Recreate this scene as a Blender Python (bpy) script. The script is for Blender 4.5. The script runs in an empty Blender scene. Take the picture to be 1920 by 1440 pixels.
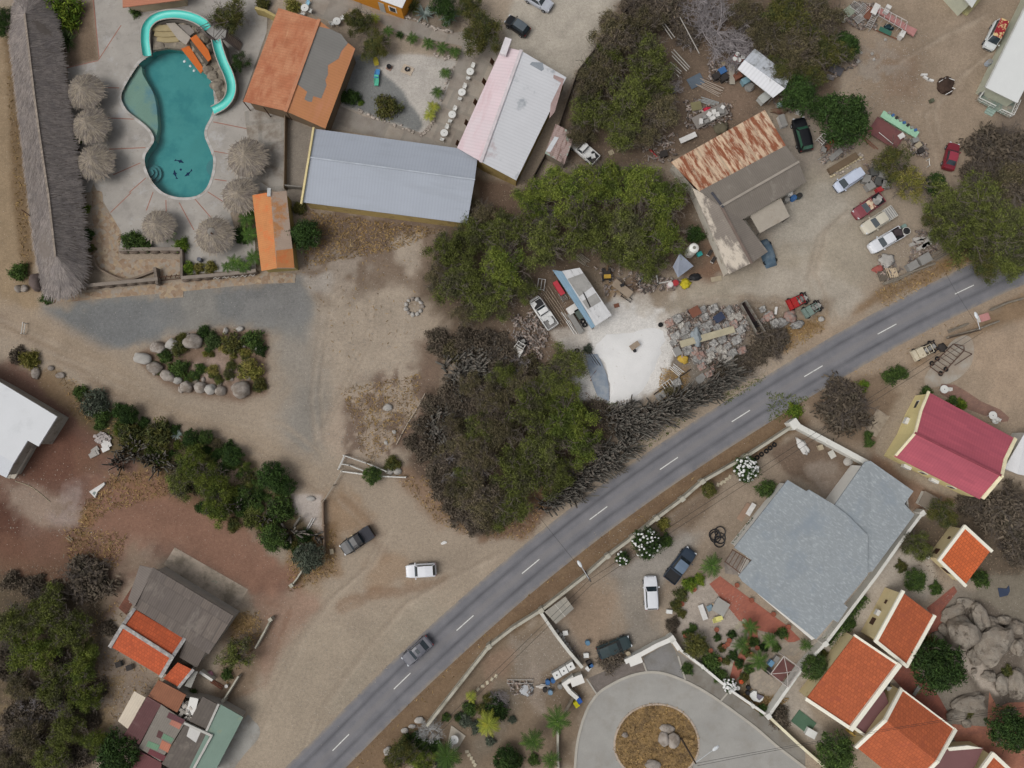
import bpy,bmesh,math,random
import numpy as np
from mathutils import Vector,Matrix,noise as mnoise
SC=bpy.context.scene
COL=SC.collection
HCAM=104.0
TILT=math.radians(5.0)
FPX=1333.0
cam_data=bpy.data.cameras.new("camera")
cam=bpy.data.objects.new("camera",cam_data)
COL.objects.link(cam)
cam.location=(0,0,HCAM)
cam.rotation_euler=(TILT,0,0)
cam_data.sensor_width=36.0
cam_data.lens=36.0*FPX/1920.0
cam_data.clip_start=1.0
cam_data.clip_end=6000.0
SC.camera=cam
SUN_EL,SUN_AZ=math.radians(56),math.radians(-112)
world=bpy.data.worlds.new("World")
SC.world=world
world.use_nodes=True
wn,wl=world.node_tree.nodes,world.node_tree.links
wn.clear()
sky=wn.new("ShaderNodeTexSky")
sky.sky_type='NISHITA'
sky.sun_disc=False
sky.sun_elevation=SUN_EL
sky.sun_rotation=SUN_AZ
sky.air_density=1.0
sky.dust_density=6.0
sky.ozone_density=1.0
hs=wn.new("ShaderNodeHueSaturation")
hs.inputs['Saturation'].default_value=0.25
bg=wn.new("ShaderNodeBackground")
bg.inputs['Strength'].default_value=0.15
out=wn.new("ShaderNodeOutputWorld")
wl.new(sky.outputs[0],hs.inputs['Color'])
wl.new(hs.outputs[0],bg.inputs['Color'])
wl.new(bg.outputs[0],out.inputs['Surface'])
sun_data=bpy.data.lights.new("sun",'SUN')
sun_data.energy=0.9
sun_data.angle=math.radians(35)
sun_data.color=(1.0,0.97,0.93)
sun=bpy.data.objects.new("sun",sun_data)
COL.objects.link(sun)
sd=Vector((math.sin(SUN_AZ)*math.cos(SUN_EL),math.cos(SUN_AZ)*math.cos(SUN_EL),math.sin(SUN_EL)))
sun.rotation_euler=sd.to_track_quat('Z','Y').to_euler()
SC.view_settings.view_transform='Standard'
SC.view_settings.look='None'
SC.view_settings.exposure=-0.33
SC.view_settings.gamma=1.0
SC.view_settings.use_curve_mapping=False
SC.cycles.max_bounces=6
SC.cycles.diffuse_bounces=4
SC.cycles.glossy_bounces=2
SC.cycles.transmission_bounces=2
SC.cycles.transparent_max_bounces=6
SC.cycles.caustics_reflective=False
SC.cycles.caustics_refractive=False
rnd=random.Random(7)
CT,ST=math.cos(TILT),math.sin(TILT)
def W(px,py,z=0.0):
 a,b=(px-960.0)/FPX,(720.0-py)/FPX
 dy,dz=b*CT+ST,b*ST-CT
 k=(z-HCAM)/dz
 return Vector((a*k,dy*k,z))
def to_px(x,y,z=0.0):
 zz=z-HCAM
 yc,zc=y*CT+zz*ST,-y*ST+zz*CT
 return 960.0+FPX*x/-zc,720.0-FPX*yc/-zc
def mpp(px,py,z=0.0):
 return(W(px+1,py,z)-W(px,py,z)).length
def t(c,r,*xy):
 """points read in a four-times enlarged quarter tile of the photograph"""
 return[(c*480+xy[i]/4.0,r*360+xy[i+1]/4.0)for i in range(0,len(xy),2)]
def zz(ox,oy,s,*xy):
 return[(ox+xy[i]/s,oy+xy[i+1]/s)for i in range(0,len(xy),2)]
def pp(*xy):
 return[(xy[i],xy[i+1])for i in range(0,len(xy),2)]
def WL(pts,z=0.0):
 return[W(p[0],p[1],z if len(p)<3 else p[2])for p in pts]
def ang(dx,dy):
 return math.atan2(-dy,dx)
def smooth(pts,n=6,closed=True):
 out,m=[],len(pts)
 rng=range(m)if closed else range(m-1)
 for i in rng:
  g=(lambda k:pts[k%m])if closed else(lambda k:pts[min(max(k,0),m-1)])
  p0,p1,p2,p3=g(i-1),g(i),g(i+1),g(i+2)
  for j in range(n):
   u=j/n
   out.append(tuple(0.5*(2*b+(c-a)*u+(2*a-5*b+4*c-d)*u*u+(3*b-a-3*c+d)*u**3)for a,b,c,d in zip(p0,p1,p2,p3)))
 if not closed:
  out.append(tuple(pts[-1]))
 return out
def lin(c):
 c=c/255.0
 return c/12.92 if c<=0.04045 else((c+0.055)/1.055)**2.4
def C(h):
 if isinstance(h,(tuple,list)):
  return(lin(h[0]),lin(h[1]),lin(h[2]))
 h=h.lstrip('#')
 return tuple(lin(int(h[i:i+2],16))for i in(0,2,4))
MATS={}
class NT:
 def __init__(s,m):
  s.n,s.l=m.node_tree.nodes,m.node_tree.links
  s.b=s.n["Principled BSDF"]
 def new(s,k,**kw):
  x=s.n.new(k)
  for a,v in kw.items():
   setattr(x,a,v)
  return x
 def mix(s,kind,fac,a,b):
  x=s.new("ShaderNodeMix",data_type='RGBA',blend_type=kind)
  for sock,v in((x.inputs[0],fac),(x.inputs[6],a),(x.inputs[7],b)):
   if isinstance(v,(int,float)):
    sock.default_value=v
   elif isinstance(v,tuple):
    sock.default_value=(*v[:3],1)
   else:
    s.l.new(v,sock)
  return x.outputs[2]
 def noise(s,vec,scale,detail=4.0,rough=0.6):
  x=s.new("ShaderNodeTexNoise")
  x.inputs['Scale'].default_value=scale
  x.inputs['Detail'].default_value=detail
  x.inputs['Roughness'].default_value=rough
  if vec is not None:
   s.l.new(vec,x.inputs['Vector'])
  return x.outputs['Fac']
 def ramp(s,fac,*stops):
  x=s.new("ShaderNodeValToRGB")
  e=x.color_ramp.elements
  while len(e)<len(stops):
   e.new(0.5)
  for i,(p,c)in enumerate(stops):
   e[i].position=p
   e[i].color=(*c,1)if isinstance(c,tuple)else(c,c,c,1)
  s.l.new(fac,x.inputs[0])
  return x.outputs[0]
 def vec(s,angle=0.0,scale=(1,1,1)):
  g=s.new("ShaderNodeNewGeometry")
  m=s.new("ShaderNodeMapping")
  m.inputs['Rotation'].default_value=(0,0,-angle)
  s.l.new(g.outputs['Position'],m.inputs['Vector'])
  if scale==(1,1,1):
   return m.outputs[0]
  m2=s.new("ShaderNodeMapping")
  m2 .inputs['Scale'].default_value=scale
  s.l.new(m.outputs[0],m2 .inputs['Vector'])
  return m2 .outputs[0]
def M(name,col=None,rough=0.85,var=0.14,scale=0.8,col2=None,lo=0.45,hi=0.62,fine=0.10,fscale=9.0,ribs=None,tiles=None,stain=None,metal=0.0,spec=0.3,bump=0.0,angle=0.0,stretch=(1,1,1),isl=0.0,col3=None,orand=0.0):
 """a procedural surface: base colour, broad and fine mottling, optional ribs / tiles / stains"""
 if name in MATS:
  return MATS[name]
 m=bpy.data.materials.new(name)
 m.use_nodes=True
 N=NT(m)
 c=C(col)
 pos=N.vec(angle,stretch)
 base=N.noise(pos,scale)
 dark=tuple(x*(1-var)for x in c)
 light=tuple(min(x*(1+var),1.0)for x in c)
 o=N.ramp(base,(0.3,dark),(0.72,light))
 if col2 is not None:
  n2=N.noise(pos,scale*0.7+0.13,5.0,0.65)
  o=N.mix('MIX',N.ramp(n2,(lo,0.0),(hi,1.0)),o,C(col2))
 if col3 is not None:
  n3=N.noise(N.vec(angle+0.4,stretch),scale*1.7+0.4,5.0,0.7)
  o=N.mix('MIX',N.ramp(n3,(lo+.03,0.0),(hi+.03,1.0)),o,C(col3))
 if tiles is not None:
  w,h,dk,ta=tiles
  br=N.new("ShaderNodeTexBrick")
  br.inputs['Scale'].default_value=1.0
  br.inputs['Brick Width'].default_value=w
  br.inputs['Row Height'].default_value=h
  br.inputs['Mortar Size'].default_value=min(w,h)*0.10
  br.inputs['Mortar Smooth'].default_value=0.4
  br.inputs['Color1'].default_value=(1.06,1.04,1.02,1)
  br.inputs['Color2'].default_value=(0.86,0.86,0.88,1)
  br.inputs['Mortar'].default_value=(dk,dk,dk,1)
  N.l.new(N.vec(ta),br.inputs['Vector'])
  o=N.mix('MULTIPLY',1.0,o,br.outputs[0])
 hgt=None
 if ribs is not None:
  ra,period,amt=ribs
  wv=N.new("ShaderNodeTexWave",wave_type='BANDS',bands_direction='X')
  wv.inputs['Scale'].default_value=0.314/period
  N.l.new(N.vec(ra),wv.inputs['Vector'])
  hgt=wv.outputs['Fac']
  o=N.mix('MULTIPLY',1.0,o,N.ramp(hgt,(0.0,1.0-amt),(0.6,1.0+amt*0.3)))
 if stain is not None:
  for(sc_,ss,l_,h_,sa,sstr)in([stain]if not isinstance(stain,list)else stain):
   ns=N.noise(N.vec(sa,sstr),ss,6.0,0.7)
   o=N.mix('MIX',N.ramp(ns,(l_,0.0),(h_,1.0)),o,C(sc_))
 if fine>0:
  f=N.noise(N.vec(0.3),fscale,3.0,0.7)
  o=N.mix('MULTIPLY',1.0,o,N.ramp(f,(0.3,1.0-fine),(0.7,1.0+fine)))
 if isl>0:
  g=N.new("ShaderNodeNewGeometry")
  o=N.mix('MULTIPLY',1.0,o,N.ramp(g.outputs['Random Per Island'],(0.0,1.0-isl),(1.0,1.0+isl)))
 if orand>0:
  g=N.new("ShaderNodeObjectInfo")
  o=N.mix('MULTIPLY',1.0,o,N.ramp(g.outputs['Random'],(0.0,1.0-orand),(1.0,1.0+orand)))
 N.l.new(o,N.b.inputs['Base Color'])
 N.b.inputs['Roughness'].default_value=rough
 N.b.inputs['Metallic'].default_value=metal
 N.b.inputs['Specular IOR Level'].default_value=spec
 if bump>0:
  bp=N.new("ShaderNodeBump")
  bp.inputs['Strength'].default_value=bump
  bp.inputs['Distance'].default_value=0.08
  N.l.new(hgt if hgt is not None else N.noise(N.vec(0.1),fscale*0.6,5.0),bp.inputs['Height'])
  N.l.new(bp.outputs[0],N.b.inputs['Normal'])
 MATS[name]=m
 return m
def leafmat(name,cols,rough=0.9,nscale=0.5,isl=0.35,orand=0.15):
 """foliage: colour clumps in space, a different shade per leaf and per plant"""
 if name in MATS:
  return MATS[name]
 m=bpy.data.materials.new(name)
 m.use_nodes=True
 N=NT(m)
 pos=N.vec(0.2)
 k=len(cols)
 o=N.ramp(N.noise(pos,nscale,3.0,0.7),*[(0.30+0.42*i/max(k-1,1),C(c))for i,c in enumerate(cols)])
 g=N.new("ShaderNodeNewGeometry")
 o=N.mix('MULTIPLY',1.0,o,N.ramp(g.outputs['Random Per Island'],(0.0,1.0-isl),(1.0,1.0+isl)))
 oi=N.new("ShaderNodeObjectInfo")
 o=N.mix('MULTIPLY',1.0,o,N.ramp(oi.outputs['Random'],(0.0,1.0-orand),(1.0,1.0+orand)))
 N.l.new(o,N.b.inputs['Base Color'])
 N.b.inputs['Roughness'].default_value=rough
 N.b.inputs['Specular IOR Level'].default_value=0.15
 MATS[name]=m
 return m
_ico={}
def ico(n):
 if n not in _ico:
  b=bmesh.new()
  bmesh.ops.create_icosphere(b,subdivisions=n,radius=1.0)
  b.verts.index_update()
  _ico[n]=([v.co.copy()for v in b.verts],[[v.index for v in f.verts]for f in b.faces])
  b.free()
 return _ico[n]
class MB:
 def __init__(s):
  s.v,s.f=[],[]
 def add(s,vs,fs):
  o=len(s.v)
  s.v+=[Vector(v)for v in vs]
  s.f+=[[i+o for i in f]for f in fs]
  return s
 def box(s,c,d,rz=0.0,top=1.0,tilt=None):
  x,y,z=d[0]/2,d[1]/2,d[2]/2
  m=Matrix.Rotation(rz,3,'Z')
  if tilt:
   m=m@Matrix.Rotation(tilt[0],3,'X')@Matrix.Rotation(tilt[1],3,'Y')
  vs=[]
  for k,sz in((1.0,-z),(top,z)):
   vs+=[m@Vector((sx*x*k,sy*y*k,sz))+Vector(c)for sx,sy in((-1,-1),(1,-1),(1,1),(-1,1))]
  return s.add(vs,[[3,2,1,0],[4,5,6,7],[0,1,5,4],[1,2,6,5],[2,3,7,6],[3,0,4,7]])
 def prism(s,poly,z0,z1,top=None):
  """poly: xy(z) points; z1 number or list of heights"""
  n=len(poly)
  p=[Vector((q[0],q[1],z0))for q in poly]
  a=sum((p[i].x*p[(i+1)%n].y-p[(i+1)%n].x*p[i].y)for i in range(n))
  tp=top or poly
  z1=z1 if isinstance(z1,(list,tuple))else[z1]*n
  q=[Vector((tp[i][0],tp[i][1],z1[i]))for i in range(n)]
  if a<0:
   p.reverse();q.reverse()
  return s.add(p+q,[list(range(n-1,-1,-1)),list(range(n,2*n))]+[[i,(i+1)%n,n+(i+1)%n,n+i]for i in range(n)])
 def slab(s,pts,th):
  """polygon in space (counted from above) with a thickness downwards"""
  n=len(pts)
  p=[Vector(q)for q in pts]
  a=sum((p[i].x*p[(i+1)%n].y-p[(i+1)%n].x*p[i].y)for i in range(n))
  if a<0:
   p.reverse()
  q=[v-Vector((0,0,th))for v in p]
  return s.add(q+p,[list(range(n-1,-1,-1)),list(range(n,2*n))]+[[i,(i+1)%n,n+(i+1)%n,n+i]for i in range(n)])
 def tube(s,pts,r,n=6,cap=True):
  pts=[Vector(p)for p in pts]
  m=len(pts)
  rs=r if isinstance(r,(list,tuple))else[r]*m
  vs,fs=[],[]
  up=Vector((0,0,1))
  for i,p in enumerate(pts):
   d=(pts[min(i+1,m-1)]-pts[max(i-1,0)])
   d=d.normalized()if d.length>1e-9 else Vector((0,0,1))
   a=d.cross(up if abs(d.z)<0.95 else Vector((1,0,0))).normalized()
   b=a.cross(d)
   for k in range(n):
    th=2*math.pi*k/n
    vs.append(p+(a*math.cos(th)+b*math.sin(th))*rs[i])
  for i in range(m-1):
   for k in range(n):
    fs.append([i*n+k,i*n+(k+1)%n,(i+1)*n+(k+1)%n,(i+1)*n+k])
  if cap:
   fs+=[list(range(n))[::-1],list(range((m-1)*n,m*n))]
  return s.add(vs,fs)
 def lathe(s,c,prof,n=14,cap=True):
  c=Vector(c)
  vs,fs=[],[]
  for r,z in prof:
   for k in range(n):
    a=2*math.pi*k/n
    vs.append(c+Vector((r*math.cos(a),r*math.sin(a),z)))
  for i in range(len(prof)-1):
   for k in range(n):
    fs.append([i*n+k,i*n+(k+1)%n,(i+1)*n+(k+1)%n,(i+1)*n+k])
  if cap:
   fs+=[list(range(n))[::-1],list(range((len(prof)-1)*n,len(prof)*n))]
  return s.add(vs,fs)
 def blob(s,c,r,seed=0,n=2,amp=0.18,freq=1.2,rz=0.0,flat=None):
  vs,fs=ico(n)
  o=Vector((seed*3.7,seed*1.9,seed*5.3))
  m=Matrix.Rotation(rz,3,'Z')
  res=[]
  for v in vs:
   k=1+amp*mnoise.noise(v*freq+o)*1.6+amp*.5*mnoise.noise(v*freq*2.3+o)
   p=Vector((v.x*r[0]*k,v.y*r[1]*k,v.z*r[2]*k))
   if flat is not None:
    p.z=max(p.z,flat)
   res.append(m@p+Vector(c))
  return s.add(res,fs)
 def torus(s,c,R,r,n=14,k=6,squash=1.0):
  vs,fs=[],[]
  for i in range(n):
   a=2*math.pi*i/n
   for j in range(k):
    b=2*math.pi*j/k
    q=R+r*math.cos(b)
    vs.append(Vector((q*math.cos(a),q*math.sin(a),r*squash*math.sin(b)))+Vector(c))
  for i in range(n):
   for j in range(k):
    fs.append([i*k+j,((i+1)%n)*k+j,((i+1)%n)*k+(j+1)%k,i*k+(j+1)%k])
  return s.add(vs,fs)
 def strip(s,pts,w,z=None):
  """a flat ribbon along points"""
  p=[Vector((q[0],q[1],q[2]if z is None else z))for q in pts]
  m=len(p)
  ws=w if isinstance(w,(list,tuple))else[w]*m
  vs=[]
  for i in range(m):
   d=p[min(i+1,m-1)]-p[max(i-1,0)]
   d.z=0
   d.normalize()
   nrm=Vector((-d.y,d.x,0))*ws[i]/2
   vs+=[p[i]-nrm,p[i]+nrm]
  return s.add(vs,[[2*i,2*i+2,2*i+3,2*i+1]for i in range(m-1)])
 def wall(s,pts,w,z0,z1):
  """an upright wall with mitred corners along a line of points"""
  p=[Vector((q[0],q[1],0))for q in pts]
  m=len(p)
  L,R=[],[]
  for i in range(m):
   d0=(p[i]-p[i-1]).normalized()if i else(p[1]-p[0]).normalized()
   d1=(p[i+1]-p[i]).normalized()if i<m-1 else d0
   n0,n1=Vector((-d0 .y,d0 .x,0)),Vector((-d1 .y,d1 .x,0))
   b=(n0+n1)
   b=b.normalized()if b.length>1e-6 else n0
   k=w/2/max(b.dot(n0),0.5)
   L.append(p[i]+b*k);R.append(p[i]-b*k)
  for i in range(m-1):
   q=[R[i],R[i+1],L[i+1],L[i]]
   s.add([(v.x,v.y,z0)for v in q]+[(v.x,v.y,z1)for v in q],[[3,2,1,0],[4,5,6,7],[0,1,5,4],[2,3,7,6]]+([[3,0,4,7]]if i==0 else[])+([[1,2,6,5]]if i==m-2 else[]))
  return s
 def build(s,name,mat,parent=None,smooth=False):
  me=bpy.data.meshes.new(name)
  off=parent_world(parent)if parent else Vector((0,0,0))
  me.from_pydata([v-off for v in s.v],[],s.f)
  me.materials.append(mat)
  if smooth:
   me.polygons.foreach_set("use_smooth",[True]*len(me.polygons))
  me.update()
  return link(name,me,parent)
def parent_world(o):
 v=Vector((0,0,0))
 while o:
  v+=o.location
  o=o.parent
 return v
def link(name,me,parent=None):
 o=bpy.data.objects.new(name,me)
 COL.objects.link(o)
 o.parent=parent
 return o
def tag(o,label=None,cat=None,group=None,kind=None):
 if label:o['label']=label
 if cat:o['category']=cat
 if group:o['group']=group
 if kind:o['kind']=kind
 return o
def thing(name,label,cat,loc=(0,0,0),rz=0.0,group=None):
 o=bpy.data.objects.new(name,None)
 COL.objects.link(o)
 o.empty_display_size=0.3
 o.location=loc
 o.rotation_euler=(0,0,rz)
 return tag(o,label,cat,group,'thing')
def origin_to(o,p):
 """move a one-mesh thing's origin to its base"""
 p=Vector(p)
 o.data.transform(Matrix.Translation(-p))
 o.location=p
 return o
def solo(mb,name,mat,label,cat,group=None,smooth=False,base=None):
 o=mb.build(name,mat,smooth=smooth)
 tag(o,label,cat,group,'thing')
 if base is None:
  n=len(mb.v)
  base=(sum(v.x for v in mb.v)/n,sum(v.y for v in mb.v)/n,min(v.z for v in mb.v))
 return origin_to(o,base)
def setmat(o,m):
 o.material_slots[0].link='OBJECT'
 o.material_slots[0].material=m
def kids(o):
 return[c for c in COL.objects if c.parent is o]if False else list(o.children)
def dup(o,loc=None,rz=None,scale=None,label=None,group=None,parent=None):
 c=o.copy()
 COL.objects.link(c)
 if parent is not None:
  c.parent=parent
 if loc is not None:c.location=loc
 if rz is not None:c.rotation_euler=(0,0,rz)
 if scale is not None:c.scale=scale if isinstance(scale,(tuple,list))else(scale,)*3
 if label:c['label']=label
 if group:c['group']=group
 for ch in o.children:
  dup(ch,parent=c)
 return c
ORD=["nearest","second nearest","third nearest","fourth nearest","fifth nearest","sixth nearest","seventh nearest","eighth nearest","ninth nearest","tenth nearest","eleventh nearest","twelfth nearest","thirteenth nearest","fourteenth nearest","fifteenth nearest","sixteenth nearest","seventeenth nearest","eighteenth nearest","nineteenth nearest","twentieth nearest"]
def ranked(objs,base,what,at):
 """labels that tell like things apart by their distance from something one can find"""
 p=W(*at)
 for i,o in enumerate(sorted(objs,key=lambda o:(o.location.xy-p.xy).length)):
  o['label']=f"{base}, {ORD[i] if i < len(objs) - 1 or i == 0 else 'farthest'} {'to' if i < len(objs) - 1 or i == 0 else 'from'} {what}"
def sheet(name,outer,z,mat,holes=(),kind='structure',parent=None,label=None,cat=None):
 b=bmesh.new()
 edges=[]
 for loop in[outer,*holes]:
  vs=[b.verts.new(W(p[0],p[1],z))for p in loop]
  edges+=[b.edges.new((vs[i],vs[(i+1)%len(vs)]))for i in range(len(vs))]
 bmesh.ops.triangle_fill(b,use_beauty=True,use_dissolve=False,edges=edges)
 b.normal_update()
 for f in b.faces:
  if f.normal.z<0:
   f.normal_flip()
 if parent:
  bmesh.ops.translate(b,verts=b.verts[:],vec=-parent_world(parent))
 me=bpy.data.meshes.new(name)
 b.to_mesh(me)
 b.free()
 me.materials.append(mat)
 o=link(name,me,parent)
 if parent is None:
  tag(o,label,cat,kind=kind)
 return o
POOL=smooth(t(0,0,1085,435,1035,478,960,590,908,690,903,750,945,832,1040,910,1115,975,1148,1045,1125,1095,1088,1150,1076,1205,1090,1275,1130,1360,1195,1435)+t(0,1,1270,35,1370,52,1480,38)+t(0,0,1560,1412,1603,1290,1610,1190,1582,1110,1546,1020,1552,960,1592,880,1618,790,1612,690,1590,600,1530,530,1450,440,1370,372,1260,358,1150,385),5)
ROADC=smooth(pp(420,1620,520,1512,639,1392,754,1277,872,1168,995,1062,1122,962,1254,868,1389,780,1525,696,1663,617,1808,543,1960,475,2130,405,2330,330),8,False)
def vnoise(x,y,s,seed):
 r=np.random.RandomState(seed).rand(256,256)
 fx,fy=x/s,y/s
 ix,iy=np.floor(fx).astype(int),np.floor(fy).astype(int)
 u,v=fx-ix,fy-iy
 u,v=u*u*(3-2*u),v*v*(3-2*v)
 a,b,c,d=r[iy%256,ix%256],r[iy%256,(ix+1)%256],r[(iy+1)%256,ix%256],r[(iy+1)%256,(ix+1)%256]
 return(a*(1-u)+b*u)*(1-v)+(c*(1-u)+d*u)*v-0.5
def fbm(x,y,s,seed):
 return vnoise(x,y,s,seed)+.5*vnoise(x,y,s/2.1,seed+1)+.25*vnoise(x,y,s/4.3,seed+2)+.12*vnoise(x,y,s/8.7,seed+3)
def sdist(px,py,poly):
 n=len(poly)
 d=np.full(px.shape,1e9)
 inside=np.zeros(px.shape,bool)
 for i in range(n):
  x0,y0=poly[i];x1,y1=poly[(i+1)%n]
  ex,ey=x1-x0,y1-y0
  L=ex*ex+ey*ey+1e-9
  u=np.clip(((px-x0)*ex+(py-y0)*ey)/L,0,1)
  d=np.minimum(d,(px-x0-u*ex)**2+(py-y0-u*ey)**2)
  c=(y0>py)!=(y1>py)
  with np.errstate(divide='ignore',invalid='ignore'):
   inside^=c&(px<(x1-x0)*(py-y0)/(y1-y0+1e-12)+x0)
 d=np.sqrt(d)
 return np.where(inside,d,-d)
def ldist(px,py,pts):
 d=np.full(px.shape,1e9)
 for(x0,y0),(x1,y1)in zip(pts[:-1],pts[1:]):
  ex,ey=x1-x0,y1-y0
  u=np.clip(((px-x0)*ex+(py-y0)*ey)/(ex*ex+ey*ey+1e-9),0,1)
  d=np.minimum(d,(px-x0-u*ex)**2+(py-y0-u*ey)**2)
 return np.sqrt(d)
gx=np.concatenate([[-2600,-900,-400,-220,-140,-104],np.arange(-90,90.1,0.34),[104,140,220,400,900,2600]])
gy=np.concatenate([[-2600,-900,-400,-180,-90,-66],np.arange(-54,82.1,0.34),[96,130,220,400,900,2600]])
XX,YY=np.meshgrid(gx,gy)
X,Y=XX.ravel(),YY.ravel()
zc=Y*0+HCAM*CT+Y*ST
zc=np.maximum(HCAM*CT+Y*ST,20)
PXs=960+FPX*X/zc
PYs=720-FPX*(Y*CT-HCAM*ST)/zc
far=(np.abs(X)>95)|(Y>85)|(Y<-58)
PXs=np.where(far,-4000,PXs)
nA=fbm(X,Y,9.0,11)
nB=fbm(X,Y,3.2,31)
nC=fbm(X,Y,1.5,51)
col=np.zeros((len(X),3))+np.array(C((150,136,119)))
col*=(1+0.16*nA+0.10*nB)[:,None]
def paint(poly,c,soft=14,warp=14,op=1.0,patch=0.0,seed=0,line=None):
 """lay a soil of its own colour over an area (soft: width of the transition in photo pixels)"""
 global col
 xs,ys=[p[0]for p in poly],[p[1]for p in poly]
 mg=soft*2+warp*2+(line or 0)+6
 k=np.nonzero((PXs>min(xs)-mg)&(PXs<max(xs)+mg)&(PYs>min(ys)-mg)&(PYs<max(ys)+mg))[0]
 if not len(k):
  return
 d=(line-ldist(PXs[k],PYs[k],poly))if line else sdist(PXs[k],PYs[k],poly)
 d=d+warp*(1.2*nB[k]+1.0*nC[k]+0.8*nA[k])
 a=np.clip((d+soft)/(2*soft),0,1)
 a=a*a*(3-2*a)*op
 if patch:
  a=a*np.clip(0.5+patch*2.2*(nC[k]+nB[k]*.8+vnoise(X[k],Y[k],2.2,90+seed)*.8+vnoise(X[k],Y[k],.9,70+seed)*1.3)+(1-patch)*.3,0,1)
 cc=np.array(C(c))[None,:]*(1+0.14*nA[k]+0.16*nC[k])[:,None]
 col[k]=col[k]*(1-a[:,None])+cc*a[:,None]
paint(pp(985,-80,1220,-80,1190,30,1085,140,1060,185,950,80,960,10),(163,155,142),10,8)
paint(pp(1010,-60,1180,-60,1100,60,1020,90),(170,162,149),30,20,.7)
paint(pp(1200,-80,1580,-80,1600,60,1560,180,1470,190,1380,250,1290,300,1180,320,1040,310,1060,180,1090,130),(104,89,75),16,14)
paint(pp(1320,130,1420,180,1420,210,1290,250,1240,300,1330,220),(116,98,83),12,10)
paint(pp(1590,-80,2010,-80,2010,330,1860,340,1730,350,1560,330,1600,200),(141,125,107),24,16)
paint(pp(1640,100,1730,90,1730,180,1650,190),(126,106,88),26,20,.8)
paint(pp(1600,120,1660,90,1700,130,1640,180),(140,132,122),20,20,.6,.8,2)
paint(pp(1780,20,1860,60,1800,180,1730,200,1740,120),(148,132,114),24,20,.7)
paint(pp(1900,150,1990,150,1990,480,1800,480,1770,380,1850,300),(116,103,90),22,16)
paint(pp(1290,300,1520,220,1560,320,1500,420,1440,450,1380,520,1280,520),(140,130,118),18,12)
paint(pp(1500,330,1600,290,1640,420,1650,500,1560,600,1430,620,1240,600,1230,560,1330,530,1440,490),(152,142,126),20,16)
paint(pp(1420,400,1560,340,1600,400,1500,470,1440,470),(157,150,138),20,14,.8)
paint(pp(1380,540,1460,500,1560,520,1640,560,1560,610,1440,590),(163,154,141),18,18,.7)
paint(pp(1300,560,1440,575,1440,600,1290,600),(166,155,142),14,10,.7)
paint(pp(1640,540,1740,505,1800,460,1850,450,1830,470,1740,530,1660,568,1600,590),(124,101,76),10,8,.9)
paint(pp(1760,495,1850,450,1850,480,1780,510),(132,102,56),10,10,.7)
paint(pp(1050,470,1250,500,1260,560,1180,600,1080,560),(133,119,102),18,14)
paint(pp(1150,530,1200,510,1210,560,1170,590,1140,570),(112,92,76),12,10,.8)
paint(pp(1285,440,1330,450,1360,500,1330,530,1280,510),(112,86,68),8,8,.9)
paint(pp(1140,520,1180,560,1170,595,1140,590),(150,125,92),10,8,.7)
paint(pp(940,560,1090,520,1100,620,1060,720,930,740,900,640),(108,92,78),14,14)
paint(pp(1085,640,1150,590,1240,580,1270,640,1230,720,1150,760,1090,720),(186,178,168),12,10)
paint(pp(1240,590,1400,570,1440,600,1420,700,1330,740,1240,740),(122,113,102),12,10)
paint(pp(1240,680,1290,690,1300,760,1230,770),(130,104,72),12,12,.8)
paint(pp(1100,700,1180,760,1180,800,1100,760),(140,126,110),10,10)
paint(pp(1390,560,1560,560,1545,605,1480,640,1400,700,1395,640),(128,114,98),12,12)
paint(pp(1470,610,1550,590,1545,620,1470,660),(136,106,66),8,8,.8)
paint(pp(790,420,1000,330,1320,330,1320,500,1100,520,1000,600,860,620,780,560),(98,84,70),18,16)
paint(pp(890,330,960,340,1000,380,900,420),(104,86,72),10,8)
paint(pp(560,385,880,425,830,470,790,520,760,580,600,600,560,520),(121,105,90),22,18)
paint(pp(570,395,780,420,740,470,640,480,570,480),(107,90,78),22,22,.8)
paint(pp(570,490,640,470,700,500,640,560,580,560),(150,139,126),14,18,.7,.6,3)
paint(pp(735,450,785,440,790,500,770,515,740,480),(163,150,134),10,8,.9)
paint(pp(560,515,620,510,620,550,570,560),(160,153,144),8,10,.7)
paint(pp(560,560,760,540,800,640,790,720,700,800,600,880,520,820,520,640),(153,140,124),26,20)
paint(pp(600,590,740,560,760,680,650,720),(160,146,129),30,22,.7)
paint(pp(76,575,340,548,560,520,590,560,570,640,470,610,330,615,240,650,190,650,130,620),(116,117,115),16,12)
paint(pp(100,590,300,570,300,640,200,650),(104,106,106),18,14,.8)
paint(pp(300,560,400,545,400,610,330,620),(122,119,113),20,18,.7)
paint(pp(420,545,560,525,580,580,500,600),(106,106,106),18,12,.8)
paint(pp(500,640,560,640,590,760,580,860,540,830,520,700),(140,131,119),26,20,.8)
paint(pp(545,740,600,700,630,780,600,860,560,830),(125,119,110),18,18,.7)
paint(pp(-90,560,40,590,180,660,260,730,420,800,560,880,640,950,600,930,430,850,250,780,140,700,60,640,-90,600),(138,122,104),10,10)
paint(pp(-90,400,0,400,60,570,200,650,300,740,560,850,620,900,560,880,280,775,120,680,0,620,-90,620),(148,132,113),14,10,.8)
paint(pp(-10,590,60,640,150,690,240,760),(98,80,66),5,6,.35,line=4)
paint(pp(-60,20,20,20,60,360,60,520,70,570,0,560,-60,500),(141,122,97),14,12)
paint(pp(15,80,45,250,60,480,68,540,40,520,20,300),(106,86,62),8,8,.8)
paint(pp(640,730,800,690,800,780,740,880,640,860,600,820),(158,142,125),14,14)
paint(pp(640,720,800,680,800,770,740,880,650,860),(112,95,82),14,14,.95,1.0,5)
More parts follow.
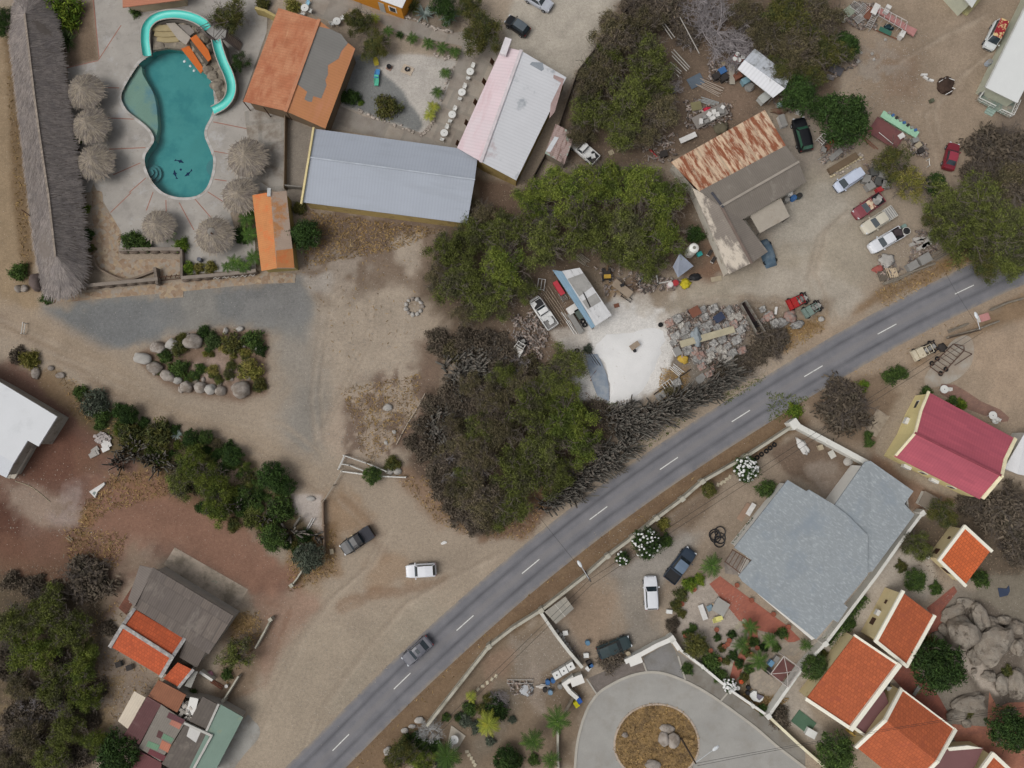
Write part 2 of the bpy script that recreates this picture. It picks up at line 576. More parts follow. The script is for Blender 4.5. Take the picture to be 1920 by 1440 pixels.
paint(pp(780,640,850,640,840,760,790,800,760,860,730,830,790,760),(106,86,72),12,12,.8)
paint(pp(740,880,820,860,880,980,900,1010,800,970),(128,104,84),14,12,.9)
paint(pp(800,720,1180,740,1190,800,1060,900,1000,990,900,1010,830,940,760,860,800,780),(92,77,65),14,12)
paint(pp(965,930,1030,900,1010,980,980,1010,900,1015),(120,94,74),8,8,.9)
paint(pp(600,930,640,900,700,960,690,1000,620,1000),(142,118,93),14,12,.8)
paint(pp(640,930,690,970,720,1040),(120,98,80),12,8,.45,line=7)
paint(pp(540,1000,630,980,640,1080,560,1110,520,1080),(128,103,76),14,12,.9)
paint(pp(690,1070,760,1040,780,1080,700,1110),(140,114,88),16,16,.5)
paint(pp(430,560,575,530,610,600,600,700,600,800,570,850,545,820,540,720,510,630,440,610),(132,128,121),30,22,.5)
paint(pp(90,585,330,560,560,545,580,600,480,610,330,605,250,640,190,650),(114,114,113),18,12,.5)
paint(pp(340,555,400,545,430,600,360,620),(134,130,122),14,14,.5)
paint(pp(250,665,310,640,420,612,505,625,500,735,450,752,340,742,280,700),(120,100,84),8,6)
paint(pp(340,690,430,650,470,700,460,735,360,735),(155,135,122),10,8,.9,.4,6)
paint(pp(-90,680,60,690,180,770,290,860,420,1000,560,1100,520,1140,440,1100,330,1040,240,1100,200,1180,0,1200,-90,1200),(116,90,77),16,12)
paint(pp(0,760,190,780,200,860,150,940,60,940,40,900),(103,76,64),16,14,.8)
paint(pp(-60,930,40,940,60,1060,0,1080,-60,1060),(86,58,47),14,14,.9)
paint(pp(0,900,50,905,120,930,160,960,130,1000,60,985,20,950),(148,131,116),14,14,.8)
paint(pp(105,900,165,895,145,985,100,985),(146,130,122),10,14,.7,.7,7)
paint(pp(140,840,190,850,180,880,130,890),(128,104,84),14,12,.7)
paint(pp(180,900,300,880,460,970,560,1080,480,1120,330,1030,230,1060,160,1000),(130,103,87),18,14,.9)
paint(pp(230,1010,300,1000,300,1060,240,1070),(138,121,106),14,14,.8)
paint(pp(160,950,210,890,260,900,190,940,160,1010,140,1000),(128,100,58),8,10,.8,.6,8)
paint(pp(190,880,300,870,340,920,260,940),(124,98,66),10,10,.7,.8,9)
paint(pp(120,990,200,1000,240,1060,200,1080,120,1040),(120,98,68),10,12,.8,.9,10)
paint(pp(150,730,260,790,380,820,470,870,560,930,600,960,560,1040,500,1010,420,980,330,940,280,880,200,850,150,790),(94,82,58),12,10,.9)
paint(pp(100,690,160,730,150,790,90,740,60,700),(120,101,76),8,10,.8)
paint(pp(420,860,470,880,470,920,430,900),(160,136,120),7,7,.8)
paint(pp(545,925,605,930,605,1000,570,985,545,960),(176,166,158),6,7,.9)
paint(pp(400,850,430,840,440,870,410,880),(164,145,128),5,5,.7)
paint(pp(-90,1060,180,1040,210,1120,190,1260,200,1330,180,1480,-90,1500),(92,80,64),18,16)
paint(pp(0,1260,40,1280,60,1340,30,1400,0,1400),(130,112,84),10,12,.7,.5,11)
paint(pp(170,1200,220,1220,300,1275,280,1300,250,1300,220,1360,190,1340,195,1280),(134,119,104),12,8)
paint(pp(190,1280,230,1270,215,1370,190,1370),(140,118,84),8,10,.6,.6,12)
paint(pp(430,1170,500,1140,520,1180,480,1290,420,1330,400,1300),(118,100,82),12,10,.9)
paint(pp(430,1150,470,1140,480,1170,440,1190),(134,108,70),8,8,.8)
paint(pp(455,1120,560,1100,600,1140,530,1220,500,1290,480,1260,500,1170),(140,113,96),14,12,.8)
paint(pp(500,1130,545,1140,525,1200,500,1280,460,1300),(116,82,62),4,6,.35,line=3)
paint(pp(640,1140,690,1115,780,1105,830,1090),(118,90,68),8,12,.55,line=7)
paint(pp(560,1190,800,1120,900,1080,760,1250,600,1400,480,1470,460,1400,480,1300),(156,143,125),30,20,.7)
paint(pp(600,1380,720,1260,840,1150,800,1120,640,1280,540,1440),(150,140,124),20,16,.6)
paint(pp(1060,640,1150,560,1250,575,1270,650,1240,730,1170,770,1090,740),(205,202,197),6,12,.85)
paint(pp(1130,560,1240,550,1300,570,1270,610,1180,600),(176,168,157),8,14,.8,.5,17)
paint(pp(1040,620,1100,610,1110,650,1060,660),(168,160,150),6,8,.8)
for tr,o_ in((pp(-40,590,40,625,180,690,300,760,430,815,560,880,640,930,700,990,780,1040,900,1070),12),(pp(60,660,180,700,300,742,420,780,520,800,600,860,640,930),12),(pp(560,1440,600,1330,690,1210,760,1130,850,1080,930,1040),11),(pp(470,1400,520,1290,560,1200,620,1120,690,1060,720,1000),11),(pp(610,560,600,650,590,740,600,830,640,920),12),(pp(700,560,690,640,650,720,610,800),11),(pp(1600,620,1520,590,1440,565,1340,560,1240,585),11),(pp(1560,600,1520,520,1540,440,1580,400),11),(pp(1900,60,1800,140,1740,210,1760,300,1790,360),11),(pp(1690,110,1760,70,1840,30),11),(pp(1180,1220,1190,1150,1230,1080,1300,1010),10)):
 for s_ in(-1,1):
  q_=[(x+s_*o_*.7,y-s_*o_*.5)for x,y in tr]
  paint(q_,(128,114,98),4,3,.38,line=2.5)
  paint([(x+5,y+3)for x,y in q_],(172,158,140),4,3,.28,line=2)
paint(pp(170,900,300,890,470,980,560,1090,480,1120,330,1020,230,1050,160,990),(132,96,78),18,18,.55)
paint(pp(0,780,120,800,190,860,120,920,40,900),(106,72,58),14,14,.6)
paint(pp(0,1000,120,990,230,1040,180,1110,0,1080),(112,82,66),14,16,.7)
paint(pp(190,1150,230,1110,250,1080,290,1060,250,1020,200,1060),(124,108,92),10,10,.7)
VERGE=[(p[0]+30,p[1]+42)for p in ROADC]
paint(VERGE,(119,98,76),8,6,1.0,line=30)
paint(VERGE,(104,84,66),8,8,.6,.9,13,line=26)
paint(pp(640,1450,800,1300,960,1150,900,1300,820,1340,740,1480),(121,100,78),10,8)
paint(pp(1100,1080,1300,940,1420,880,1470,850,1530,880,1560,930,1500,900,1440,950,1380,1020,1330,1100,1250,1130,1200,1240,1060,1230,1030,1150),(142,127,110),12,10)
paint(pp(1140,1060,1300,940,1360,900,1330,960,1230,1060,1160,1090),(112,96,80),10,8,.9)
paint(pp(1150,1070,1260,1000,1320,1000,1240,1100,1180,1100),(150,146,139),16,12,.7)
paint(pp(1160,1080,1210,1080,1240,1220,1180,1230),(127,121,112),16,14,.8)
paint(pp(1040,1130,1090,1090,1150,1120,1140,1190,1080,1220),(138,119,100),16,12,.8)
paint(pp(1440,850,1500,810,1620,860,1570,930,1480,890),(105,88,74),8,6,.9)
paint(pp(1510,880,1570,860,1590,900,1550,930),(132,120,108),12,12,.8,.3,14)
paint(pp(880,1230,1010,1160,1080,1240,1100,1310,1080,1440,960,1450,860,1450,800,1360),(124,108,90),12,12)
paint(pp(960,1200,1060,1170,1090,1250,1030,1260,960,1280),(136,125,112),14,12,.8)
paint(pp(900,1230,960,1220,960,1260,920,1290),(132,110,92),12,12,.8)
paint(pp(930,1270,980,1300,940,1390,890,1440,880,1390,920,1340),(118,108,94),14,10,.8)
paint(pp(1000,1250,1040,1290,1020,1330,980,1300),(144,131,118),10,12,.8,.5,15)
paint(pp(1265,1100,1330,1085,1400,1160,1390,1240,1330,1300,1290,1240,1270,1180),(164,153,141),10,8)
paint(pp(1290,1180,1370,1180,1370,1250,1310,1240),(142,131,120),10,10,.7,.5,16)
paint(pp(1400,1240,1500,1250,1500,1310,1420,1360,1370,1300),(110,96,76),8,8)
paint(pp(1410,1270,1470,1260,1480,1300,1430,1310),(158,146,132),8,6,.8)
paint(pp(1390,1300,1480,1310,1440,1345,1390,1330),(106,86,50),6,6,.9)
paint(pp(1490,640,1600,600,1800,540,2000,480,2000,820,1850,800,1700,740,1600,860,1500,780),(148,131,112),16,10)
paint(pp(1690,700,1960,520,1960,580,1760,660),(130,108,84),10,8,.9)
paint(pp(1800,640,1990,600,1990,760,1860,740),(158,138,117),24,16,.8)
paint(pp(1500,740,1650,700,1690,740,1640,850,1560,820),(118,100,82),12,10,.9)
paint(pp(1640,850,1740,920,1800,940,1720,960,1630,870),(128,102,84),8,6,.9)
paint(pp(1640,1000,1760,960,1960,900,1960,1130,1880,1120,1800,1080,1740,1060,1660,1080),(96,84,70),12,10)
paint(pp(1600,1080,1730,1000,1760,1090,1740,1130,1680,1120,1500,1280,1540,1360,1600,1440,1450,1340,1500,1230),(165,155,142),8,6)
paint(pp(1745,1130,1800,1100,1960,1110,1960,1450,1750,1460,1720,1240),(128,119,107),10,8)
paint(pp(1850,1080,1960,1060,1960,1170,1880,1160,1800,1140),(121,113,99),12,8,.9)
paint(pp(1770,1140,1830,1120,1920,1170,1920,1340,1850,1330,1780,1230),(98,88,78),8,10,.85)
paint(pp(1775,1210,1830,1210,1870,1300,1840,1290),(178,166,152),5,4,.9)
paint(pp(640,140,720,100,860,110,852,140,830,200,790,255,640,200),(172,166,158),5,4)
paint(smooth(t(1,0,720,430,870,430,930,545,1010,600,1130,740,1250,920,1210,990,1180,975,900,880,660,780,640,700,660,560),3),(116,117,115),3,3)
paint(t(1,0,1080,20,1560,150,1540,230,1440,260,1080,120),(124,112,98),6,5)
paint(pp(130,20,172,0,186,112,130,124),(118,101,84),6,5)
paint(pp(430,-20,520,-20,500,60,455,200,420,160),(112,104,94),8,6)
paint(pp(535,210,590,240,566,380,560,400,534,400),(128,120,110),6,5)
paint(pp(440,350,480,360,490,505,340,520,345,495,420,480,450,430),(96,86,70),5,4)
lum_=(col@np.array([.3,.6,.1]))[:,None]
col=np.clip(col*.94+lum_*.06,0.005,0.95)
me=bpy.data.meshes.new("ground")
nx,ny=len(gx),len(gy)
idx=np.arange(nx*ny).reshape(ny,nx)
quads=np.stack([idx[:-1,:-1],idx[:-1,1:],idx[1:,1:],idx[1:,:-1]],axis=-1).reshape(-1,4)
cxy=np.stack([PXs[quads].mean(1),PYs[quads].mean(1)],axis=1)
inpool=sdist(cxy[:,0],cxy[:,1],POOL)>1.5
quads=quads[~inpool]
vv=np.stack([X,Y,np.zeros_like(X)],axis=1)
me.vertices.add(len(vv));me.vertices.foreach_set("co",vv.ravel().astype(np.float32))
me.loops.add(quads.size);me.loops.foreach_set("vertex_index",quads.ravel().astype(np.int32))
me.polygons.add(len(quads));me.polygons.foreach_set("loop_start",(np.arange(len(quads))*4).astype(np.int32))
me.polygons.foreach_set("loop_total",np.full(len(quads),4,np.int32))
me.update(calc_edges=True)
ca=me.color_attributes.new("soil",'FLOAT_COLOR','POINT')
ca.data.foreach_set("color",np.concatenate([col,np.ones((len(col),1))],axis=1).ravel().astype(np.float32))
gm=bpy.data.materials.new("soil")
gm.use_nodes=True
N=NT(gm)
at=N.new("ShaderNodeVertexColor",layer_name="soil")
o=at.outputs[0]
p0=N.vec(0.0)
o=N.mix('MULTIPLY',1.0,o,N.ramp(N.noise(p0,2.2,6.0,0.75),(0.25,0.76),(0.75,1.20)))
o=N.mix('MULTIPLY',1.0,o,N.ramp(N.noise(p0,6.0,4.0,0.8),(0.3,0.78),(0.7,1.20)))
o=N.mix('MIX',N.ramp(N.noise(p0,3.4,2.0,0.5),(0.70,0.0),(0.76,0.55)),o,C((96,78,62)))
o=N.mix('MIX',N.ramp(N.noise(N.vec(1.0),5.5,1.0,0.5),(0.735,0.0),(0.76,0.8)),o,C((190,182,170)))
N.l.new(o,N.b.inputs['Base Color'])
N.b.inputs['Roughness'].default_value=0.95
N.b.inputs['Specular IOR Level'].default_value=0.1
bp=N.new("ShaderNodeBump");bp.inputs['Strength'].default_value=0.35;bp.inputs['Distance'].default_value=0.06
N.l.new(N.noise(p0,4.0,6.0,0.75),bp.inputs['Height']);N.l.new(bp.outputs[0],N.b.inputs['Normal'])
me.materials.append(gm)
ground=link("ground",me)
tag(ground,"bare earth and gravel ground with tan, grey and red brown soils",None,kind="structure")
def ribbon(name,pts,width,z,mat,label):
 """road strip with u across and v along"""
 p=[W(q[0],q[1],z)for q in pts]
 m,vs,uv,s=len(p),[],[],0.0
 off=[-0.5,-0.17,0.17,0.5]
 for i in range(m):
  d=(p[min(i+1,m-1)]-p[max(i-1,0)]).normalized()
  nn=Vector((d.y,-d.x,0))
  if i:s+=(p[i]-p[i-1]).length
  for k in off:
   vs.append(p[i]+nn*k*width);uv.append((k+0.5,s))
 fs=[[i*4+j,i*4+j+1,(i+1)*4+j+1,(i+1)*4+j]for i in range(m-1)for j in range(3)]
 mb=MB().add(vs,fs)
 o=mb.build(name,mat)
 ul=o.data.uv_layers.new(name="across")
 for lp in o.data.loops:
  ul.data[lp.index].uv=uv[lp.vertex_index]
 return tag(o,label,None,kind='structure')
ra=bpy.data.materials.new("worn_asphalt")
ra.use_nodes=True
N=NT(ra)
uvn=N.new("ShaderNodeUVMap",uv_map="across")
sx=N.new("ShaderNodeSeparateXYZ");N.l.new(uvn.outputs[0],sx.inputs[0])
mp=N.new("ShaderNodeMapping");mp.inputs['Scale'].default_value=(9.0,0.22,1);N.l.new(uvn.outputs[0],mp.inputs[0])
wob=N.noise(mp.outputs[0],1.0,4.0,0.6)
o=N.ramp(N.noise(N.vec(0),0.35,5,0.6),(0.3,C((107,107,111))),(0.7,C((122,121,124))))
track=N.ramp(sx.outputs[0],(0.0,0.0),(0.17,0.0),(0.25,1.0),(0.33,0.0),(0.5,0.0),(0.64,0.0),(0.72,1.0),(0.80,0.0))
tf=N.mix('MULTIPLY',1.0,track,N.ramp(wob,(0.3,0.35),(0.7,1.0)))
o=N.mix('MIX',tf,o,C((82,82,86)))
mid=N.ramp(sx.outputs[0],(0.0,0.0),(0.40,0.0),(0.47,0.5),(0.54,0.5),(0.6,0.0))
o=N.mix('MIX',mid,o,C((126,123,122)))
edge=N.ramp(sx.outputs[0],(0.0,1.0),(0.09,0.0),(0.91,0.0),(1.0,1.0))
o=N.mix('MIX',N.mix('MULTIPLY',1.0,edge,N.ramp(N.noise(N.vec(0),0.7,5,.75),(0.36,0.0),(0.58,1.0))),o,C((140,130,117)))
o=N.mix('MULTIPLY',1.0,o,N.ramp(N.noise(N.vec(0),8.0,3,.7),(0.3,0.9),(0.7,1.1)))
o=N.mix('MIX',N.ramp(N.noise(N.vec(.5),0.12,4,.6),(0.56,0.0),(0.7,0.35)),o,C((92,92,97)))
N.l.new(o,N.b.inputs['Base Color']);N.b.inputs['Roughness'].default_value=0.9;N.b.inputs['Specular IOR Level'].default_value=.2
ribbon("road",ROADC,5.95,0.02,ra,"grey two lane asphalt road with worn wheel tracks running diagonally between the plots")
mk=M("road_paint",(206,206,202),var=.12,fine=.2,stain=((140,139,138),1.6,.56,.7,0,(1,1,1)))
DASH=[(q[0],q[1])for q in pp(520,1511,639,1392,754,1277,872,1168,995,1062,1122,962,1254,869,1389,780,1525,696,1663,617,1808,543)]
mbm=MB()
for(x,y)in DASH:
 i=min(range(len(ROADC)),key=lambda k:(ROADC[k][0]-x)**2+(ROADC[k][1]-y)**2)
 a,b=W(*ROADC[i-1]),W(*ROADC[i+1])
 d=(b-a).normalized();c=W(x,y)
 mbm.strip([c-d*1.6,c+d*1.6],0.13,0.026)
o=mbm.build("road_marking",mk);tag(o,"white dashed centre line painted on the asphalt road",None,kind='structure')
conc=M("worn_concrete",(149,147,142),var=.08,scale=.35,col2=(138,134,127),lo=.5,hi=.75,fine=.06)
conc_d=M("grey_concrete",(124,120,113),var=.1,scale=.5,col2=(113,107,98),fine=.09)
ISL=[(1231+79*math.cos(a)*(1+.02*math.sin(3*a)),1392+72*math.sin(a))for a in[2*math.pi*k/40 for k in range(40)]]
RIN=[(1231+100*math.cos(a),1398+84*math.sin(a))for a in[2*math.pi*k/40 for k in range(40)]]
KERB=smooth(t(2,3,470,1640,472,1440,495,1220,555,1020,635,890,735,818,860,757,1000,722,1130,728,1280,780,1450,868,1640,998,1830,1140,1980,1270,2200,1440),4,False)
sheet("turning_circle",KERB+pp(1560,1520,1300,1560),0.03,conc,[ISL],label="pale concrete turning circle of the cul-de-sac round a grassy island")
sheet("pavement",t(2,3,1300,785,1230,560,1420,690,1650,880,1905,1065,2200,1290,2200,1440,1980,1270,1830,1140,1640,998,1450,868),0.026,conc_d,label="grey concrete pavement between the kerb and the white yard wall")
drive_m=M("driveway_asphalt",(124,122,120),var=.08,scale=.6,col2=(114,111,106))
sheet("driveway",t(2,3,985,610,1185,495,1225,560,1298,775,1150,728,1010,718),0.026,drive_m,label="grey asphalt driveway apron leading from the turning circle to the white wall")
sheet("gravel_strip",t(2,3,575,765,830,655,990,625,1008,715,860,757,735,818,638,885),0.022,M("brown_gravel",(110,102,96),var=.15,scale=1.5,fine=.2),label="brown gravel strip beside the turning circle")
kb=MB().wall([W(*p)for p in KERB],0.35,0.0,0.13)
for a,b in(((1010,718),(985,650)),((1298,775),(1245,600)),((638,888),(560,770)),((1565,935),(1620,870))):
 kb.wall([W(*q)for q in t(2,3,*a,*b)],0.22,0.0,0.12)
o=kb.build("kerb",M("kerb_concrete",(166,161,151),var=.08));tag(o,"pale concrete kerb curving round the turning circle",None,kind='structure')
o=MB().wall([W(*p)for p in ISL+ISL[:1]],0.25,0.0,0.1).build("island_kerb",M("island_kerb",(170,155,140),var=.12));tag(o,"low concrete edge of the grassy island",None,kind='structure')
sheet("traffic_island",ISL,0.06,M("island_soil",(124,101,68),var=.25,scale=.5,col2=(98,80,58),fine=.2,fscale=6,col3=(150,122,80)),label="round island of dry ochre grass and soil in the turning circle")
redp=M("red_paving",(152,94,78),var=.07,scale=.8,tiles=(.5,.25,.9,.6))
sheet("red_path",t(2,3,1480,60,1560,0,1600,30,1760,150,2060,370,2170,480,2130,540,2000,440,1840,405,1845,480,1790,540,1740,650,1715,740,1660,800,1635,760,1660,650,1720,560,1780,440,1700,330,1560,160),0.03,redp,label="red paved garden path along the big grey roofed house")
brickp=M("brick_paving",(136,84,70),var=.1,scale=.7,tiles=(.42,.21,.82,.9),col2=(124,80,70))
sheet("brick_path",zz(1440,1080,4,1395,75,1420,115,1300,270,1320,360,1240,440,1150,560,1120,700,1280,900,1370,1060,1320,1120,1250,1080,1060,900,930,760,860,850,800,800,1000,690,1230,320,1190,240),0.03,brickp,label="red brick path winding between the orange roofed cottages and the boulders")
sheet("brick_terrace",zz(1440,1080,4,1660,870,1720,990,1800,950,2080,940,2080,1560,1550,1560,1450,1300,1380,1200,1380,1110,1500,1120,1640,1130),0.028,M("pale_brick_paving",(164,112,90),var=.12,scale=.8,tiles=(.42,.21,.8,.2),col2=(146,98,82)),label="pale red brick terrace beside the boulders and clipped bushes")
sheet("brick_terrace",t(3,2,1300,0,1400,5,1480,50,1600,130,1740,190,1810,250,1800,280,1750,285,1500,190,1290,70),0.03,M("faded_brick",(132,104,92),var=.1,tiles=(.5,.25,.85,.5)),label="faded brick terrace edge beside the red roofed house")
sheet("concrete_pad",smooth(t(3,1,1180,1380,1290,1240,1380,1120,1480,1075,1530,1110,1545,1200,1520,1300,1440,1390,1320,1450,1200,1460),4),0.02,M("pad_concrete",(150,138,124),var=.1,scale=.5,col2=(158,152,142)),label="half round concrete pad under the rusty trailer frame")
sheet("concrete_slab",t(0,2,1310,1225,1860,1540,1790,1660,1740,1680,1380,1480,1230,1350),0.03,M("stained_slab",(162,149,134),var=.15,scale=.4,col2=(122,112,98),fine=.12,stain=((116,128,112),.25,.62,.7,0,(1,1,1))),label="stained concrete foundation slab beside the corrugated roof house")
sheet("concrete_slab",t(3,2,820,185,912,245,812,400,722,350),0.12,M("old_slab",(150,138,122),var=.15,scale=.8,col2=(124,112,98)),label="old concrete cistern slab next to the bare dark tree")
sheet("concrete_yard",smooth(t(0,3,1820,1075,1900,1085,1950,1150,1930,1230,1840,1330,1760,1440,1700,1560,1560,1560),3),0.02,M("yard_concrete",(150,148,142),var=.12,scale=.4,col2=(132,126,118)),label="pale concrete yard beside the green roof")
deck_m=M("deck_concrete",(157,152,145),var=.09,scale=.35,col2=(138,133,127),lo=.5,hi=.72,fine=.06,stain=[((172,170,168),.3,.55,.75,.3,(1,1,1)),((116,109,101),1.1,.60,.78,.9,(1,1,1))])
DECK=pp(172,-60,186,112,126,126,145,300,150,345)+t(0,1,590,10,680,0)+pp(175,345,190,372,210,405,228,440,224,466,338,468,340,515,480,505,478,450,440,430,432,400,470,360,533,352,535,300,535,210,480,196,455,188,500,60,505,-60)
deck=sheet("pool_deck",DECK,0.04,deck_m,[POOL],label="stained pale concrete deck round the swimming pool")
joint=M("deck_joint",(148,104,90),var=.12)
mbj=MB()
for q in(t(0,0,760,658,895,660),t(0,0,800,885,1015,895),t(0,0,815,1120,1092,1108),t(0,0,850,1312,1055,1222),t(0,0,970,1445,1095,1335),t(0,1,830,155,985,5),t(0,1,1098,140,1150,0),t(0,1,1245,60,1250,210),t(0,1,1345,80,1455,285),t(0,1,1460,50,1590,200),t(0,1,1560,0,1670,70),t(0,0,1610,1345,1700,1358),t(0,0,1605,1135,1720,1155),t(0,0,1600,915,1920,980),t(0,0,740,450,910,190),t(0,0,500,510,740,455),t(0,0,745,430,700,0)):
 mbj.strip(WL(q),0.14,0.044)
mbj.build("deck_joint",joint,deck)
rim=MB();
mbr=[W(*p)for p in POOL]
rim.wall(mbr+mbr[:1],0.42,0.0,0.075)
rim.build("pool_coping",M("coping",(178,175,171),var=.08,col2=(146,140,132)),deck)
fl_m=bpy.data.materials.new("flagstone");fl_m.use_nodes=True
N=NT(fl_m)
vo=N.new("ShaderNodeTexVoronoi",feature='F1');vo.inputs['Scale'].default_value=2.1;N.l.new(N.vec(0.2),vo.inputs['Vector'])
ve=N.new("ShaderNodeTexVoronoi",feature='DISTANCE_TO_EDGE');ve.inputs['Scale'].default_value=2.1;N.l.new(N.vec(0.2),ve.inputs['Vector'])
sp=N.new("ShaderNodeSeparateColor");N.l.new(vo.outputs['Color'],sp.inputs[0])
o=N.ramp(sp.outputs[0],(0.0,C((132,108,86))),(0.35,C((152,132,110))),(0.6,C((146,136,124))),(0.85,C((162,142,114))),(1.0,C((138,116,98))))
o=N.mix('MIX',N.ramp(ve.outputs['Distance'],(0.0,0.5),(0.05,0.0)),o,C((134,124,112)))
o=N.mix('MULTIPLY',1.0,o,N.ramp(N.noise(N.vec(0),1.4,5,.7),(0.3,.86),(0.7,1.08)))
N.l.new(o,N.b.inputs['Base Color']);N.b.inputs['Roughness'].default_value=.9
sheet("flagstone_path",smooth(t(0,1,690,-10,765,0,772,90,800,140,845,190,880,250,912,315,890,430,888,490),3,False)+t(0,1,960,510,1180,500,1350,505,1350,640,1190,655,1170,600,1060,620,960,650,860,640,740,560,700,470,655,480,650,380,690,280),0.046,fl_m,label="sandstone flag path from the pool gate along the long thatched roof")
sheet("flagstone_walk",t(0,1,300,835,360,800,520,770,1185,690,1360,670,1920,590,2220,612,2212,680,1920,690,1375,745,1375,790,1200,800,1190,762,370,835),0.05,fl_m,label="sandstone flag walk in front of the stone pool wall")
sheet("court_paving",t(1,0,620,790,800,870,1180,975,1265,1010,1300,960,1450,620,1520,420,1500,330,1560,240,1440,260,900,110,560,-60,300,-60,470,120,620,180,880,120,1050,200,1530,350,1500,480,1270,1015)[:4]+t(1,0,1270,1000,1400,760,1480,540,1535,400,1560,250,1900,330,1500,1110,1250,1080,540,960),0.03,M("court_concrete",(148,141,131),var=.07,scale=.4,col2=(136,127,117),tiles=(2.9,2.9,.86,-.4)),label="concrete slab paving round the white garden tables")
sheet("court_walk",t(1,0,350,80,480,-60,700,-40,880,95,1060,130,1300,190,1440,255,1580,230,1560,350,1480,330,1250,290,1100,260,1020,230,890,130,700,60,620,190),0.034,M("court_concrete",(165,157,146)),label="concrete walk between the orange house and the garden court")
sheet("stone_yard",t(1,0,-90,840,0,800,215,850,212,1440,150,1440,-20,1330),0.045,M("yard_slab",(152,147,139),var=.1,scale=.4,col2=(124,115,104),tiles=(3.5,3.5,.85,.1)),label="grey concrete yard between the orange roof and the pool")
wallm=M("pool_lining",(150,196,192),var=.05,scale=.6)
pw=[W(p[0],p[1],0)for p in POOL]
n=len(pw)
basin=MB().add([(p.x,p.y,0.03)for p in pw]+[(p.x,p.y,-1.5)for p in pw],[[i,n+i,n+(i+1)%n,(i+1)%n]for i in range(n)])
pool=basin.build("swimming_pool",wallm)
tag(pool,"large free form swimming pool with turquoise water and a shallow side","swimming pool")
fm=M("pool_floor",(138,196,196),var=.08,scale=.22,col2=(116,180,184),fine=.04)
b=MB().add([(p.x,p.y,-1.5)for p in pw],[list(range(n))])
fo=b.build("pool_floor",fm,pool)
SHELF=smooth(t(0,0,1040,480,1060,545,1095,610,1135,680,1158,760,1168,850,1174,940,1160,1015,1150,1045,1115,975,1040,910,945,832,903,750,908,690,960,590),3)
sh=MB().prism([W(*p)for p in SHELF],-1.49,-0.42)
sh.build("wading_shelf",M("shelf_plaster",(228,208,190),var=.06,scale=.25,col2=(190,190,200)),pool)
for k,(x,y)in enumerate(((1112,1285),(1595,1235))):
 for j in range(3):
  r=(72-j*22)*mpp(300,300)/4
  c=W(*t(0,0,x,y)[0])
  pts=[(c.x+r*math.cos(a),c.y+r*math.sin(a))for a in[2*math.pi*q/24 for q in range(24)]]
  pts=[p for p in pts if sdist(np.array([to_px(*p)[0]]),np.array([to_px(*p)[1]]),POOL)[0]>1]
  if len(pts)>3:
   MB().prism(pts,-1.48,-1.1+j*.3).build("step",M("pool_step",(140,176,180),var=.05),pool)
wm=bpy.data.materials.new("pool_water");wm.use_nodes=True
N=NT(wm)
N.n.remove(N.b)
fr=N.new("ShaderNodeFresnel");fr.inputs['IOR'].default_value=1.33
tr=N.new("ShaderNodeBsdfTransparent");tr.inputs[0].default_value=(*C((188,222,222)),1)
gl=N.new("ShaderNodeBsdfGlossy");gl.inputs['Roughness'].default_value=.08
bp=N.new("ShaderNodeBump");bp.inputs['Strength'].default_value=.05;N.l.new(N.noise(N.vec(0),1.6,3,.6),bp.inputs['Height'])
N.l.new(bp.outputs[0],gl.inputs['Normal'])
mx=N.new("ShaderNodeMixShader");N.l.new(fr.outputs[0],mx.inputs[0]);N.l.new(tr.outputs[0],mx.inputs[1]);N.l.new(gl.outputs[0],mx.inputs[2])
N.l.new(mx.outputs[0],N.n["Material Output"].inputs[0])
MB().add([(p.x,p.y,-0.12)for p in pw],[list(range(n))]).build("water",wm,pool)
dm=M("mosaic_blue",(28,52,104),var=.1)
def dolphin(x,y,a,s):
 prof=[(-.5,.02),(-.42,.14),(-.3,.06),(-.1,.13),(.05,.17),(.1,.30),(.2,.17),(.36,.1),(.52,.0),(.36,-.04),(.15,-.06),(.06,-.17),(0,-.05),(-.2,.0),(-.36,-.02),(-.52,-.12)]
 c=W(x,y,-1.5)
 return MB().prism([(c.x+s*(u*math.cos(a)-v*math.sin(a)),c.y+s*(u*math.sin(a)+v*math.cos(a)))for u,v in prof],-1.5,-1.485)
for x,y,a in((1345,1212,-.3),(1318,1308,1.9),(1412,1298,3.9-6.28)):
 q=t(0,0,x,y)[0]
 dolphin(q[0],q[1],a,1.5).build("dolphin_mosaic",dm,fo)
q=W(*t(0,0,1356,1272)[0],-1.5)
MB().lathe(q,[(.18,0),(.18,.014)],12).build("mosaic_dot",dm,fo)
def on_plane(px,py,tri):
 """the point of a roof plane (three points) seen at a pixel"""
 a,b,c=[Vector(p)for p in tri]
 n=(b-a).cross(c-a)
 o=Vector((0,0,HCAM))
 d=W(px,py,0)-o
 return o+d*((a-o).dot(n)/d.dot(n))
def roof(root,pts,mat,th=.12,name='roof',label=None):
 q=[W(*p)for p in pts]
 r=MB().slab(q,th).build(name,mat,root)
 if label:r['label']=label
 r_=q[:3]
 return r,r_
def patch(parent,pts,plane,mat,name='patch',up=.03,th=.02):
 q=[on_plane(x,y,plane)+Vector((0,0,up))for x,y in pts]
 return MB().slab(q,th).build(name,mat,parent)
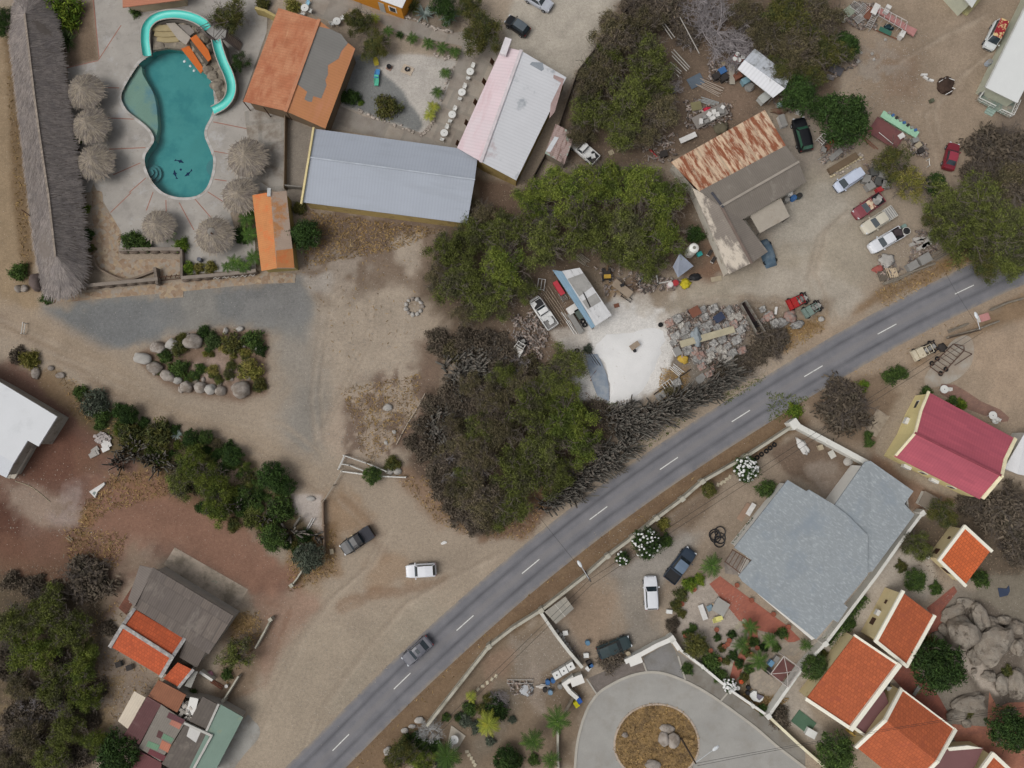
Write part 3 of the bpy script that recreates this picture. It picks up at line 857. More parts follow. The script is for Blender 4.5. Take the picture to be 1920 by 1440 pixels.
def walls(root,pts,mat,inset=.35,drop=.16,name='wall',z0=0.0):
 w=[W(*p)for p in pts]
 c=sum(w,Vector((0,0,0)))/len(w)
 o=[]
 for v in w:
  d=Vector((c.x-v.x,c.y-v.y,0)).normalized()*inset*1.35
  o.append(Vector((v.x+d.x,v.y+d.y,v.z-drop)))
 n=len(o)
 a=sum(o[i].x*o[(i+1)%n].y-o[(i+1)%n].x*o[i].y for i in range(n))
 q=o if a>0 else o[::-1]
 mb=MB().add([(v.x,v.y,z0)for v in q]+q,[[i,(i+1)%n,n+(i+1)%n,n+i]for i in range(n)])
 mb.build(name,mat,root)
 return o
def on_wall(root,a,b,u0,u1,z0,z1,mat,name='window',depth=.06,out=.03,parent=None):
 """a panel on the wall from corner a to corner b (u along it, z up)"""
 a,b=Vector((a.x,a.y,0)),Vector((b.x,b.y,0))
 d=b-a
 L=d.length
 d.normalize()
 n=Vector((d.y,-d.x,0))
 c=a+d*(u0+u1)/2*L+Vector((0,0,(z0+z1)/2))
 r=Vector((W(960,837).x,0,0))
 if n.dot(Vector((0,0,0))-c)<0:n=-n
 return MB().box(c+n*out,((u1-u0)*L,depth,z1-z0),math.atan2(d.y,d.x)).build(name,mat,parent or root)
def verge(root,pts,w,mat,h=.22,name='verge',up=.10):
 q=[W(*p)for p in pts]
 mb=MB()
 for a,b in zip(q[:-1],q[1:]):
  d=(b-a);d2=Vector((d.x,d.y,0)).normalized();n=Vector((-d2 .y,d2 .x,0))*w/2
  e=d2*w*.3
  mb.slab([a-n-e+Vector((0,0,up)),b-n+e+Vector((0,0,up)),b+n+e+Vector((0,0,up)),a+n-e+Vector((0,0,up))],h)
 return mb.build(name,mat,root)
def house(name,label,pts,cat='house',group=None):
 w=[W(*p)for p in pts]
 c=sum(w,Vector((0,0,0)))/len(w)
 return thing(name,label,cat,(c.x,c.y,0),0,group)
def dirang(p,q,z=3):
 a,b=W(p[0],p[1],z),W(q[0],q[1],z)
 return math.atan2(b.y-a.y,b.x-a.x)
glass=M("window_glass",(38,44,50),rough=.15,var=.2,spec=.6)
white_p=M("white_paint",(212,210,204),var=.05,fine=.05)
cream=M("cream_paint",(208,192,150),var=.05,scale=.6,fine=.05,stain=((168,148,104),.7,.62,.78,.2,(1,1,1)))
olive_w=M("ochre_wall",(170,148,96),var=.1,scale=.8,stain=((120,104,74),.8,.55,.7,.2,(1,1,1)))
dark_brown=M("brown_wood",(76,54,42),var=.15)
acw=M("ac_white",(205,204,200),var=.06)
a=dirang((579,295),(890,336))
gm1=M("grey_metal_roof",(155,161,171),rough=.6,var=.03,scale=.25,ribs=(a,.45,.05),fine=.03,stain=((146,152,160),.3,.5,.75,a,(.3,2,1)))
g=house('hall',"long hall with a plain blue grey metal roof and ochre walls",pp(587,241,897,283,876,419,566,379),'building')
roof(g,[(587,241,3.1),(897,283,3.1),(890,337,4.3),(579,295,4.3)],gm1)
roof(g,[(579,295,4.3),(890,337,4.3),(876,419,3.1),(566,379,3.1)],gm1)
verge(g,[(579,295,4.34),(890,337,4.34)],.22,M("ridge_grey",(166,172,180),rough=.6),.08,'ridge_cap')
walls(g,[(587,241,3.1),(897,283,3.1),(890,337,4.3),(876,419,3.1),(566,379,3.1),(579,295,4.3)],olive_w,.3)
verge(g,[(588,240,3.3),(579,295,4.5),(565,381,3.3)],.28,M("parapet_cream",(206,190,142),var=.06),.35,'parapet')
g=house('hall',"hall whose corrugated roof is pink on one slope and white on the other",pp(942,87,1062,145,968,338,857,277),'building')
a=dirang((977,95),(902,303))
pk=M("pink_metal_roof",(206,188,192),rough=.6,var=.05,scale=.2,ribs=(a,.5,.05),col2=(204,192,195),lo=.4,hi=.7,fine=.04,stain=((196,168,172),.3,.52,.75,a,(.4,2,1)))
wh=M("white_metal_roof",(198,199,202),rough=.55,var=.04,scale=.3,ribs=(a,.5,.05),fine=.04,stain=[((150,155,160),.22,.56,.66,a,(1,1,1)),((165,140,140),.12,.60,.72,.5,(1,1,1))])
roof(g,[(942,87,3.2),(977,95,4.4),(902,303,4.4),(857,277,3.2)],pk,label="pink roof slope")
rw,pl=roof(g,[(977,95,4.4),(1062,145,3.2),(968,338,3.2),(902,303,4.4)],wh,label="white roof slope with grey stains")
verge(g,[(977,95,4.44),(902,303,4.44)],.45,M("ridge_pale",(196,188,190)),.08,'ridge_cap')
patch(rw,[(1038,140),(1058,148),(1040,210),(1030,222),(1034,180)],pl,M("rust_blush",(158,136,132),var=.15,scale=2),'rusty_sheet',.02,.015)
patch(rw,t(2,0,115,500,150,465,230,470,240,520,190,560,180,620,130,600),pl,M("tar_smear",(138,144,150),var=.12,scale=1.5),'tar_repair',.02,.015)
wc=walls(g,[(942,87,3.2),(977,95,4.4),(1062,145,3.2),(968,338,3.2),(902,303,4.4),(857,277,3.2)],M("ochre_wall_dark",(150,130,82),var=.1,stain=((112,96,66),.8,.5,.7,.2,(1,1,1))),.25)
for i,(x,y)in enumerate(t(1,0,1765,455,1705,605,1640,760,1573,915,1508,1070)):
 c=W(x,y,2.3)
 MB().box((c.x+.1,c.y,2.0),(.75,.10,.9),a+.0,tilt=(.5,0)).build('shutter',dark_brown,g)
MB().box(W(948,88,4.2),(2.6,1.0,.5),a).build('vent_box',M("vent_white",(205,200,202)),g)
g=house('lean_to',"narrow lean-to shed roofed in white, green and rusty sheets beside the pink hall",pp(1042,232,1075,250,1055,305,1022,285),'shed')
a=dirang((1042,232),(1022,285))
rr,pl=roof(g,[(1042,232,2.6),(1078,252,2.2),(1058,308,2.2),(1022,287,2.6)],M("patched_sheet",(160,140,134),var=.1,ribs=(a,.3,.1),stain=[((120,96,88),1.4,.5,.6,a,(.3,2,1)),((150,168,156),.6,.54,.6,.3,(1,1,1))]))
patch(rr,pp(1040,256,1048,258,1032,285,1023,284),pl,M("white_sheet",(196,198,200)),'white_sheet')
walls(g,[(1042,232,2.6),(1078,252,2.2),(1058,308,2.2),(1022,287,2.6)],M("shed_wall",(128,118,104),var=.15),.2)
g=house('hall',"hall with a rusty orange corrugated roof partly repainted grey",pp(522,15,666,91,610,241,456,190),'building')
a=dirang((598,38),(536,208))
ro=M("rusty_orange_roof",(164,104,74),rough=.8,var=.1,scale=.5,ribs=(a,.42,.08),col2=(180,128,96),lo=.42,hi=.68,fine=.16,stain=[((186,142,108),.8,.60,.75,a,(.25,3,1)),((150,86,60),.35,.55,.72,a,(.5,1.5,1)),((196,168,146),4.5,.70,.78,0,(1,1,1))])
r2=M("orange_paint_roof",(178,122,82),rough=.75,var=.05,scale=.4,ribs=(a,.42,.06),fine=.05,stain=((186,128,100),.4,.5,.75,a,(.4,2,1)))
roof(g,[(522,15,3.3),(598,38,4.7),(536,208,4.7),(456,190,3.3)],ro,label="rusty roof slope")
rg,pl=roof(g,[(598,38,4.7),(666,91,3.3),(610,241,3.3),(536,208,4.7)],r2,label="orange roof slope half repainted grey")
patch(rg,t(1,0,475,200,560,220,640,258,690,325,640,385,620,440,540,490,540,560,520,600,530,640,490,740,430,722,420,765,390,762,275,690,340,500,400,360),pl,M("grey_roof_paint",(122,120,116),var=.06,scale=.5,ribs=(a,.42,.05),fine=.05,stain=((170,164,156),5,.70,.78,0,(1,1,1))),'grey_paint')
verge(g,[(598,38,4.74),(536,208,4.74)],.5,M("rust_ridge",(176,122,92),var=.12),.08,'ridge_cap')
walls(g,[(522,15,3.3),(598,38,4.7),(666,91,3.3),(610,241,3.3),(536,208,4.7),(456,190,3.3)],M("brown_wall",(112,96,78),var=.15),.5)
for x,y in pp(456,190,495,202,536,208,610,241):
 c=W(x,y,2.9);MB().tube([(c.x,c.y,0),(c.x,c.y,2.95)],.08).build('post',dark_brown,g)
g=house('gatehouse',"small gatehouse with an orange roof, one half faded to pale grey, at the pool entrance",pp(473,366,537,358,552,503,490,508),'building')
a=dirang((508,360),(519,505))
o1=M("gate_orange",(184,124,78),var=.08,scale=.7,ribs=(a,.3,.06),stain=((196,110,64),.5,.5,.65,.3,(1,1,1)))
o2=M("gate_faded",(170,150,134),var=.06,scale=.6,ribs=(a,.3,.05),stain=[((176,126,84),.22,.52,.60,1.2,(1,1,1))])
roof(g,[(473,366,2.8),(507,360,3.7),(519,503,3.7),(490,508,2.8)],o1,label="orange roof slope")
rb,pl=roof(g,[(507,360,3.7),(537,358,2.8),(552,503,2.8),(519,503,3.7)],o2,label="pale roof slope with an orange end")
patch(rb,pp(518,470,549,466,552,502,519,502),pl,o1,'orange_sheet')
walls(g,[(473,366,2.8),(507,360,3.7),(537,358,2.8),(552,503,2.8),(519,503,3.7),(490,508,2.8)],M("gate_wall",(150,136,88),var=.1),.35)
MB().box(W(505,361,3.7),(.5,1.2,.4),0).build('vent',M("vent_grey",(170,172,172)),g)
c=W(518,506,.6);MB().box((c.x,c.y,.6),(2.0,.12,.9),.05).build('shutter',M("shutter_yellow",(160,138,70)),g)
g=house('house',"house with a plain terracotta roof north of the pool slide",pp(228,-70,345,-80,345,0,230,13),'house')
roof(g,[(228,-80,3.4),(350,-95,3.4),(347,-1,2.3),(230,14,2.3)],M("terracotta_sheet",(172,116,92),var=.05,ribs=(1.5,.35,.06)))
walls(g,[(228,-80,3.4),(350,-95,3.4),(347,-1,2.3),(230,14,2.3)],M("cream_dull",(178,164,140)),.6)
g=house('house',"bright orange house with a white roof, grey door and white framed window",pp(650,-24,754,15,780,-45,690,-80),'house')
roof(g,[(640,-27,3.2),(754,15,3.2),(782,-45,4.2),(670,-90,4.2)],M("white_roof",(205,205,206),var=.03))
wc=walls(g,[(640,-27,3.2),(754,15,3.2),(782,-45,4.2),(670,-90,4.2)],M("orange_wall",(196,132,44),var=.06),.25)
on_wall(g,wc[0],wc[1],.58,.68,.0,2.2,M("grey_door",(168,168,164)),'door')
w_=on_wall(g,wc[0],wc[1],.76,.90,1.0,2.2,white_p,'window');on_wall(g,wc[0],wc[1],.78,.88,1.1,2.1,glass,'pane',.06,.05,w_)
g=house('shed',"open shed with a white sheet roof streaked black and a blue strip along its eave",pp(1037,505,1087,503,1146,590,1115,612),'shed')
a=dirang((1087,503),(1146,590))
rr,pl=roof(g,[(1054,508,2.9),(1087,502,2.6),(1147,591,2.6),(1117,611,2.9)],M("white_sheet_roof",(200,200,200),rough=.5,var=.04,ribs=(a+1.57,1.0,.05),stain=((60,58,54),.8,.58,.72,a+1.57,(3,.8,1))))
for q in(((1064,523),(1094,512),(1111,537),(1086,556)),((1092,565),(1117,549),(1127,565),(1102,580))):
 patch(rr,q,pl,M("grey_film",(150,148,144),var=.15,scale=1.0),'grey_sheet')
patch(rr,pp(1092,547,1094,546,1108,575,1106,577),pl,M("black_bar",(44,42,42)),'strap')
roof(g,[(1036,506,2.4),(1055,509,2.5),(1116,612,2.5),(1109,616,2.4)],M("blue_sheet_roof",(122,148,166),var=.08,ribs=(a+1.57,.35,.08)),label="blue roof strip")
for x,y in pp(1040,508,1087,504,1145,590,1114,612):
 c=W(x,y,2.5);MB().tube([(c.x,c.y,0),(c.x,c.y,2.45)],.07).build('post',M("shed_post",(110,104,98)),g)
walls(g,[(1040,508,2.3),(1085,506,2.3),(1112,545,2.3),(1070,560,2.3)],M("shed_wall",(128,118,104),var=.15),.3)
g=house('shed',"leaning workshop shed with a white corrugated roof under the trees",pp(1415,92,1480,143,1450,183,1383,130),'shed')
a=dirang((1383,130),(1450,183))
rr,pl=roof(g,[(1383,129,2.6),(1396,112,3.0),(1472,166,3.0),(1450,183,2.6)],M("white_corrugated",(208,209,212),rough=.5,var=.03,ribs=(a,.55,.07),fine=.03))
rr,pl=roof(g,[(1396,112,3.05),(1415,91,2.7),(1482,142,2.7),(1473,165,3.05)],M("dirty_corrugated",(178,182,188),rough=.5,var=.06,ribs=(a,.55,.08),stain=((110,112,108),.5,.52,.66,0,(1,1,1))))
for x,y in pp(1386,129,1415,94,1478,143,1450,181,1418,155):
 c=W(x,y,2.5);MB().tube([(c.x,c.y,0),(c.x,c.y,2.5)],.07).build('post',M("shed_post",(110,104,98)),g)
walls(g,[(1398,112,2.6),(1415,93,2.6),(1480,142,2.6),(1466,160,2.6)],M("shed_wall",(128,118,104),var=.15),.2)
g=house('workshop',"L shaped workshop with one rust streaked roof slope and grey corrugated roofs",pp(1258,304,1434,206,1511,340,1440,472,1368,513),'building')
a=dirang((1258,304),(1434,206))
wallw=M("dirty_white_wall",(186,180,168),var=.08,stain=((130,118,100),.8,.52,.7,.3,(1,1,1)))
rust=M("rust_streak_roof",(196,172,146),rough=.85,var=.08,scale=.6,ribs=(a,.55,.10),fine=.12,tiles=(2.2,60.,.8,a),stain=[((134,80,56),.55,.46,.56,a,(2.6,.5,1)),((104,62,46),.9,.57,.68,a,(2.2,.7,1)),((214,196,172),.5,.60,.7,a,(2.5,.5,1))])
roof(g,[(1258,304,2.9),(1434,206,2.9),(1474,274,3.5),(1312,359,3.5)],rust,label="rust streaked roof slope")
gr=M("grey_asbestos_roof",(116,109,101),rough=.9,var=.08,scale=.5,ribs=(a,.3,.10),fine=.1,stain=[((142,136,126),.5,.56,.75,a,(1,.5,1)),((196,190,180),5.5,.73,.78,0,(1,1,1))])
aw=dirang((1352,387),(1409,492))
gw=M("grey_wing_roof",(124,116,108),rough=.9,var=.08,scale=.5,ribs=(aw,.3,.10),fine=.1,stain=[((150,143,133),.6,.55,.72,aw,(.5,1,1)),((196,190,180),5.5,.73,.78,0,(1,1,1))])
gw2=M("grey_wing_roof_worn",(124,116,108),rough=.9,var=.08,scale=.5,ribs=(aw,.3,.10),fine=.1,stain=[((186,176,162),.16,.52,.60,aw,(1,2,1)),((196,190,180),5.5,.72,.78,0,(1,1,1))])
roof(g,[(1312,358,3.75),(1473,273,3.75),(1497,304,4.2),(1352,387,4.2)],gr)
roof(g,[(1352,387,4.2),(1497,304,4.2),(1512,341,3.4),(1378,420,3.4)],gr)
roof(g,[(1298,352,3.15),(1318,362,3.5),(1352,387,4.16),(1409,493,4.16),(1367,514,3.1)],gw2,label="grey roof slope worn white along its lower edge")
roof(g,[(1352,387,4.16),(1396,414,3.3),(1440,472,3.2),(1409,493,4.16)],gw)
verge(g,[(1352,387,4.25),(1497,304,4.25)],.35,M("ridge_dirty",(148,140,130)),.1,'ridge_cap')
verge(g,[(1352,387,4.22),(1409,493,4.22)],.35,M("ridge_brown",(112,98,90)),.1,'ridge_cap')
verge(g,[(1335,362,3.9),(1355,388,4.3)],.35,M("gutter_dark",(70,70,76)),.12,'gutter')
walls(g,[(1258,304,2.9),(1434,206,2.9),(1497,304,3.9),(1512,341,3.3),(1396,414,3.2),(1440,472,3.1),(1409,493,4.0),(1367,514,3.0),(1298,352,3.0)],wallw,.3,.2)
q=[W(1345,462,0),W(1362,500,0)]
MB().box((q[0]+q[1])/2+Vector((-.1,0,1.6)),(.1,1.4,.9),.35).build('window',glass,g)
rr,pl=roof(g,[(1405,402,2.75),(1464,371,2.75),(1481,406,2.6),(1425,437,2.6)],M("pale_flat_roof",(158,150,138),var=.06,stain=((142,130,116),.5,.55,.7,.2,(1,1,1))),.15,'canopy')
for x,y in pp(1464,372,1480,406,1426,435):
 c=W(x,y,2.6);MB().tube([(c.x,c.y,0),(c.x,c.y,2.5)],.08).build('post',M("shed_post",(110,104,98)),g)
g=house('house',"white roofed building with a railed teal porch at its end",pp(1848,162,1907,192,1990,30,1925,5),'house')
roof(g,[(1847,163,3.0),(1908,193,3.0),(2010,-10,3.4),(1948,-42,3.4)],M("bright_white_roof",(206,208,206),rough=.5,var=.02,fine=.02))
verge(g,[(1847,163,3.04),(1948,-42,3.4)],.2,M("gutter_grey",(170,170,164)),.15,'gutter')
walls(g,[(1847,163,2.9),(1908,193,2.9),(2010,-10,3.2),(1948,-42,3.2)],M("pale_green_wall",(176,178,160),var=.08),.5)
po=sheet('porch_floor',pp(1832,189,1850,165,1904,192,1892,221),.4,M("teal_tile",(118,134,124),var=.12,scale=.8,tiles=(.6,.6,.85,.5),col2=(150,142,128)),parent=g)
pb=MB().prism([W(x,y,0)for x,y in pp(1832,189,1850,165,1904,192,1892,221)],0,.39);pb.build('porch_base',M("porch_wall",(190,190,182)),g)
for i,(p,q)in enumerate((((1829,189),(1847,164)),((1829,189),(1860,204)),((1870,210),(1893,221)),((1893,221),(1906,193)))):
 A,B=W(*p,.4),W(*q,.4);mb=MB()
 mb.tube([A+Vector((0,0,.95)),B+Vector((0,0,.95))],.06,6);mb.tube([A+Vector((0,0,.5)),B+Vector((0,0,.5))],.03,5)
 for k in range(5):
  c=A.lerp(B,k/4);mb.tube([c,c+Vector((0,0,.95))],.03,5)
 mb.build('railing',M("rail_white",(205,205,200)),g)
mb=MB()
for k in range(3):
 c=W(1858-k*2.2,206+k*3.2,0);mb.box((c.x,c.y,.17-k*.06),(1.3,.55,.34-k*.11),-.5)
mb.build('steps',M("step_teal",(142,160,150)),g)
for x,y,s in((1838,178,.5),(1848,175,.4),(1868,186,.45),(1880,192,.4)):
 c=W(x,y,.4);MB().box((c.x,c.y,.62),(s,s,.45),x).build('stored_box',M("mixed_box",(120,120,118),orand=.4),g)
g=house('house',"pale building with a yellow green verandah floor at the top edge of the yard",pp(1755,-12,1810,28,1842,-8,1800,-50),'house')
roof(g,[(1765,-48,3.3),(1823,14,3.3),(1850,-30,3.5),(1800,-90,3.5)],M("pale_roof",(188,190,186),var=.04))
walls(g,[(1765,-48,3.2),(1823,14,3.2),(1850,-30,3.4),(1800,-90,3.4)],M("pale_green_wall",(176,178,160),var=.08),.5)
MB().prism([W(x,y,0)for x,y in pp(1750,-20,1806,27,1812,30,1842,-4,1800,-60)],0,.3).build('verandah',M("yellow_green_floor",(166,160,116),var=.1,col2=(146,136,104)),g)
g=house('house',"white flat roofed house on the red earth plot",pp(0,718,107,780,72,836,12,896),'house')
wr=M("white_flat_roof",(203,205,207),var=.025,scale=.3,fine=.02,stain=((192,194,196),.4,.55,.75,.3,(1,1,1)))
roof(g,[(-70,680,3.4),(2,718,3.4),(107,781,3.4),(72,837,3.4),(52,826,3.4),(26,868,3.4),(-70,810,3.4)],wr,.25)
roof(g,[(-70,812,3.1),(26,867,3.1),(12,896,3.1),(-70,855,3.1)],M("white_low_roof",(196,199,203),var=.03),.2,label="lower white roof strip")
hw=M("grey_plaster",(152,146,136),var=.08,stain=((118,108,96),.8,.52,.7,.2,(1,1,1)))
walls(g,[(-70,682,3.3),(2,720,3.3),(105,781,3.3),(72,834,3.3),(52,823,3.3),(12,893,3.0),(-70,852,3.0)],hw,.15,.2)
MB().slab([W(x,y,1.1)for x,y in pp(52,835,60,841,27,898,19,896)],.25).build('planter_wall',M("pale_ledge",(176,168,156),var=.1),g)
MB().prism([W(x,y,0)for x,y in pp(52,835,59,840,26,897,18,895)],0,.9).build('planter_base',hw,g)
g=house('house',"old house with a grey corrugated roof above orange tiled slopes",pp(289,1065,437,1155,345,1197,207,1212),'house')
a=dirang((289,1065),(437,1155))
roof(g,[(287,1064,3.7),(438,1155,3.7),(391,1227,2.9),(250,1139,2.9)],M("grey_corrugated",(104,96,90),rough=.9,var=.06,scale=.4,ribs=(a,.32,.12),tiles=(1.5,3.4,.8,a),fine=.06,stain=((128,120,112),.5,.55,.75,a,(1,.4,1))),label="grey corrugated roof slope")
roof(g,[(262,1060,3.0),(289,1066,3.6),(252,1138,3.2),(240,1124,2.8)],M("grey_corrugated_b",(112,104,98),ribs=(a+1.57,.3,.1),var=.08))
tl=M("orange_tile_bright",(178,86,52),var=.08,scale=.9,tiles=(.42,.5,.70,a),fine=.12,stain=((150,70,44),.7,.55,.7,.2,(1,1,1)))
roof(g,[(252,1142,2.8),(345,1198,2.8),(323,1232,3.6),(230,1173,3.6)],tl,label="orange tiled roof slope")
roof(g,[(230,1173,3.6),(323,1232,3.6),(302,1268,2.8),(207,1212,2.8)],tl,label="orange tiled roof slope")
roof(g,[(333,1242,2.9),(361,1256,2.9),(335,1288,2.4),(306,1272,2.4)],tl,label="small orange tiled roof slope")
mort=M("mortar_ridge",(140,136,134),var=.15,scale=2,col2=(170,168,164))
verge(g,[(230,1173,3.66),(323,1232,3.66)],.5,mort,.14,'ridge_cap')
verge(g,[(252,1142,2.85),(230,1173,3.66),(207,1212,2.85)],.5,mort,.2)
verge(g,[(346,1198,2.85),(323,1232,3.66),(302,1268,2.85)],.5,mort,.2)
verge(g,[(362,1256,2.95),(335,1289,2.45)],.4,mort,.18)
roof(g,[(347,1200,2.9),(386,1222,2.9),(369,1252,2.5),(336,1232,2.5)],M("dark_corrugated",(92,84,78),ribs=(a,.3,.12),var=.08,stain=((190,188,184),3,.70,.74,0,(1,1,1))))
roof(g,[(362,1258,2.2),(371,1259,2.2),(358,1290,2.2),(346,1286,2.2)],M("grey_slab",(138,136,130),var=.1),label="grey concrete slab roof")
walls(g,[(287,1064,3.5),(438,1155,3.5),(391,1227,2.8),(369,1252,2.3),(335,1287,2.3),(302,1268,2.7),(207,1212,2.7),(230,1173,3.3),(252,1142,2.7)],M("grey_wall_worn",(160,154,146),var=.1),.35,.25)
g=house('lean_to',"rusty brown sheet lean-to propped on the old corrugated roof house",pp(257,1085,222,1140,236,1152,265,1110),'shed')
a2=dirang((257,1085),(222,1140))
rs=M("brown_rust_sheet",(112,72,58),rough=.9,var=.12,scale=.9,ribs=(a2,.3,.14),col2=(92,60,48),stain=((140,100,80),.8,.56,.7,a2,(.4,2,1)))
roof(g,[(258,1084,2.5),(268,1096,2.5),(237,1153,2.0),(222,1140,2.1)],rs)
for x,y in pp(258,1084,224,1140,237,1150):
 c=W(x,y,2);MB().tube([(c.x,c.y,0),(c.x,c.y,2.05)],.06).build('post',dark_brown,g)
mb=MB()
for p,q in(((246,1130),(262,1100)),((243,1130),(255,1113)),((250,1134),(246,1114))):
 mb.tube([W(*p,2.45),W(*q,2.7)],.07,5)
mb.build('loose_batten',M("grey_timber",(140,132,124),var=.1),g)
g=house('house',"low patchwork house roofed in maroon, grey, green and rusty sheets",pp(276,1305,455,1345,400,1440,240,1380),'house')
a=dirang((276,1305),(301,1320))
rst=M("red_rust_sheet",(132,88,66),rough=.9,var=.12,ribs=(a,.3,.12),stain=[((84,56,44),.5,.58,.66,a,(.4,2,1)),((150,108,84),.6,.55,.7,a,(.4,2,1))])
roof(g,[(297,1275,2.9),(349,1303,2.9),(332,1336,2.6),(277,1306,2.6)],rst,label="rusty brown roof sheets")
roof(g,[(252,1296,2.2),(273,1308,2.4),(240,1367,2.4),(221,1352,2.2)],M("cream_sheet",(196,184,166),var=.05,ribs=(a,.35,.06),stain=((150,96,70),.5,.64,.7,a,(.5,2,1))),label="cream roof sheets with rust marks")
roof(g,[(276,1306,2.7),(302,1321,2.8),(261,1396,2.8),(232,1379,2.6)],M("maroon_sheet",(92,62,62),var=.08,ribs=(a,.3,.1),stain=((112,88,86),.5,.55,.72,a,(.4,2,1))),label="maroon roof sheets")
rr,pl=roof(g,[(302,1321,2.78),(348,1353,2.78),(301,1428,2.6),(260,1402,2.6)],M("olive_grey_sheet",(122,116,108),var=.07,ribs=(a,.3,.09),stain=((138,134,126),.6,.55,.72,a,(.4,2,1))),label="olive grey roof sheets with coloured patches")
for pts,c_ in((t(0,3,1270,1020,1390,1080,1365,1115,1250,1060),(92,60,64)),(t(0,3,1290,1075,1365,1110,1345,1150,1270,1110),(168,112,96)),(t(0,3,1190,1155,1225,1175,1205,1220,1172,1205),(86,58,58)),(t(0,3,1230,1180,1305,1220,1285,1250,1210,1215),(102,132,108)),(t(0,3,1115,1235,1200,1270,1180,1310,1095,1275),(104,136,110)),(t(0,3,1215,1230,1285,1265,1260,1325,1195,1290),(172,112,90)),(t(0,3,1125,1295,1245,1350,1225,1390,1105,1330),(104,58,62))):
 patch(rr,pts,pl,M("sheet_%d_%d"%(c_[0],c_[1]),c_,var=.08,ribs=(a,.3,.08)),'coloured_sheet')
ds=M("dark_board_roof",(94,87,81),var=.1,ribs=(a,.45,.08),stain=((116,108,100),.6,.55,.72,.2,(1,1,1)))
roof(g,[(380,1306,2.7),(410,1322,2.7),(388,1368,2.7),(355,1352,2.7)],ds)
rr,pl=roof(g,[(347,1357,2.75),(396,1380,2.75),(352,1460,2.6),(303,1432,2.6)],ds)
patch(rr,t(0,3,1425,1125,1510,1160,1470,1250,1400,1200),pl,M("lime_white",(190,188,184),var=.06,fine=.1),'lime_patch')
verge(g,[(347,1356,2.9),(397,1379,2.9),(352,1462,2.75)],.3,M("parapet_white",(176,174,168),var=.1),.25,'parapet')
verge(g,[(410,1321,2.85),(388,1369,2.85)],.3,M("parapet_white",(176,174,168)),.25,'parapet')
ag=dirang((414,1322),(367,1440))
roof(g,[(414,1321,2.8),(456,1345,2.4),(396,1460,2.4),(352,1446,2.8)],M("green_felt_roof",(118,138,126),var=.06,scale=.4,fine=.06,stain=[((136,142,118),.5,.58,.72,.2,(1,1,1)),((100,122,112),.4,.55,.75,ag,(.4,1.5,1))]),label="faded green roof")
roof(g,[(303,1430,2.3),(258,1406,2.3),(240,1440,2.2),(300,1470,2.2)],M("maroon_low",(104,66,66),var=.1,ribs=(a,.3,.1)))
walls(g,[(297,1275,2.6),(349,1303,2.6),(380,1308,2.5),(414,1322,2.6),(456,1345,2.3),(396,1460,2.3),(300,1470,2.1),(232,1379,2.5),(277,1306,2.5)],M("grey_wall_worn",(160,154,146)),.35,.25)
mb=MB()
for i in range(16):
 c=W(340+rnd.random()*26,1318+rnd.random()*30,2.2);mb.box((c.x,c.y,2.2+rnd.random()*.3),(rnd.uniform(.4,1.6),rnd.uniform(.2,.5),.08),rnd.random()*3,tilt=(rnd.uniform(-.3,.3),rnd.uniform(-.3,.3)))
mb.build('loose_board',M("scrap_board",(150,144,136),var=.2,isl=.5),g)
MB().box(W(361,1324,2.4),(1.2,2.3,.2),-.2).build('white_board',white_p,g)
g=house('house',"large villa with a speckled blue grey shingle roof and white walls",pp(1477,900,1622,868,1714,965,1530,1199,1377,1027),'house')
shg=M("speckled_shingle",(138,144,147),rough=.9,var=.06,scale=.35,fine=.0,stain=[((164,170,173),2.2,.50,.68,.9,(1.8,.6,1)),((124,131,136),1.6,.60,.72,1.2,(1,1,1)),((128,137,145),.16,.52,.7,1.2,(1,1,1))])
MAIN=pp(1477,900,1512,921,1517,918,1565,947,1592,968,1627,1003,1627,1078,1582,1132,1590,1139,1571,1167,1562,1162,1530,1199,1392,1090,1385,1080,1410,1050,1377,1027)
def zmain(x,y):
 return 3.6+.9*max(0,min(1,1-abs((x-1560)*.71-(y-1040)*.71)/190.0))
roof(g,[(x,y,4.1)for x,y in MAIN],shg,.25)
roof(g,[(1565,947,3.85),(1622,866,3.5),(1632,864,3.5),(1713,921,3.5),(1696,945,3.5),(1715,965,3.5),(1636,1071,3.8),(1615,1078,3.9),(1615,1003,3.9),(1585,968,3.9)],shg,.25)
wc=walls(g,[(1477,900,4),(1565,947,4),(1622,866,3.4),(1713,921,3.4),(1715,965,3.4),(1530,1199,3.9),(1392,1090,3.9),(1410,1050,3.9),(1377,1027,3.9)],white_p,.5,.3)
for u0,u1 in((.1,.22),(.4,.5),(.66,.78)):
 w_=on_wall(g,wc[5],wc[6],u0,u1,.9,2.2,white_p,'window',.1);on_wall(g,wc[5],wc[6],u0+.01,u1-.01,1.0,2.1,glass,'pane',.1,.06,w_)
roof(g,[(1420,1113,2.6),(1441,1122,2.9),(1531,1196,2.9),(1522,1200,2.6)],M("white_canopy",(196,194,188),var=.06,stain=((150,146,138),.8,.6,.72,.2,(1,1,1))),.08,'awning')
mb=MB()
for k in range(6):
 p,q=t(2,2,1655+k*26,1245+k*16,1600+k*26,1330+k*22)
 mb.tube([W(*p,2.6),W(*q,2.4)],.05,5)
mb.tube([W(*t(2,2,1650,1240)[0],2.6),W(*t(2,2,1800,1330)[0],2.6)],.07,5);mb.tube([W(*t(2,2,1595,1330)[0],2.4),W(*t(2,2,1740,1440)[0],2.4)],.07,5)
mb.build('pergola',M("pergola_brown",(96,70,56)),g)
sheet('terrace_floor',t(2,2,1650,1245,1800,1330,1735,1440,1600,1420,1590,1335),.12,M("terrace_floor",(132,124,116),tiles=(.8,.8,.8,.5),var=.1),parent=g)
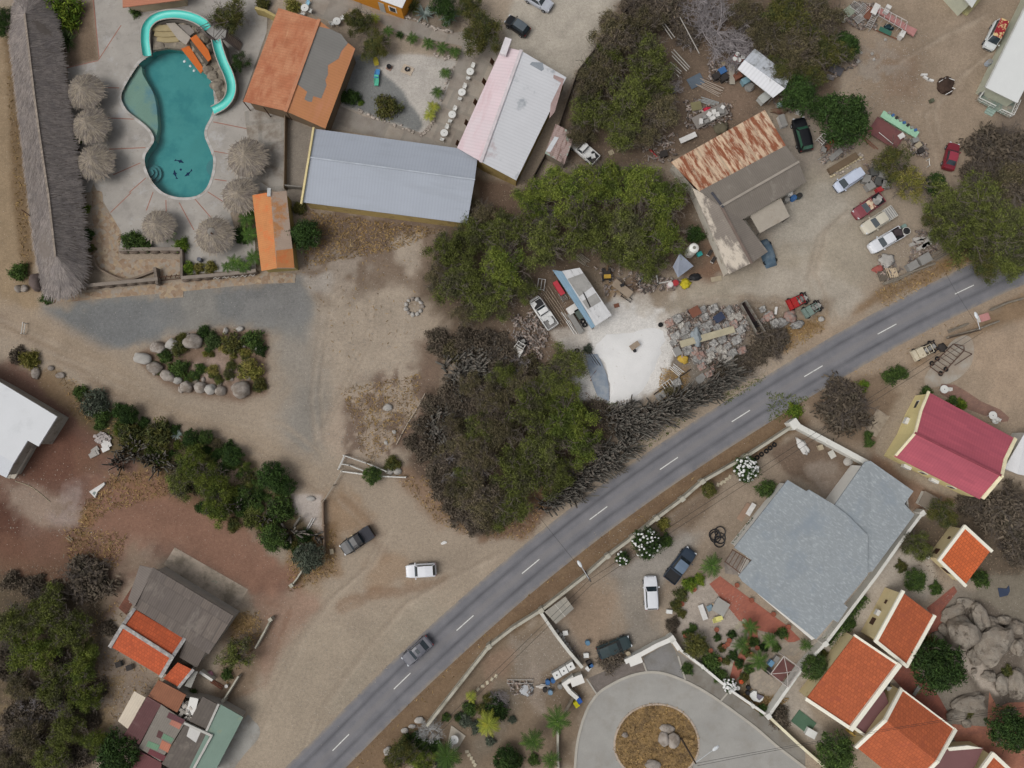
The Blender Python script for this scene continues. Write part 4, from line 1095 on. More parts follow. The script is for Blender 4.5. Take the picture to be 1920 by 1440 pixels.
g=house('house',"yellow walled house with a deep red metal roof",pp(1741,735,1901,820,1837,937,1677,857),'house')
a=dirang((1715,814),(1875,892),5)
rd=M("red_metal_roof",(166,83,96),rough=.6,var=.05,scale=.3,ribs=(a,.4,.06),fine=.05,tiles=(4.0,.38,.93,a))
yw=M("yellow_wall",(214,200,146),var=.04,scale=.5,stain=((190,172,112),.7,.6,.75,.2,(1,1,1)))
roof(g,[(1741,735,3.5),(1901,821,3.5),(1882,861,4.3),(1726,772,4.3)],rd);roof(g,[(1726,772,4.3),(1882,861,4.3),(1876,891,5.2),(1716,812,5.2)],rd)
roof(g,[(1716,812,5.2),(1876,891,5.2),(1837,936,3.4),(1677,856,3.4)],rd)
verge(g,[(1741,735,3.5),(1726,772,4.3),(1716,812,5.2),(1680,853,3.5)],.35,M("cream_verge",(222,212,178)),.25)
verge(g,[(1903,823,3.5),(1884,863,4.3),(1878,893,5.2),(1843,933,3.6)],.5,M("cream_verge",(222,212,178)),.3)
verge(g,[(1716,812,5.24),(1876,891,5.24)],.3,M("red_ridge",(132,64,74)),.08,'ridge_cap')
wc=walls(g,[(1741,735,3.5),(1901,821,3.5),(1882,861,4.3),(1876,891,5.2),(1837,936,3.4),(1677,856,3.4),(1716,812,5.2),(1726,772,4.3)],yw,.2,.18)
w_=on_wall(g,wc[0],wc[6],.15,.45,1.2,2.0,white_p,'window',.1);on_wall(g,wc[0],wc[6],.17,.43,1.28,1.92,glass,'pane',.1,.06,w_)
on_wall(g,wc[0],wc[6],.62,.76,1.1,1.8,acw,'air_conditioner',.5,.3)
for u in(.38,.72):
 on_wall(g,wc[4],wc[5],u,u+.09,.8,1.6,acw,'air_conditioner',.45,.25)
for u in(.2,.55):
 w_=on_wall(g,wc[4],wc[5],u,u+.07,1.0,2.2,white_p,'window',.1);on_wall(g,wc[4],wc[5],u+.01,u+.06,1.1,2.1,glass,'pane',.1,.06,w_)
g=house('house',"house with a plain white roof behind the red roofed house",pp(1922,808,1990,850,1960,900,1882,880),'house')
roof(g,[(1925,806,3.3),(2010,850,3.3),(1985,905,3.6),(1908,889,3.7),(1883,878,3.3)],M("white_roof",(205,205,206)))
walls(g,[(1925,806,3.2),(2010,850,3.2),(1985,905,3.2),(1883,878,3.2)],M("white_wall_b",(196,194,188)),.3)
CG="orange roofed cream cottages"
wv=M("white_verge",(226,222,206),var=.03)
def otile(name,an):
 return M(name,(172,92,59),var=.08,scale=.8,tiles=(.44,.52,.70,an),fine=.14,stain=((150,78,56),.6,.55,.72,.3,(1,1,1)))
g=house('cottage',"small square cream cottage with a bright orange roof beside bare dark trees",pp(1809,989,1857,1033,1809,1096,1762,1050),'cottage',CG)
a=dirang((1809,989),(1857,1033))
roof(g,[(1809,989,3.5),(1857,1033,3.0),(1810,1096,3.0),(1763,1050,3.5)],M("orange_tile_new",(196,100,58),var=.06,tiles=(.44,.52,.64,a),fine=.1))
verge(g,[(1859,1033,3.1),(1809,987,3.6),(1761,1050,3.6),(1810,1098,3.1)],.42,wv,.3)
wc=walls(g,[(1809,989,3.4),(1857,1033,2.9),(1810,1096,2.9),(1763,1050,3.4)],cream,.15)
on_wall(g,wc[3],wc[0],.12,.28,.6,1.6,dark_brown,'window');on_wall(g,wc[3],wc[0],.62,.70,1.4,1.9,dark_brown,'window');on_wall(g,wc[2],wc[3],.3,.55,.5,1.6,dark_brown,'window')
on_wall(g,wc[3],wc[0],-.08,.02,.2,.9,acw,'air_conditioner',.5,.3)
g=house('cottage',"cream cottage with an orange roof standing above its lower neighbour",pp(1692,1110,1752,1155,1700,1248,1642,1202),'cottage',CG)
a=dirang((1692,1110),(1752,1155))
roof(g,[(1693,1111,4.8),(1751,1155,3.4),(1700,1246,3.4),(1643,1202,4.8)],otile("orange_tile_a",a))
verge(g,[(1693,1109,4.9),(1642,1202,4.9),(1700,1249,3.5),(1752,1155,3.5)],.45,wv,.3)
wc=walls(g,[(1693,1111,4.7),(1751,1155,3.3),(1700,1246,3.3),(1643,1202,4.7)],cream,.15)
on_wall(g,wc[3],wc[0],.22,.36,.9,1.9,dark_brown,'window');on_wall(g,wc[3],wc[0],.70,.78,1.7,2.2,dark_brown,'window');on_wall(g,wc[3],wc[0],.42,.53,1.6,2.2,acw,'air_conditioner',.5,.3)
MB().prism([(W(x,y,0).x,W(x,y,0).y)for x,y in pp(1648,1124,1668,1112,1684,1124,1668,1152)],0,3.2).build('annex_wall',cream,g)
g=house('cottage',"cream cottage with a wide orange roof and a heavy white ridge wall",pp(1602,1192,1683,1247,1594,1366,1512,1310),'cottage',CG)
a=dirang((1602,1192),(1683,1247))
roof(g,[(1602,1192,3.0),(1682,1246,4.6),(1595,1364,4.6),(1512,1310,3.0)],otile("orange_tile_b",a))
verge(g,[(1686,1247,4.8),(1596,1367,4.8)],.6,wv,.4);verge(g,[(1512,1311,3.1),(1595,1366,4.75)],.45,wv,.3);verge(g,[(1602,1191,3.1),(1684,1246,4.7)],.3,wv,.25)
wc=walls(g,[(1602,1192,2.9),(1682,1246,4.5),(1595,1364,4.5),(1512,1310,2.9)],cream,.1)
on_wall(g,wc[2],wc[3],.55,.72,1.2,1.9,dark_brown,'window')
g=house('cottage',"largest cream cottage with a ridged orange roof and white verges",pp(1690,1293,1791,1368,1700,1480,1605,1400),'cottage',CG)
a=dirang((1661,1352),(1757,1428))
tA=otile("orange_tile_c",a)
roof(g,[(1691,1294,3.2),(1789,1368,3.2),(1757,1428,5.0),(1661,1352,5.0)],tA);roof(g,[(1661,1352,5.0),(1757,1428,5.0),(1703,1480,3.2),(1607,1402,3.2)],tA)
verge(g,[(1690,1292,3.3),(1660,1351,5.1),(1605,1401,3.3)],.45,wv,.35);verge(g,[(1791,1368,3.3),(1758,1428,5.1),(1703,1482,3.3)],.45,wv,.35);verge(g,[(1690,1292,3.25),(1790,1367,3.25)],.2,wv,.2)
walls(g,[(1691,1294,3.1),(1789,1368,3.1),(1757,1428,4.9),(1703,1480,3.1),(1607,1402,3.1),(1661,1352,4.9)],cream,.1)
ml=M("maroon_flat_roof",(116,82,82),var=.05,scale=.5,fine=.05)
g=house('link_roof',"maroon flat roof joining the wide cottage to the largest cottage",pp(1600,1362,1660,1285,1666,1321,1625,1380),'shelter')
roof(g,[(1600,1362,2.6),(1655,1288,2.6),(1667,1321,2.6),(1625,1380,2.6)],ml);walls(g,[(1600,1362,2.5),(1655,1288,2.5),(1667,1321,2.5),(1625,1380,2.5)],cream,.2)
verge(g,[(1598,1362,2.75),(1626,1382,2.75)],.4,wv,.3)
MB().box(W(1604,1380,.6),(2.6,.3,1.2),-.6).build('low_wall',M("low_yellow_wall",(196,168,96)),g)
g=house('link_roof',"maroon flat roof at the bottom edge next to the brick terrace",pp(1775,1405,1842,1402,1826,1440,1750,1450),'shelter')
roof(g,[(1777,1403,2.7),(1844,1402,2.7),(1828,1437,2.7),(1780,1500,2.7),(1740,1455,2.7)],ml);walls(g,[(1777,1403,2.6),(1844,1402,2.6),(1828,1437,2.6),(1780,1500,2.6),(1740,1455,2.6)],cream,.2)
MB().slab([W(x,y,2.95)for x,y in pp(1776,1402,1815,1398,1842,1403,1780,1408)],.3).build('parapet',wv,g)
g=house('cottage',"cream cottage whose orange roof runs out of the bottom edge",pp(1861,1415,1900,1452,1850,1520,1815,1470),'cottage',CG)
roof(g,[(1862,1418,3.6),(1905,1456,3.2),(1860,1530,3.2),(1815,1480,3.6)],otile("orange_tile_d",a));verge(g,[(1908,1457,3.3),(1862,1414,3.8),(1812,1482,3.8)],.5,wv,.35)
walls(g,[(1862,1416,3.5),(1905,1456,3.1),(1860,1530,3.1),(1815,1480,3.5)],cream,.1)
thatch=M("thatch",(140,132,127),rough=1.0,var=.08,scale=.7,isl=.28,fine=.08,col2=(128,121,118),spec=.05)
thatch_y=M("thatch_weathered",(146,136,122),rough=1.0,var=.10,scale=1.2,isl=.30,fine=.08,col2=(132,124,116),spec=.05)
def straw_on(mb,a,b,c,d,n,ln,wd,lift=.05):
 """straws lying on the quad a-b (eave) c-d (ridge)"""
 for _ in range(n):
  u,v=rnd.random(),rnd.random()**.9
  p=(a.lerp(b,u)).lerp(d.lerp(c,u),v)
  dn=(a.lerp(b,u)-d.lerp(c,u)).normalized()
  sd=(b-a).normalized()
  dirv=(dn+sd*rnd.gauss(0,.12)).normalized()*ln*rnd.uniform(.6,1.3)
  w=sd*wd*rnd.uniform(.6,1.3)/2
  up=Vector((0,0,lift*rnd.uniform(.3,1.6)))
  p0,p1=p+up,p+dirv+up*.6+Vector((0,0,.03))
  mb.add([p0-w,p0+w,p1+w*.6,p1-w*.6],[[0,1,2,3]])
g=house('thatched_shelter',"very long thatched palm roof shelter along the pool grounds",pp(22,15,108,58,164,515,51,360),'shelter')
L=[(17,60),(27,150),(40,260),(51,360),(63,455),(82,552)]
R=[(100,25),(112,80),(125,180),(138,270),(150,360),(163,500)]
RG=[(48,25),(56,90),(66,175),(78,265),(93,365),(106,480)]
mbt,mb2=MB(),MB()
for i in range(5):
 l0,l1,r0,r1=W(*L[i],2.4),W(*L[i+1],2.4),W(*R[i],2.4),W(*R[i+1],2.4)
 g0,g1=W(*RG[i],5.2),W(*RG[i+1],5.2)
 mb2 .add([l0,l1,g1,g0],[[0,1,2,3]]);mb2 .add([r0,r1,g1,g0],[[3,2,1,0]])
 straw_on(mbt,l0,l1,g1,g0,1500,.8,.09);straw_on(mbt,r0,r1,g1,g0,1500,.8,.09)
g1=W(*RG[-1],5.2)
END=[W(x,y,2.4)for x,y in pp(82,552,97,558,112,558,128,553,141,548,155,533,163,500)]
for p,q in zip(END[:-1],END[1:]):
 mb2 .add([p,q,g1],[[0,1,2]]);straw_on(mbt,p,q,g1,g1+(q-p)*.02,330,.8,.09)
g0=W(*RG[0],5.2)
END2=[W(x,y,2.4)for x,y in pp(100,25,90,-5,60,-20,30,-2,20,20,17,60)]
for p,q in zip(END2[:-1],END2[1:]):
 mb2 .add([p,q,g0],[[0,1,2]]);straw_on(mbt,p,q,g0,g0+(q-p)*.02,250,.8,.09)
u_=mb2 .build('roof',M("thatch_under",(112,104,98),rough=1,var=.15,scale=2),g)
mbt.build('thatch',thatch,u_)
mbr=MB()
for i in range(5):
 a_,b_=W(*RG[i],5.25),W(*RG[i+1],5.25)
 n_=26
 for k in range(n_):
  p=a_.lerp(b_,(k+rnd.random()*.5)/n_);d=(b_-a_).normalized();s=Vector((-d.y,d.x,0))
  mbr.add([p+d*.35-s*.45+Vector((0,0,-.12)),p+d*.35+Vector((0,0,.1)),p-d*.1+Vector((0,0,.06)),p-d*.1-s*.4+Vector((0,0,-.14))],[[0,1,2,3]])
mbr.build('ridge_thatch',M("thatch_ridge",(134,124,114),var=.1,isl=.2,rough=1),g)
for i in range(0,6):
 for P_ in(L,R):
  p=W(*P_[i],2.3);c=W(*RG[i],2.3);q=p.lerp(c,.12);MB().tube([(q.x,q.y,0),(q.x,q.y,2.6)],.12,8).build('post',dark_brown,g)
p=W(40,393,3.0);q=W(57,405,2.5);MB().tube([q,p],.07).build('pole',dark_brown,g)
def palapa(seed,hole=False):
 r_=random.Random(seed)
 g=thing('thatched_umbrella','thatched sunshade','sunshade')
 R_,z0,z1=2.75,2.15,3.5
 mb=MB();n=18
 rim_=[Vector((R_*(1+.04*r_.uniform(-1,1))*math.cos(2*math.pi*k/n),R_*math.sin(2*math.pi*k/n),z0))for k in range(n)]
 if hole:
  ap=[Vector((.55*math.cos(2*math.pi*k/n),.55*math.sin(2*math.pi*k/n)+.3,z1-.25))for k in range(n)]
 else:
  ap=[Vector((0,0,z1))]*n
 st=MB()
 for k in range(n):
  p,q,s1,s0=rim_[k],rim_[(k+1)%n],ap[(k+1)%n],ap[k]
  mb.add([p,q,s1,s0]if hole else[p,q,s1],[[0,1,2,3]if hole else[0,1,2]])
  global rnd
  keep=rnd;rnd=r_
  straw_on(st,p,q,s1+(q-p)*.01,s0,75,.62,.085,.06)
  rnd=keep
 f=mb.build('canopy',M("thatch_under",(112,104,98)),g);st.build('thatch',thatch_y,f)
 MB().tube([(0,0,0),(0,0,z1-.2)],.13,8).build('pole',dark_brown,g)
 MB().lathe((0,0,0),[(.05,.7),(.62,.72),(.62,.78),(.05,.8)],12).build('table',M("umbrella_table",(150,140,126)),g)
 return g
pals=[palapa(1),palapa(2,True)]
ps=[]
for i,(x,y,r,k)in enumerate(((158,169,34,0),(168,234,34,0),(178,302,34,0),(462,294,37,0),(449,365,34,0),(400,440,35,1),(292,421,31,0))):
 sc_=r*mpp(x,y,2.5)/2.75
 c=W(x,y,2.6)
 o=pals[k]if(i==0 or k==1)else dup(pals[0])
 o.location=(c.x,c.y,0.04);o.rotation_euler=(0,0,i*1.3);o.scale=(sc_,sc_,1.0 if i!=6 else.8)
 o['group']="thatched sunshades round the pool";ps.append(o)
pals[1]['label']="round thatched sunshade with an open gap at its top beside palms"
for o,l in zip([ps[0],ps[1],ps[2],ps[3],ps[4],ps[6]],("round grey thatched sunshade beside the long thatched roof, closest to the pool's shallow side","middle of the three thatched sunshades in line along the long thatched roof","thatched sunshade at the lower end of the row of three along the long roof","large thatched sunshade between the pool and the grey concrete yard","thatched sunshade touching the orange gatehouse palms","sagging flattened thatched sunshade half hidden by leafy bushes")):o['label']=l
carglass=M("car_glass",(44,54,60),rough=.08,var=.1,spec=.8,fine=0)
tyre=M("tyre_rubber",(30,30,31),rough=.9,var=.1)
rimm=M("wheel_rim",(140,140,142),rough=.4,var=.1)
lamp_w=M("headlamp",(196,200,204),rough=.15,var=.05,spec=.8)
lamp_r=M("tail_lamp",(120,24,22),rough=.2,var=.1)
blackp=M("black_plastic",(34,34,36),rough=.6,var=.1)
def paint_m(name,c,rough=.28,**k):
 return M(name,c,rough=rough,var=.05,scale=.9,spec=.5,fine=.03,**k)
SHAPE={'suv':(.20,.07,-.40,-.475,1.68,1.02,1.08),'hatch':(.22,.08,-.36,-.46,1.5,.95,1.0),'sedan':(.20,.07,-.22,-.36,1.44,.95,1.0),'van':(.33,.20,-.45,-.49,1.85,1.0,1.1),'wagon':(.20,.08,-.42,-.49,1.55,.92,.98),'pickup':(.20,.10,-.05,-.09,1.72,1.06,1.06),'double':(.22,.12,-.14,-.18,1.75,1.06,1.06),'single':(.17,.08,-.03,-.06,1.68,1.04,1.04)}
def vehicle(kind,label,px,py,fx,fy,L,Wd,body,cat='car',group=None,roofmat=None,bedmat=None,cover=None,glassmat=None,sunroof=False,hood=True,wheels=True,load=None,hoodmat=None,name=None,lamps=True):
 """front points from (px,py) towards the direction (fx,fy) of the photograph"""
 ws,rf,rr_,rb,H,hh,belt=SHAPE[kind]
 pick=kind in('pickup','double','single')
 g=thing(name or('pickup_truck' if pick else 'van' if kind=='van' else 'car'),label,cat,(0,0,0),0,group)
 gm_=glassmat or carglass
 w=Wd/2
 st=[(-.5,.82,.62),(-.485,.93,.90),(-.44,.985,1.0),(-.25,1,1),(.0,1,1),(.18,.995,1),(.30,.97,.985),(.40,.93,.95),(.465,.85,.86),(.492,.72,.70),(.5,.62,.5)]
 mb=MB();vs=[];n=8
 for x,wf,zf in st:
  top=(belt if x<.15 else hh)*zf
  if pick and x<rb:top=.78*zf
  ww=w*wf
  for y,z in((-ww*.96,.28),(-ww,.55*min(zf+.2,1)),(-ww*.985,top*.86),(-ww*.88,top),(ww*.88,top),(ww*.985,top*.86),(ww,.55*min(zf+.2,1)),(ww*.96,.28)):
   vs.append((x*L,y,z))
 m=len(st);fs=[[i*n+k,(i+1)*n+k,(i+1)*n+(k+1)%n,i*n+(k+1)%n]for i in range(m-1)for k in range(n)]
 fs+=[list(range(n)),list(range((m-1)*n,m*n))[::-1]]
 mb.add(vs,fs)
 mb.build('body',body,g,smooth=False)
 zb=belt-.01
 b0,r0=w*.86,w*.70
 P=lambda x,y,z:Vector((x*L,y,z))
 A,B,Cc,D=P(ws,-b0*.96,hh),P(ws,b0*.96,hh),P(rf,r0,H),P(rf,-r0,H)
 E,F,G,I=P(rb,-b0*.94,zb),P(rb,b0*.94,zb),P(rr_,r0*.97,H-.02),P(rr_,-r0*.97,H-.02)
 MB().add([A,B,Cc,D,E,F,G,I],[[0,1,2,3],[5,4,7,6],[1,5,6,2],[4,0,3,7],[3,2,6,7]]).build('cabin',body,g)
 def pane(nm,q,k=.88,out=.012):
  c=sum(q,Vector((0,0,0)))/4;nn=(q[1]-q[0]).cross(q[3]-q[0]).normalized()
  if nn.dot(c-Vector((c.x*.6,0,.9)))<0:nn=-nn
  MB().add([c+(v-c)*k+nn*out for v in q],[[0,1,2,3]]).build(nm,gm_,g)
 pane('windscreen',[A,B,Cc,D],.93);pane('rear_window',[F,E,I,G],.90)
 pane('side_window',[A,D,I,E],.86);pane('side_window',[B,F,G,Cc],.86)
 rm=roofmat or body
 xs=[rf+.012,(rf+rr_)/2,rr_-.012]
 rv=[]
 for x,k,dz in((xs[0],.97,0),(xs[1],1.03,.05),(xs[2],.97,.0)):
  for y in(-1,-.55,0,.55,1):
   rv.append(P(x,y*(r0+.02)*k,H+.025+dz-(.035 if abs(y)==1 else 0)))
 MB().add(rv,[[i*5+j,i*5+j+1,(i+1)*5+j+1,(i+1)*5+j][::-1]for i in range(2)for j in range(4)]).build('roof',rm,g)
 if sunroof:
  MB().box((L*(rf*.55+rr_*.45+.02),0,H+.075),(L*.10,w*.75,.02)).build('sunroof',gm_,g)
 if hoodmat:
  MB().add([P(ws+.01,-w*.8,hh+.012),P(.30,-w*.8,hh*.99+.012),P(.43,-w*.74,hh*.92+.012),P(.43,w*.74,hh*.92+.012),P(.30,w*.8,hh*.99+.012),P(ws+.01,w*.8,hh+.012)],[[0,1,2,3,4,5]]).build('bonnet',hoodmat,g)
 if pick:
  x0,x1,zt=-.485*L,(rb-.012)*L,1.04
  mbw=MB();tk=.07
  mbw.box(((x0+x1)/2,w*.93,.88),(x1-x0,tk,.36));mbw.box(((x0+x1)/2,-w*.93,.88),(x1-x0,tk,.36))
  mbw.box((x0,0,.86),(tk,w*1.8,.34));mbw.box((x1,0,.9),(tk,w*1.8,.36))
  mbw.build('bed_side',body,g)
  MB().box(((x0+x1)/2,0,.80),(x1-x0-.05,w*1.76,.04)).build('bed_floor',bedmat or blackp,g)
  if cover:
   c_=MB().box(((x0+x1)/2,0,1.07),(x1-x0+.02,w*1.84,.05)).build('bed_cover',cover,g)
   mbr_=MB()
   for k in range(5):
    mbr_.box((x0+(x1-x0)*(k+.5)/5,0,1.10),(.05,w*1.7,.02))
   mbr_.build('cover_rib',M("cover_rib",(54,54,60)),c_)
  if load:
   for k in range(load[0]):
    MB().box((x0+(x1-x0)*(.2+.6*(k+.5)/load[0]),rnd.uniform(-.3,.3),.98+rnd.random()*.1),(rnd.uniform(.5,.9),rnd.uniform(.4,.9),.3),rnd.random()*3).build('load',load[1],g)
 if wheels:
  for sx in(-.30,.31):
   for sy in(-1,1):
    c=Vector((sx*L,sy*(w-.09),.33))
    wv_,wf_=[],[]
    mbw=MB();k=12
    for yy in(-.11,.11):
     for q in range(k):
      th=2*math.pi*q/k
      wv_.append(c+Vector((.33*math.cos(th),yy,.33*math.sin(th))))
    mbw.add(wv_,[[q,(q+1)%k,k+(q+1)%k,k+q]for q in range(k)]+[list(range(k))[::-1],list(range(k,2*k))])
    wo=mbw.build('wheel',tyre,g)
    mbw=MB()
    mbw.add([c+Vector((.19*math.cos(2*math.pi*q/10),sy*.118,.19*math.sin(2*math.pi*q/10)))for q in range(10)],[list(range(10))])
    mbw.build('rim',rimm,wo)
 if lamps:
  for sy in(-1,1):
   MB().box((.465*L,sy*w*.66,hh*.80),(.22,w*.30,.12),-sy*.35).build('headlight',lamp_w,g)
   MB().box((-.487*L,sy*w*.78,.86 if not pick else.8),(.10,w*.24,.16)).build('tail_light',lamp_r,g)
   MB().box((ws*L-.12,sy*(w+.10),hh+.03),(.14,.2,.13)).build('mirror',body,g)
 MB().box((.487*L,0,.42),(.12,w*1.35,.2)).build('bumper',blackp,g)
 c=W(px,py,.9)
 a_,b_=W(px,py,.9),W(px+fx*4,py+fy*4,.9)
 g.location=(c.x,c.y,0.03);g.rotation_euler=(0,0,math.atan2(b_.y-a_.y,b_.x-a_.x))
 return g
wcar=paint_m("white_car_paint",(206,208,212))
vehicle('double',"black pickup truck with a ribbed bed cover parked on the dirt by the gate",669,1014,-.82,.55,5.1,2.05,paint_m("black_paint",(17,18,22)),'pickup truck',cover=M("bed_cover_dark",(44,45,52),rough=.6,var=.08))
vehicle('suv',"white car with roof rails driving on the dirt lay-by next to the road",789,1070,-1,.07,4.35,1.95,wcar)
vehicle('sedan',"grey sedan with a sunroof driving on the asphalt road",782,1221,-.72,.64,4.75,1.95,paint_m("grey_paint",(88,89,97)),sunroof=True)
vehicle('double',"dark blue pickup truck with an open black bed in the villa yard",1276,1060,.58,-.78,5.6,2.1,paint_m("dark_blue_paint",(40,52,66)),'pickup truck',roofmat=paint_m("sky_blue_roof",(96,112,130),rough=.1))
vehicle('suv',"white compact car parked in the villa yard beside the rock garden",1221,1112,-.05,-1,4.75,2.0,wcar)
vehicle('wagon',"dark green car half covered by dead branches behind the white wall",1152,1214,.90,-.36,5.0,1.95,paint_m("dark_green_paint",(44,58,60)))
vehicle('wagon',"silver estate car at the top edge of the gravel car park",1010,-1,.86,.50,4.6,1.95,paint_m("silver_paint",(172,176,184)))
vehicle('hatch',"black small car parked on gravel beside the dense dark tree",970,47,-.80,-.55,4.0,1.8,paint_m("black_paint",(17,18,22)),roofmat=paint_m("dark_grey_roof",(84,92,98)))
vehicle('van',"white minivan with a red and cream patterned sheet over its roof",1866,66,-.42,.90,4.6,1.95,paint_m("offwhite_paint",(196,200,200)),'van',roofmat=M("patterned_cloth",(142,40,48),var=.2,scale=1.2,col2=(206,180,130),lo=.49,hi=.52),name='minivan')
vehicle('sedan',"dark red sedan parked alone on the dirt yard",1785,292,.24,-.97,4.3,1.85,paint_m("dark_red_paint",(112,32,44)),roofmat=paint_m("red_roof_paint",(140,52,66)))
vehicle('suv',"black off-road car beside the rust streaked workshop",1505,251,-.25,-.97,5.3,2.2,paint_m("black_paint",(17,18,22)),glassmat=M("green_glass",(52,92,74),rough=.1,spec=.8))
vehicle('van',"white and blue tinted van parked at the head of the row of wrecks",1591,338,-.83,.56,4.5,1.85,paint_m("pale_blue_paint",(184,192,208)),'van',name='minivan')
vehicle('pickup',"maroon pickup truck with scrap in its bed and a peeling cab roof",1629,386,-.82,.57,5.1,1.95,paint_m("maroon_paint",(122,62,68),rough=.5),'pickup truck',roofmat=M("peeling_roof",(122,62,58),var=.2,col2=(196,176,150),lo=.48,hi=.52,scale=2),load=(5,M("scrap_metal",(140,138,134),var=.25,orand=.3)))
vehicle('double',"cream pickup truck with a ribbed silver bed lid",1648,413,-.84,.54,5.6,2.0,paint_m("cream_paint_car",(190,184,168)),'pickup truck',cover=M("silver_lid",(166,164,158),var=.08))
vehicle('double',"white pickup truck with a dark rubbish filled bed, last of the parked row",1662,450,-.86,.50,5.5,1.95,wcar,'pickup truck',load=(6,M("dark_rubbish",(58,50,52),var=.3,orand=.3)))
vehicle('single',"white pickup truck wreck with a broken bed under the trees by the lean-to",1095,281,-.72,-.62,5.0,1.9,M("chalky_white",(206,206,204),var=.06),'pickup truck',load=(2,M("white_scrap",(196,196,194))),lamps=False)
vehicle('single',"white stripped pickup wreck beside the red machine and lumber",1019,586,-.56,-.83,5.3,1.95,M("chalky_white",(206,206,204)),'pickup truck',load=(3,M("white_scrap",(196,196,194))),bedmat=M("bed_grey",(120,118,116)),hoodmat=blackp,lamps=False)
def wreck(label,px,py,fx,fy,L,Wd,col,extra=None):
 g=thing('car_wreck',label,'car wreck');m_=M("wreck_%s"%col,C_[col],rough=.7,var=.15,stain=((110,70,50),1.2,.58,.7,.3,(1,1,1)))
 mb=MB();w=Wd/2
 for q in((.42,0,.62,.16,1),(.2,0,.75,.26,.96)):
  mb.box((q[0]*L,0,q[2]),(q[3]*L,Wd*q[4],.45),top=.9)
 mb.build('front_end',m_,g)
 mb=MB()
 for sy in(-1,1):mb.box((-.12*L,sy*w*.85,.5),(.7*L,.14,.18))
 for x in(-.42,-.25,-.08):mb.box((x*L,0,.5),(.14,Wd*.8,.14))
 mb.build('chassis',M("chassis_black",(44,40,40),var=.2),g)
 mb=MB();mb.tube([(.1*L,-w*.8,.7),(.02*L,-w*.7,1.35),(-.16*L,-w*.7,1.35),(-.24*L,-w*.8,.7)],.05,5);mb.tube([(.1*L,w*.8,.7),(.02*L,w*.7,1.35),(-.16*L,w*.7,1.35),(-.24*L,w*.8,.7)],.05,5)
 mb.tube([(.02*L,-w*.7,1.35),(.02*L,w*.7,1.35)],.05,5);mb.tube([(-.16*L,-w*.7,1.35),(-.16*L,w*.7,1.35)],.05,5)
 mb.build('cab_frame',m_,g)
 for k in range(3):
  MB().box((-.3*L+k*.14*L,rnd.uniform(-.2,.2),.72),(.5,.6,.3),rnd.random()).build('engine_part',M("scrap_metal",(140,138,134)),g)
 for sx in(-.3,.33):
  for sy in(-1,1):MB().torus((sx*L,sy*w*.8,.3),.24,.1,12,6).build('wheel',tyre,g)
 c=W(px,py,.6);d=W(px+fx,py+fy,.6)-c
 g.location=(c.x,c.y,0);g.rotation_euler=(0,0,math.atan2(d.y,d.x))
 return g
C_={'red':(150,34,34),'white':(196,194,188),'tan':(186,176,154),'green':(110,126,118)}
wreck("red front half of a stripped car on bare black chassis rails",1497,564,-.86,.4,3.4,1.7,'red')
wreck("cut up greenish white truck body heaped with crushed metal near the dry grass",1524,579,-.84,.5,3.2,1.6,'green')
wreck("old tan stripped car body between the log fence and the trailer frame",1735,657,-.88,.44,4.2,1.7,'tan')
wreck("crushed white car shell in the rubbish heap beside the cacti",975,650,-.5,.8,3.0,1.7,'white')
g=thing('covered_car',"car hidden under a blue grey tarpaulin beside the workshop wing",'car',W(1440,474,0))
mb=MB();c=W(1441,473,.8);vs,fs=[],[]
n_,k_=14,9
ax=math.radians(-72)
for i in range(n_):
 for j in range(k_):
  u,v=i/(n_-1)*2-1,j/(k_-1)*2-1
  h_=(1.25 if abs(u)<.45 else.85)*(1-abs(v)**6)*(1-abs(u)**8)+.06*mnoise.noise(Vector((u*3,v*3,1)))
  x,y=u*2.15,v*.98*(1-.15*u**4)
  vs.append((c.x+x*math.cos(ax)-y*math.sin(ax),c.y+x*math.sin(ax)+y*math.cos(ax),max(.05,h_)))
for i in range(n_-1):
 for j in range(k_-1):fs.append([i*k_+j,(i+1)*k_+j,(i+1)*k_+j+1,i*k_+j+1])
mb.add(vs,fs).build('tarpaulin',M("blue_tarp",(76,96,112),rough=.6,var=.1,scale=1.2,col2=(96,110,120)),g,True)
for i,(u,v)in enumerate(((-1.3,.8),(-1.3,-.8),(1.3,.8),(1.3,-.8))):
 MB().torus((c.x+u*math.cos(ax)-v*math.sin(ax),c.y+u*math.sin(ax)+v*math.cos(ax),.3),.22,.1,12,6).build('wheel',tyre,g)
g=thing('trailer_frame',"rusty bare trailer frame with four wheels and an A shaped drawbar on the pad",'trailer',W(1790,668,0))
mb=MB();fm_=M("frame_rust",(86,66,56),var=.2)
q=[W(*p,.6)for p in t(3,1,1215,1310,1390,1140,1470,1190,1300,1370)]
cols_=[q[0],q[1],q[2],q[3]]
for a_,b_ in((0,1),(3,2),(0,3),(1,2)):mb.tube([cols_[a_],cols_[b_]],.08,5)
for k in range(1,7):
 mb.tube([cols_[0].lerp(cols_[1],k/7),cols_[3].lerp(cols_[2],k/7)],.05,5)
tip=W(*t(3,1,1470,1155)[0],.6);tip2=W(*t(3,1,1530,1215)[0],.5)
mb.tube([cols_[1],tip,cols_[2]],.08,5);mb.tube([cols_[2],tip2],.06,5);mb.tube([W(*t(3,1,1400,1300)[0],.6),tip2],.06,5)
mb.build('frame',fm_,g)
for p in t(3,1,1230,1285,1270,1250,1335,1330,1295,1362):
 c=W(*p,.3);MB().torus((c.x,c.y,.3),.26,.12,12,6).build('wheel',tyre,g)
g=thing('tipper_body',"long narrow dark steel tipper body standing on the scrap",'truck body',W(1412,597,0))
q=[W(*p,1.4)for p in zz(1230,550,8,1275,150,1350,105,1640,570,1530,610)]
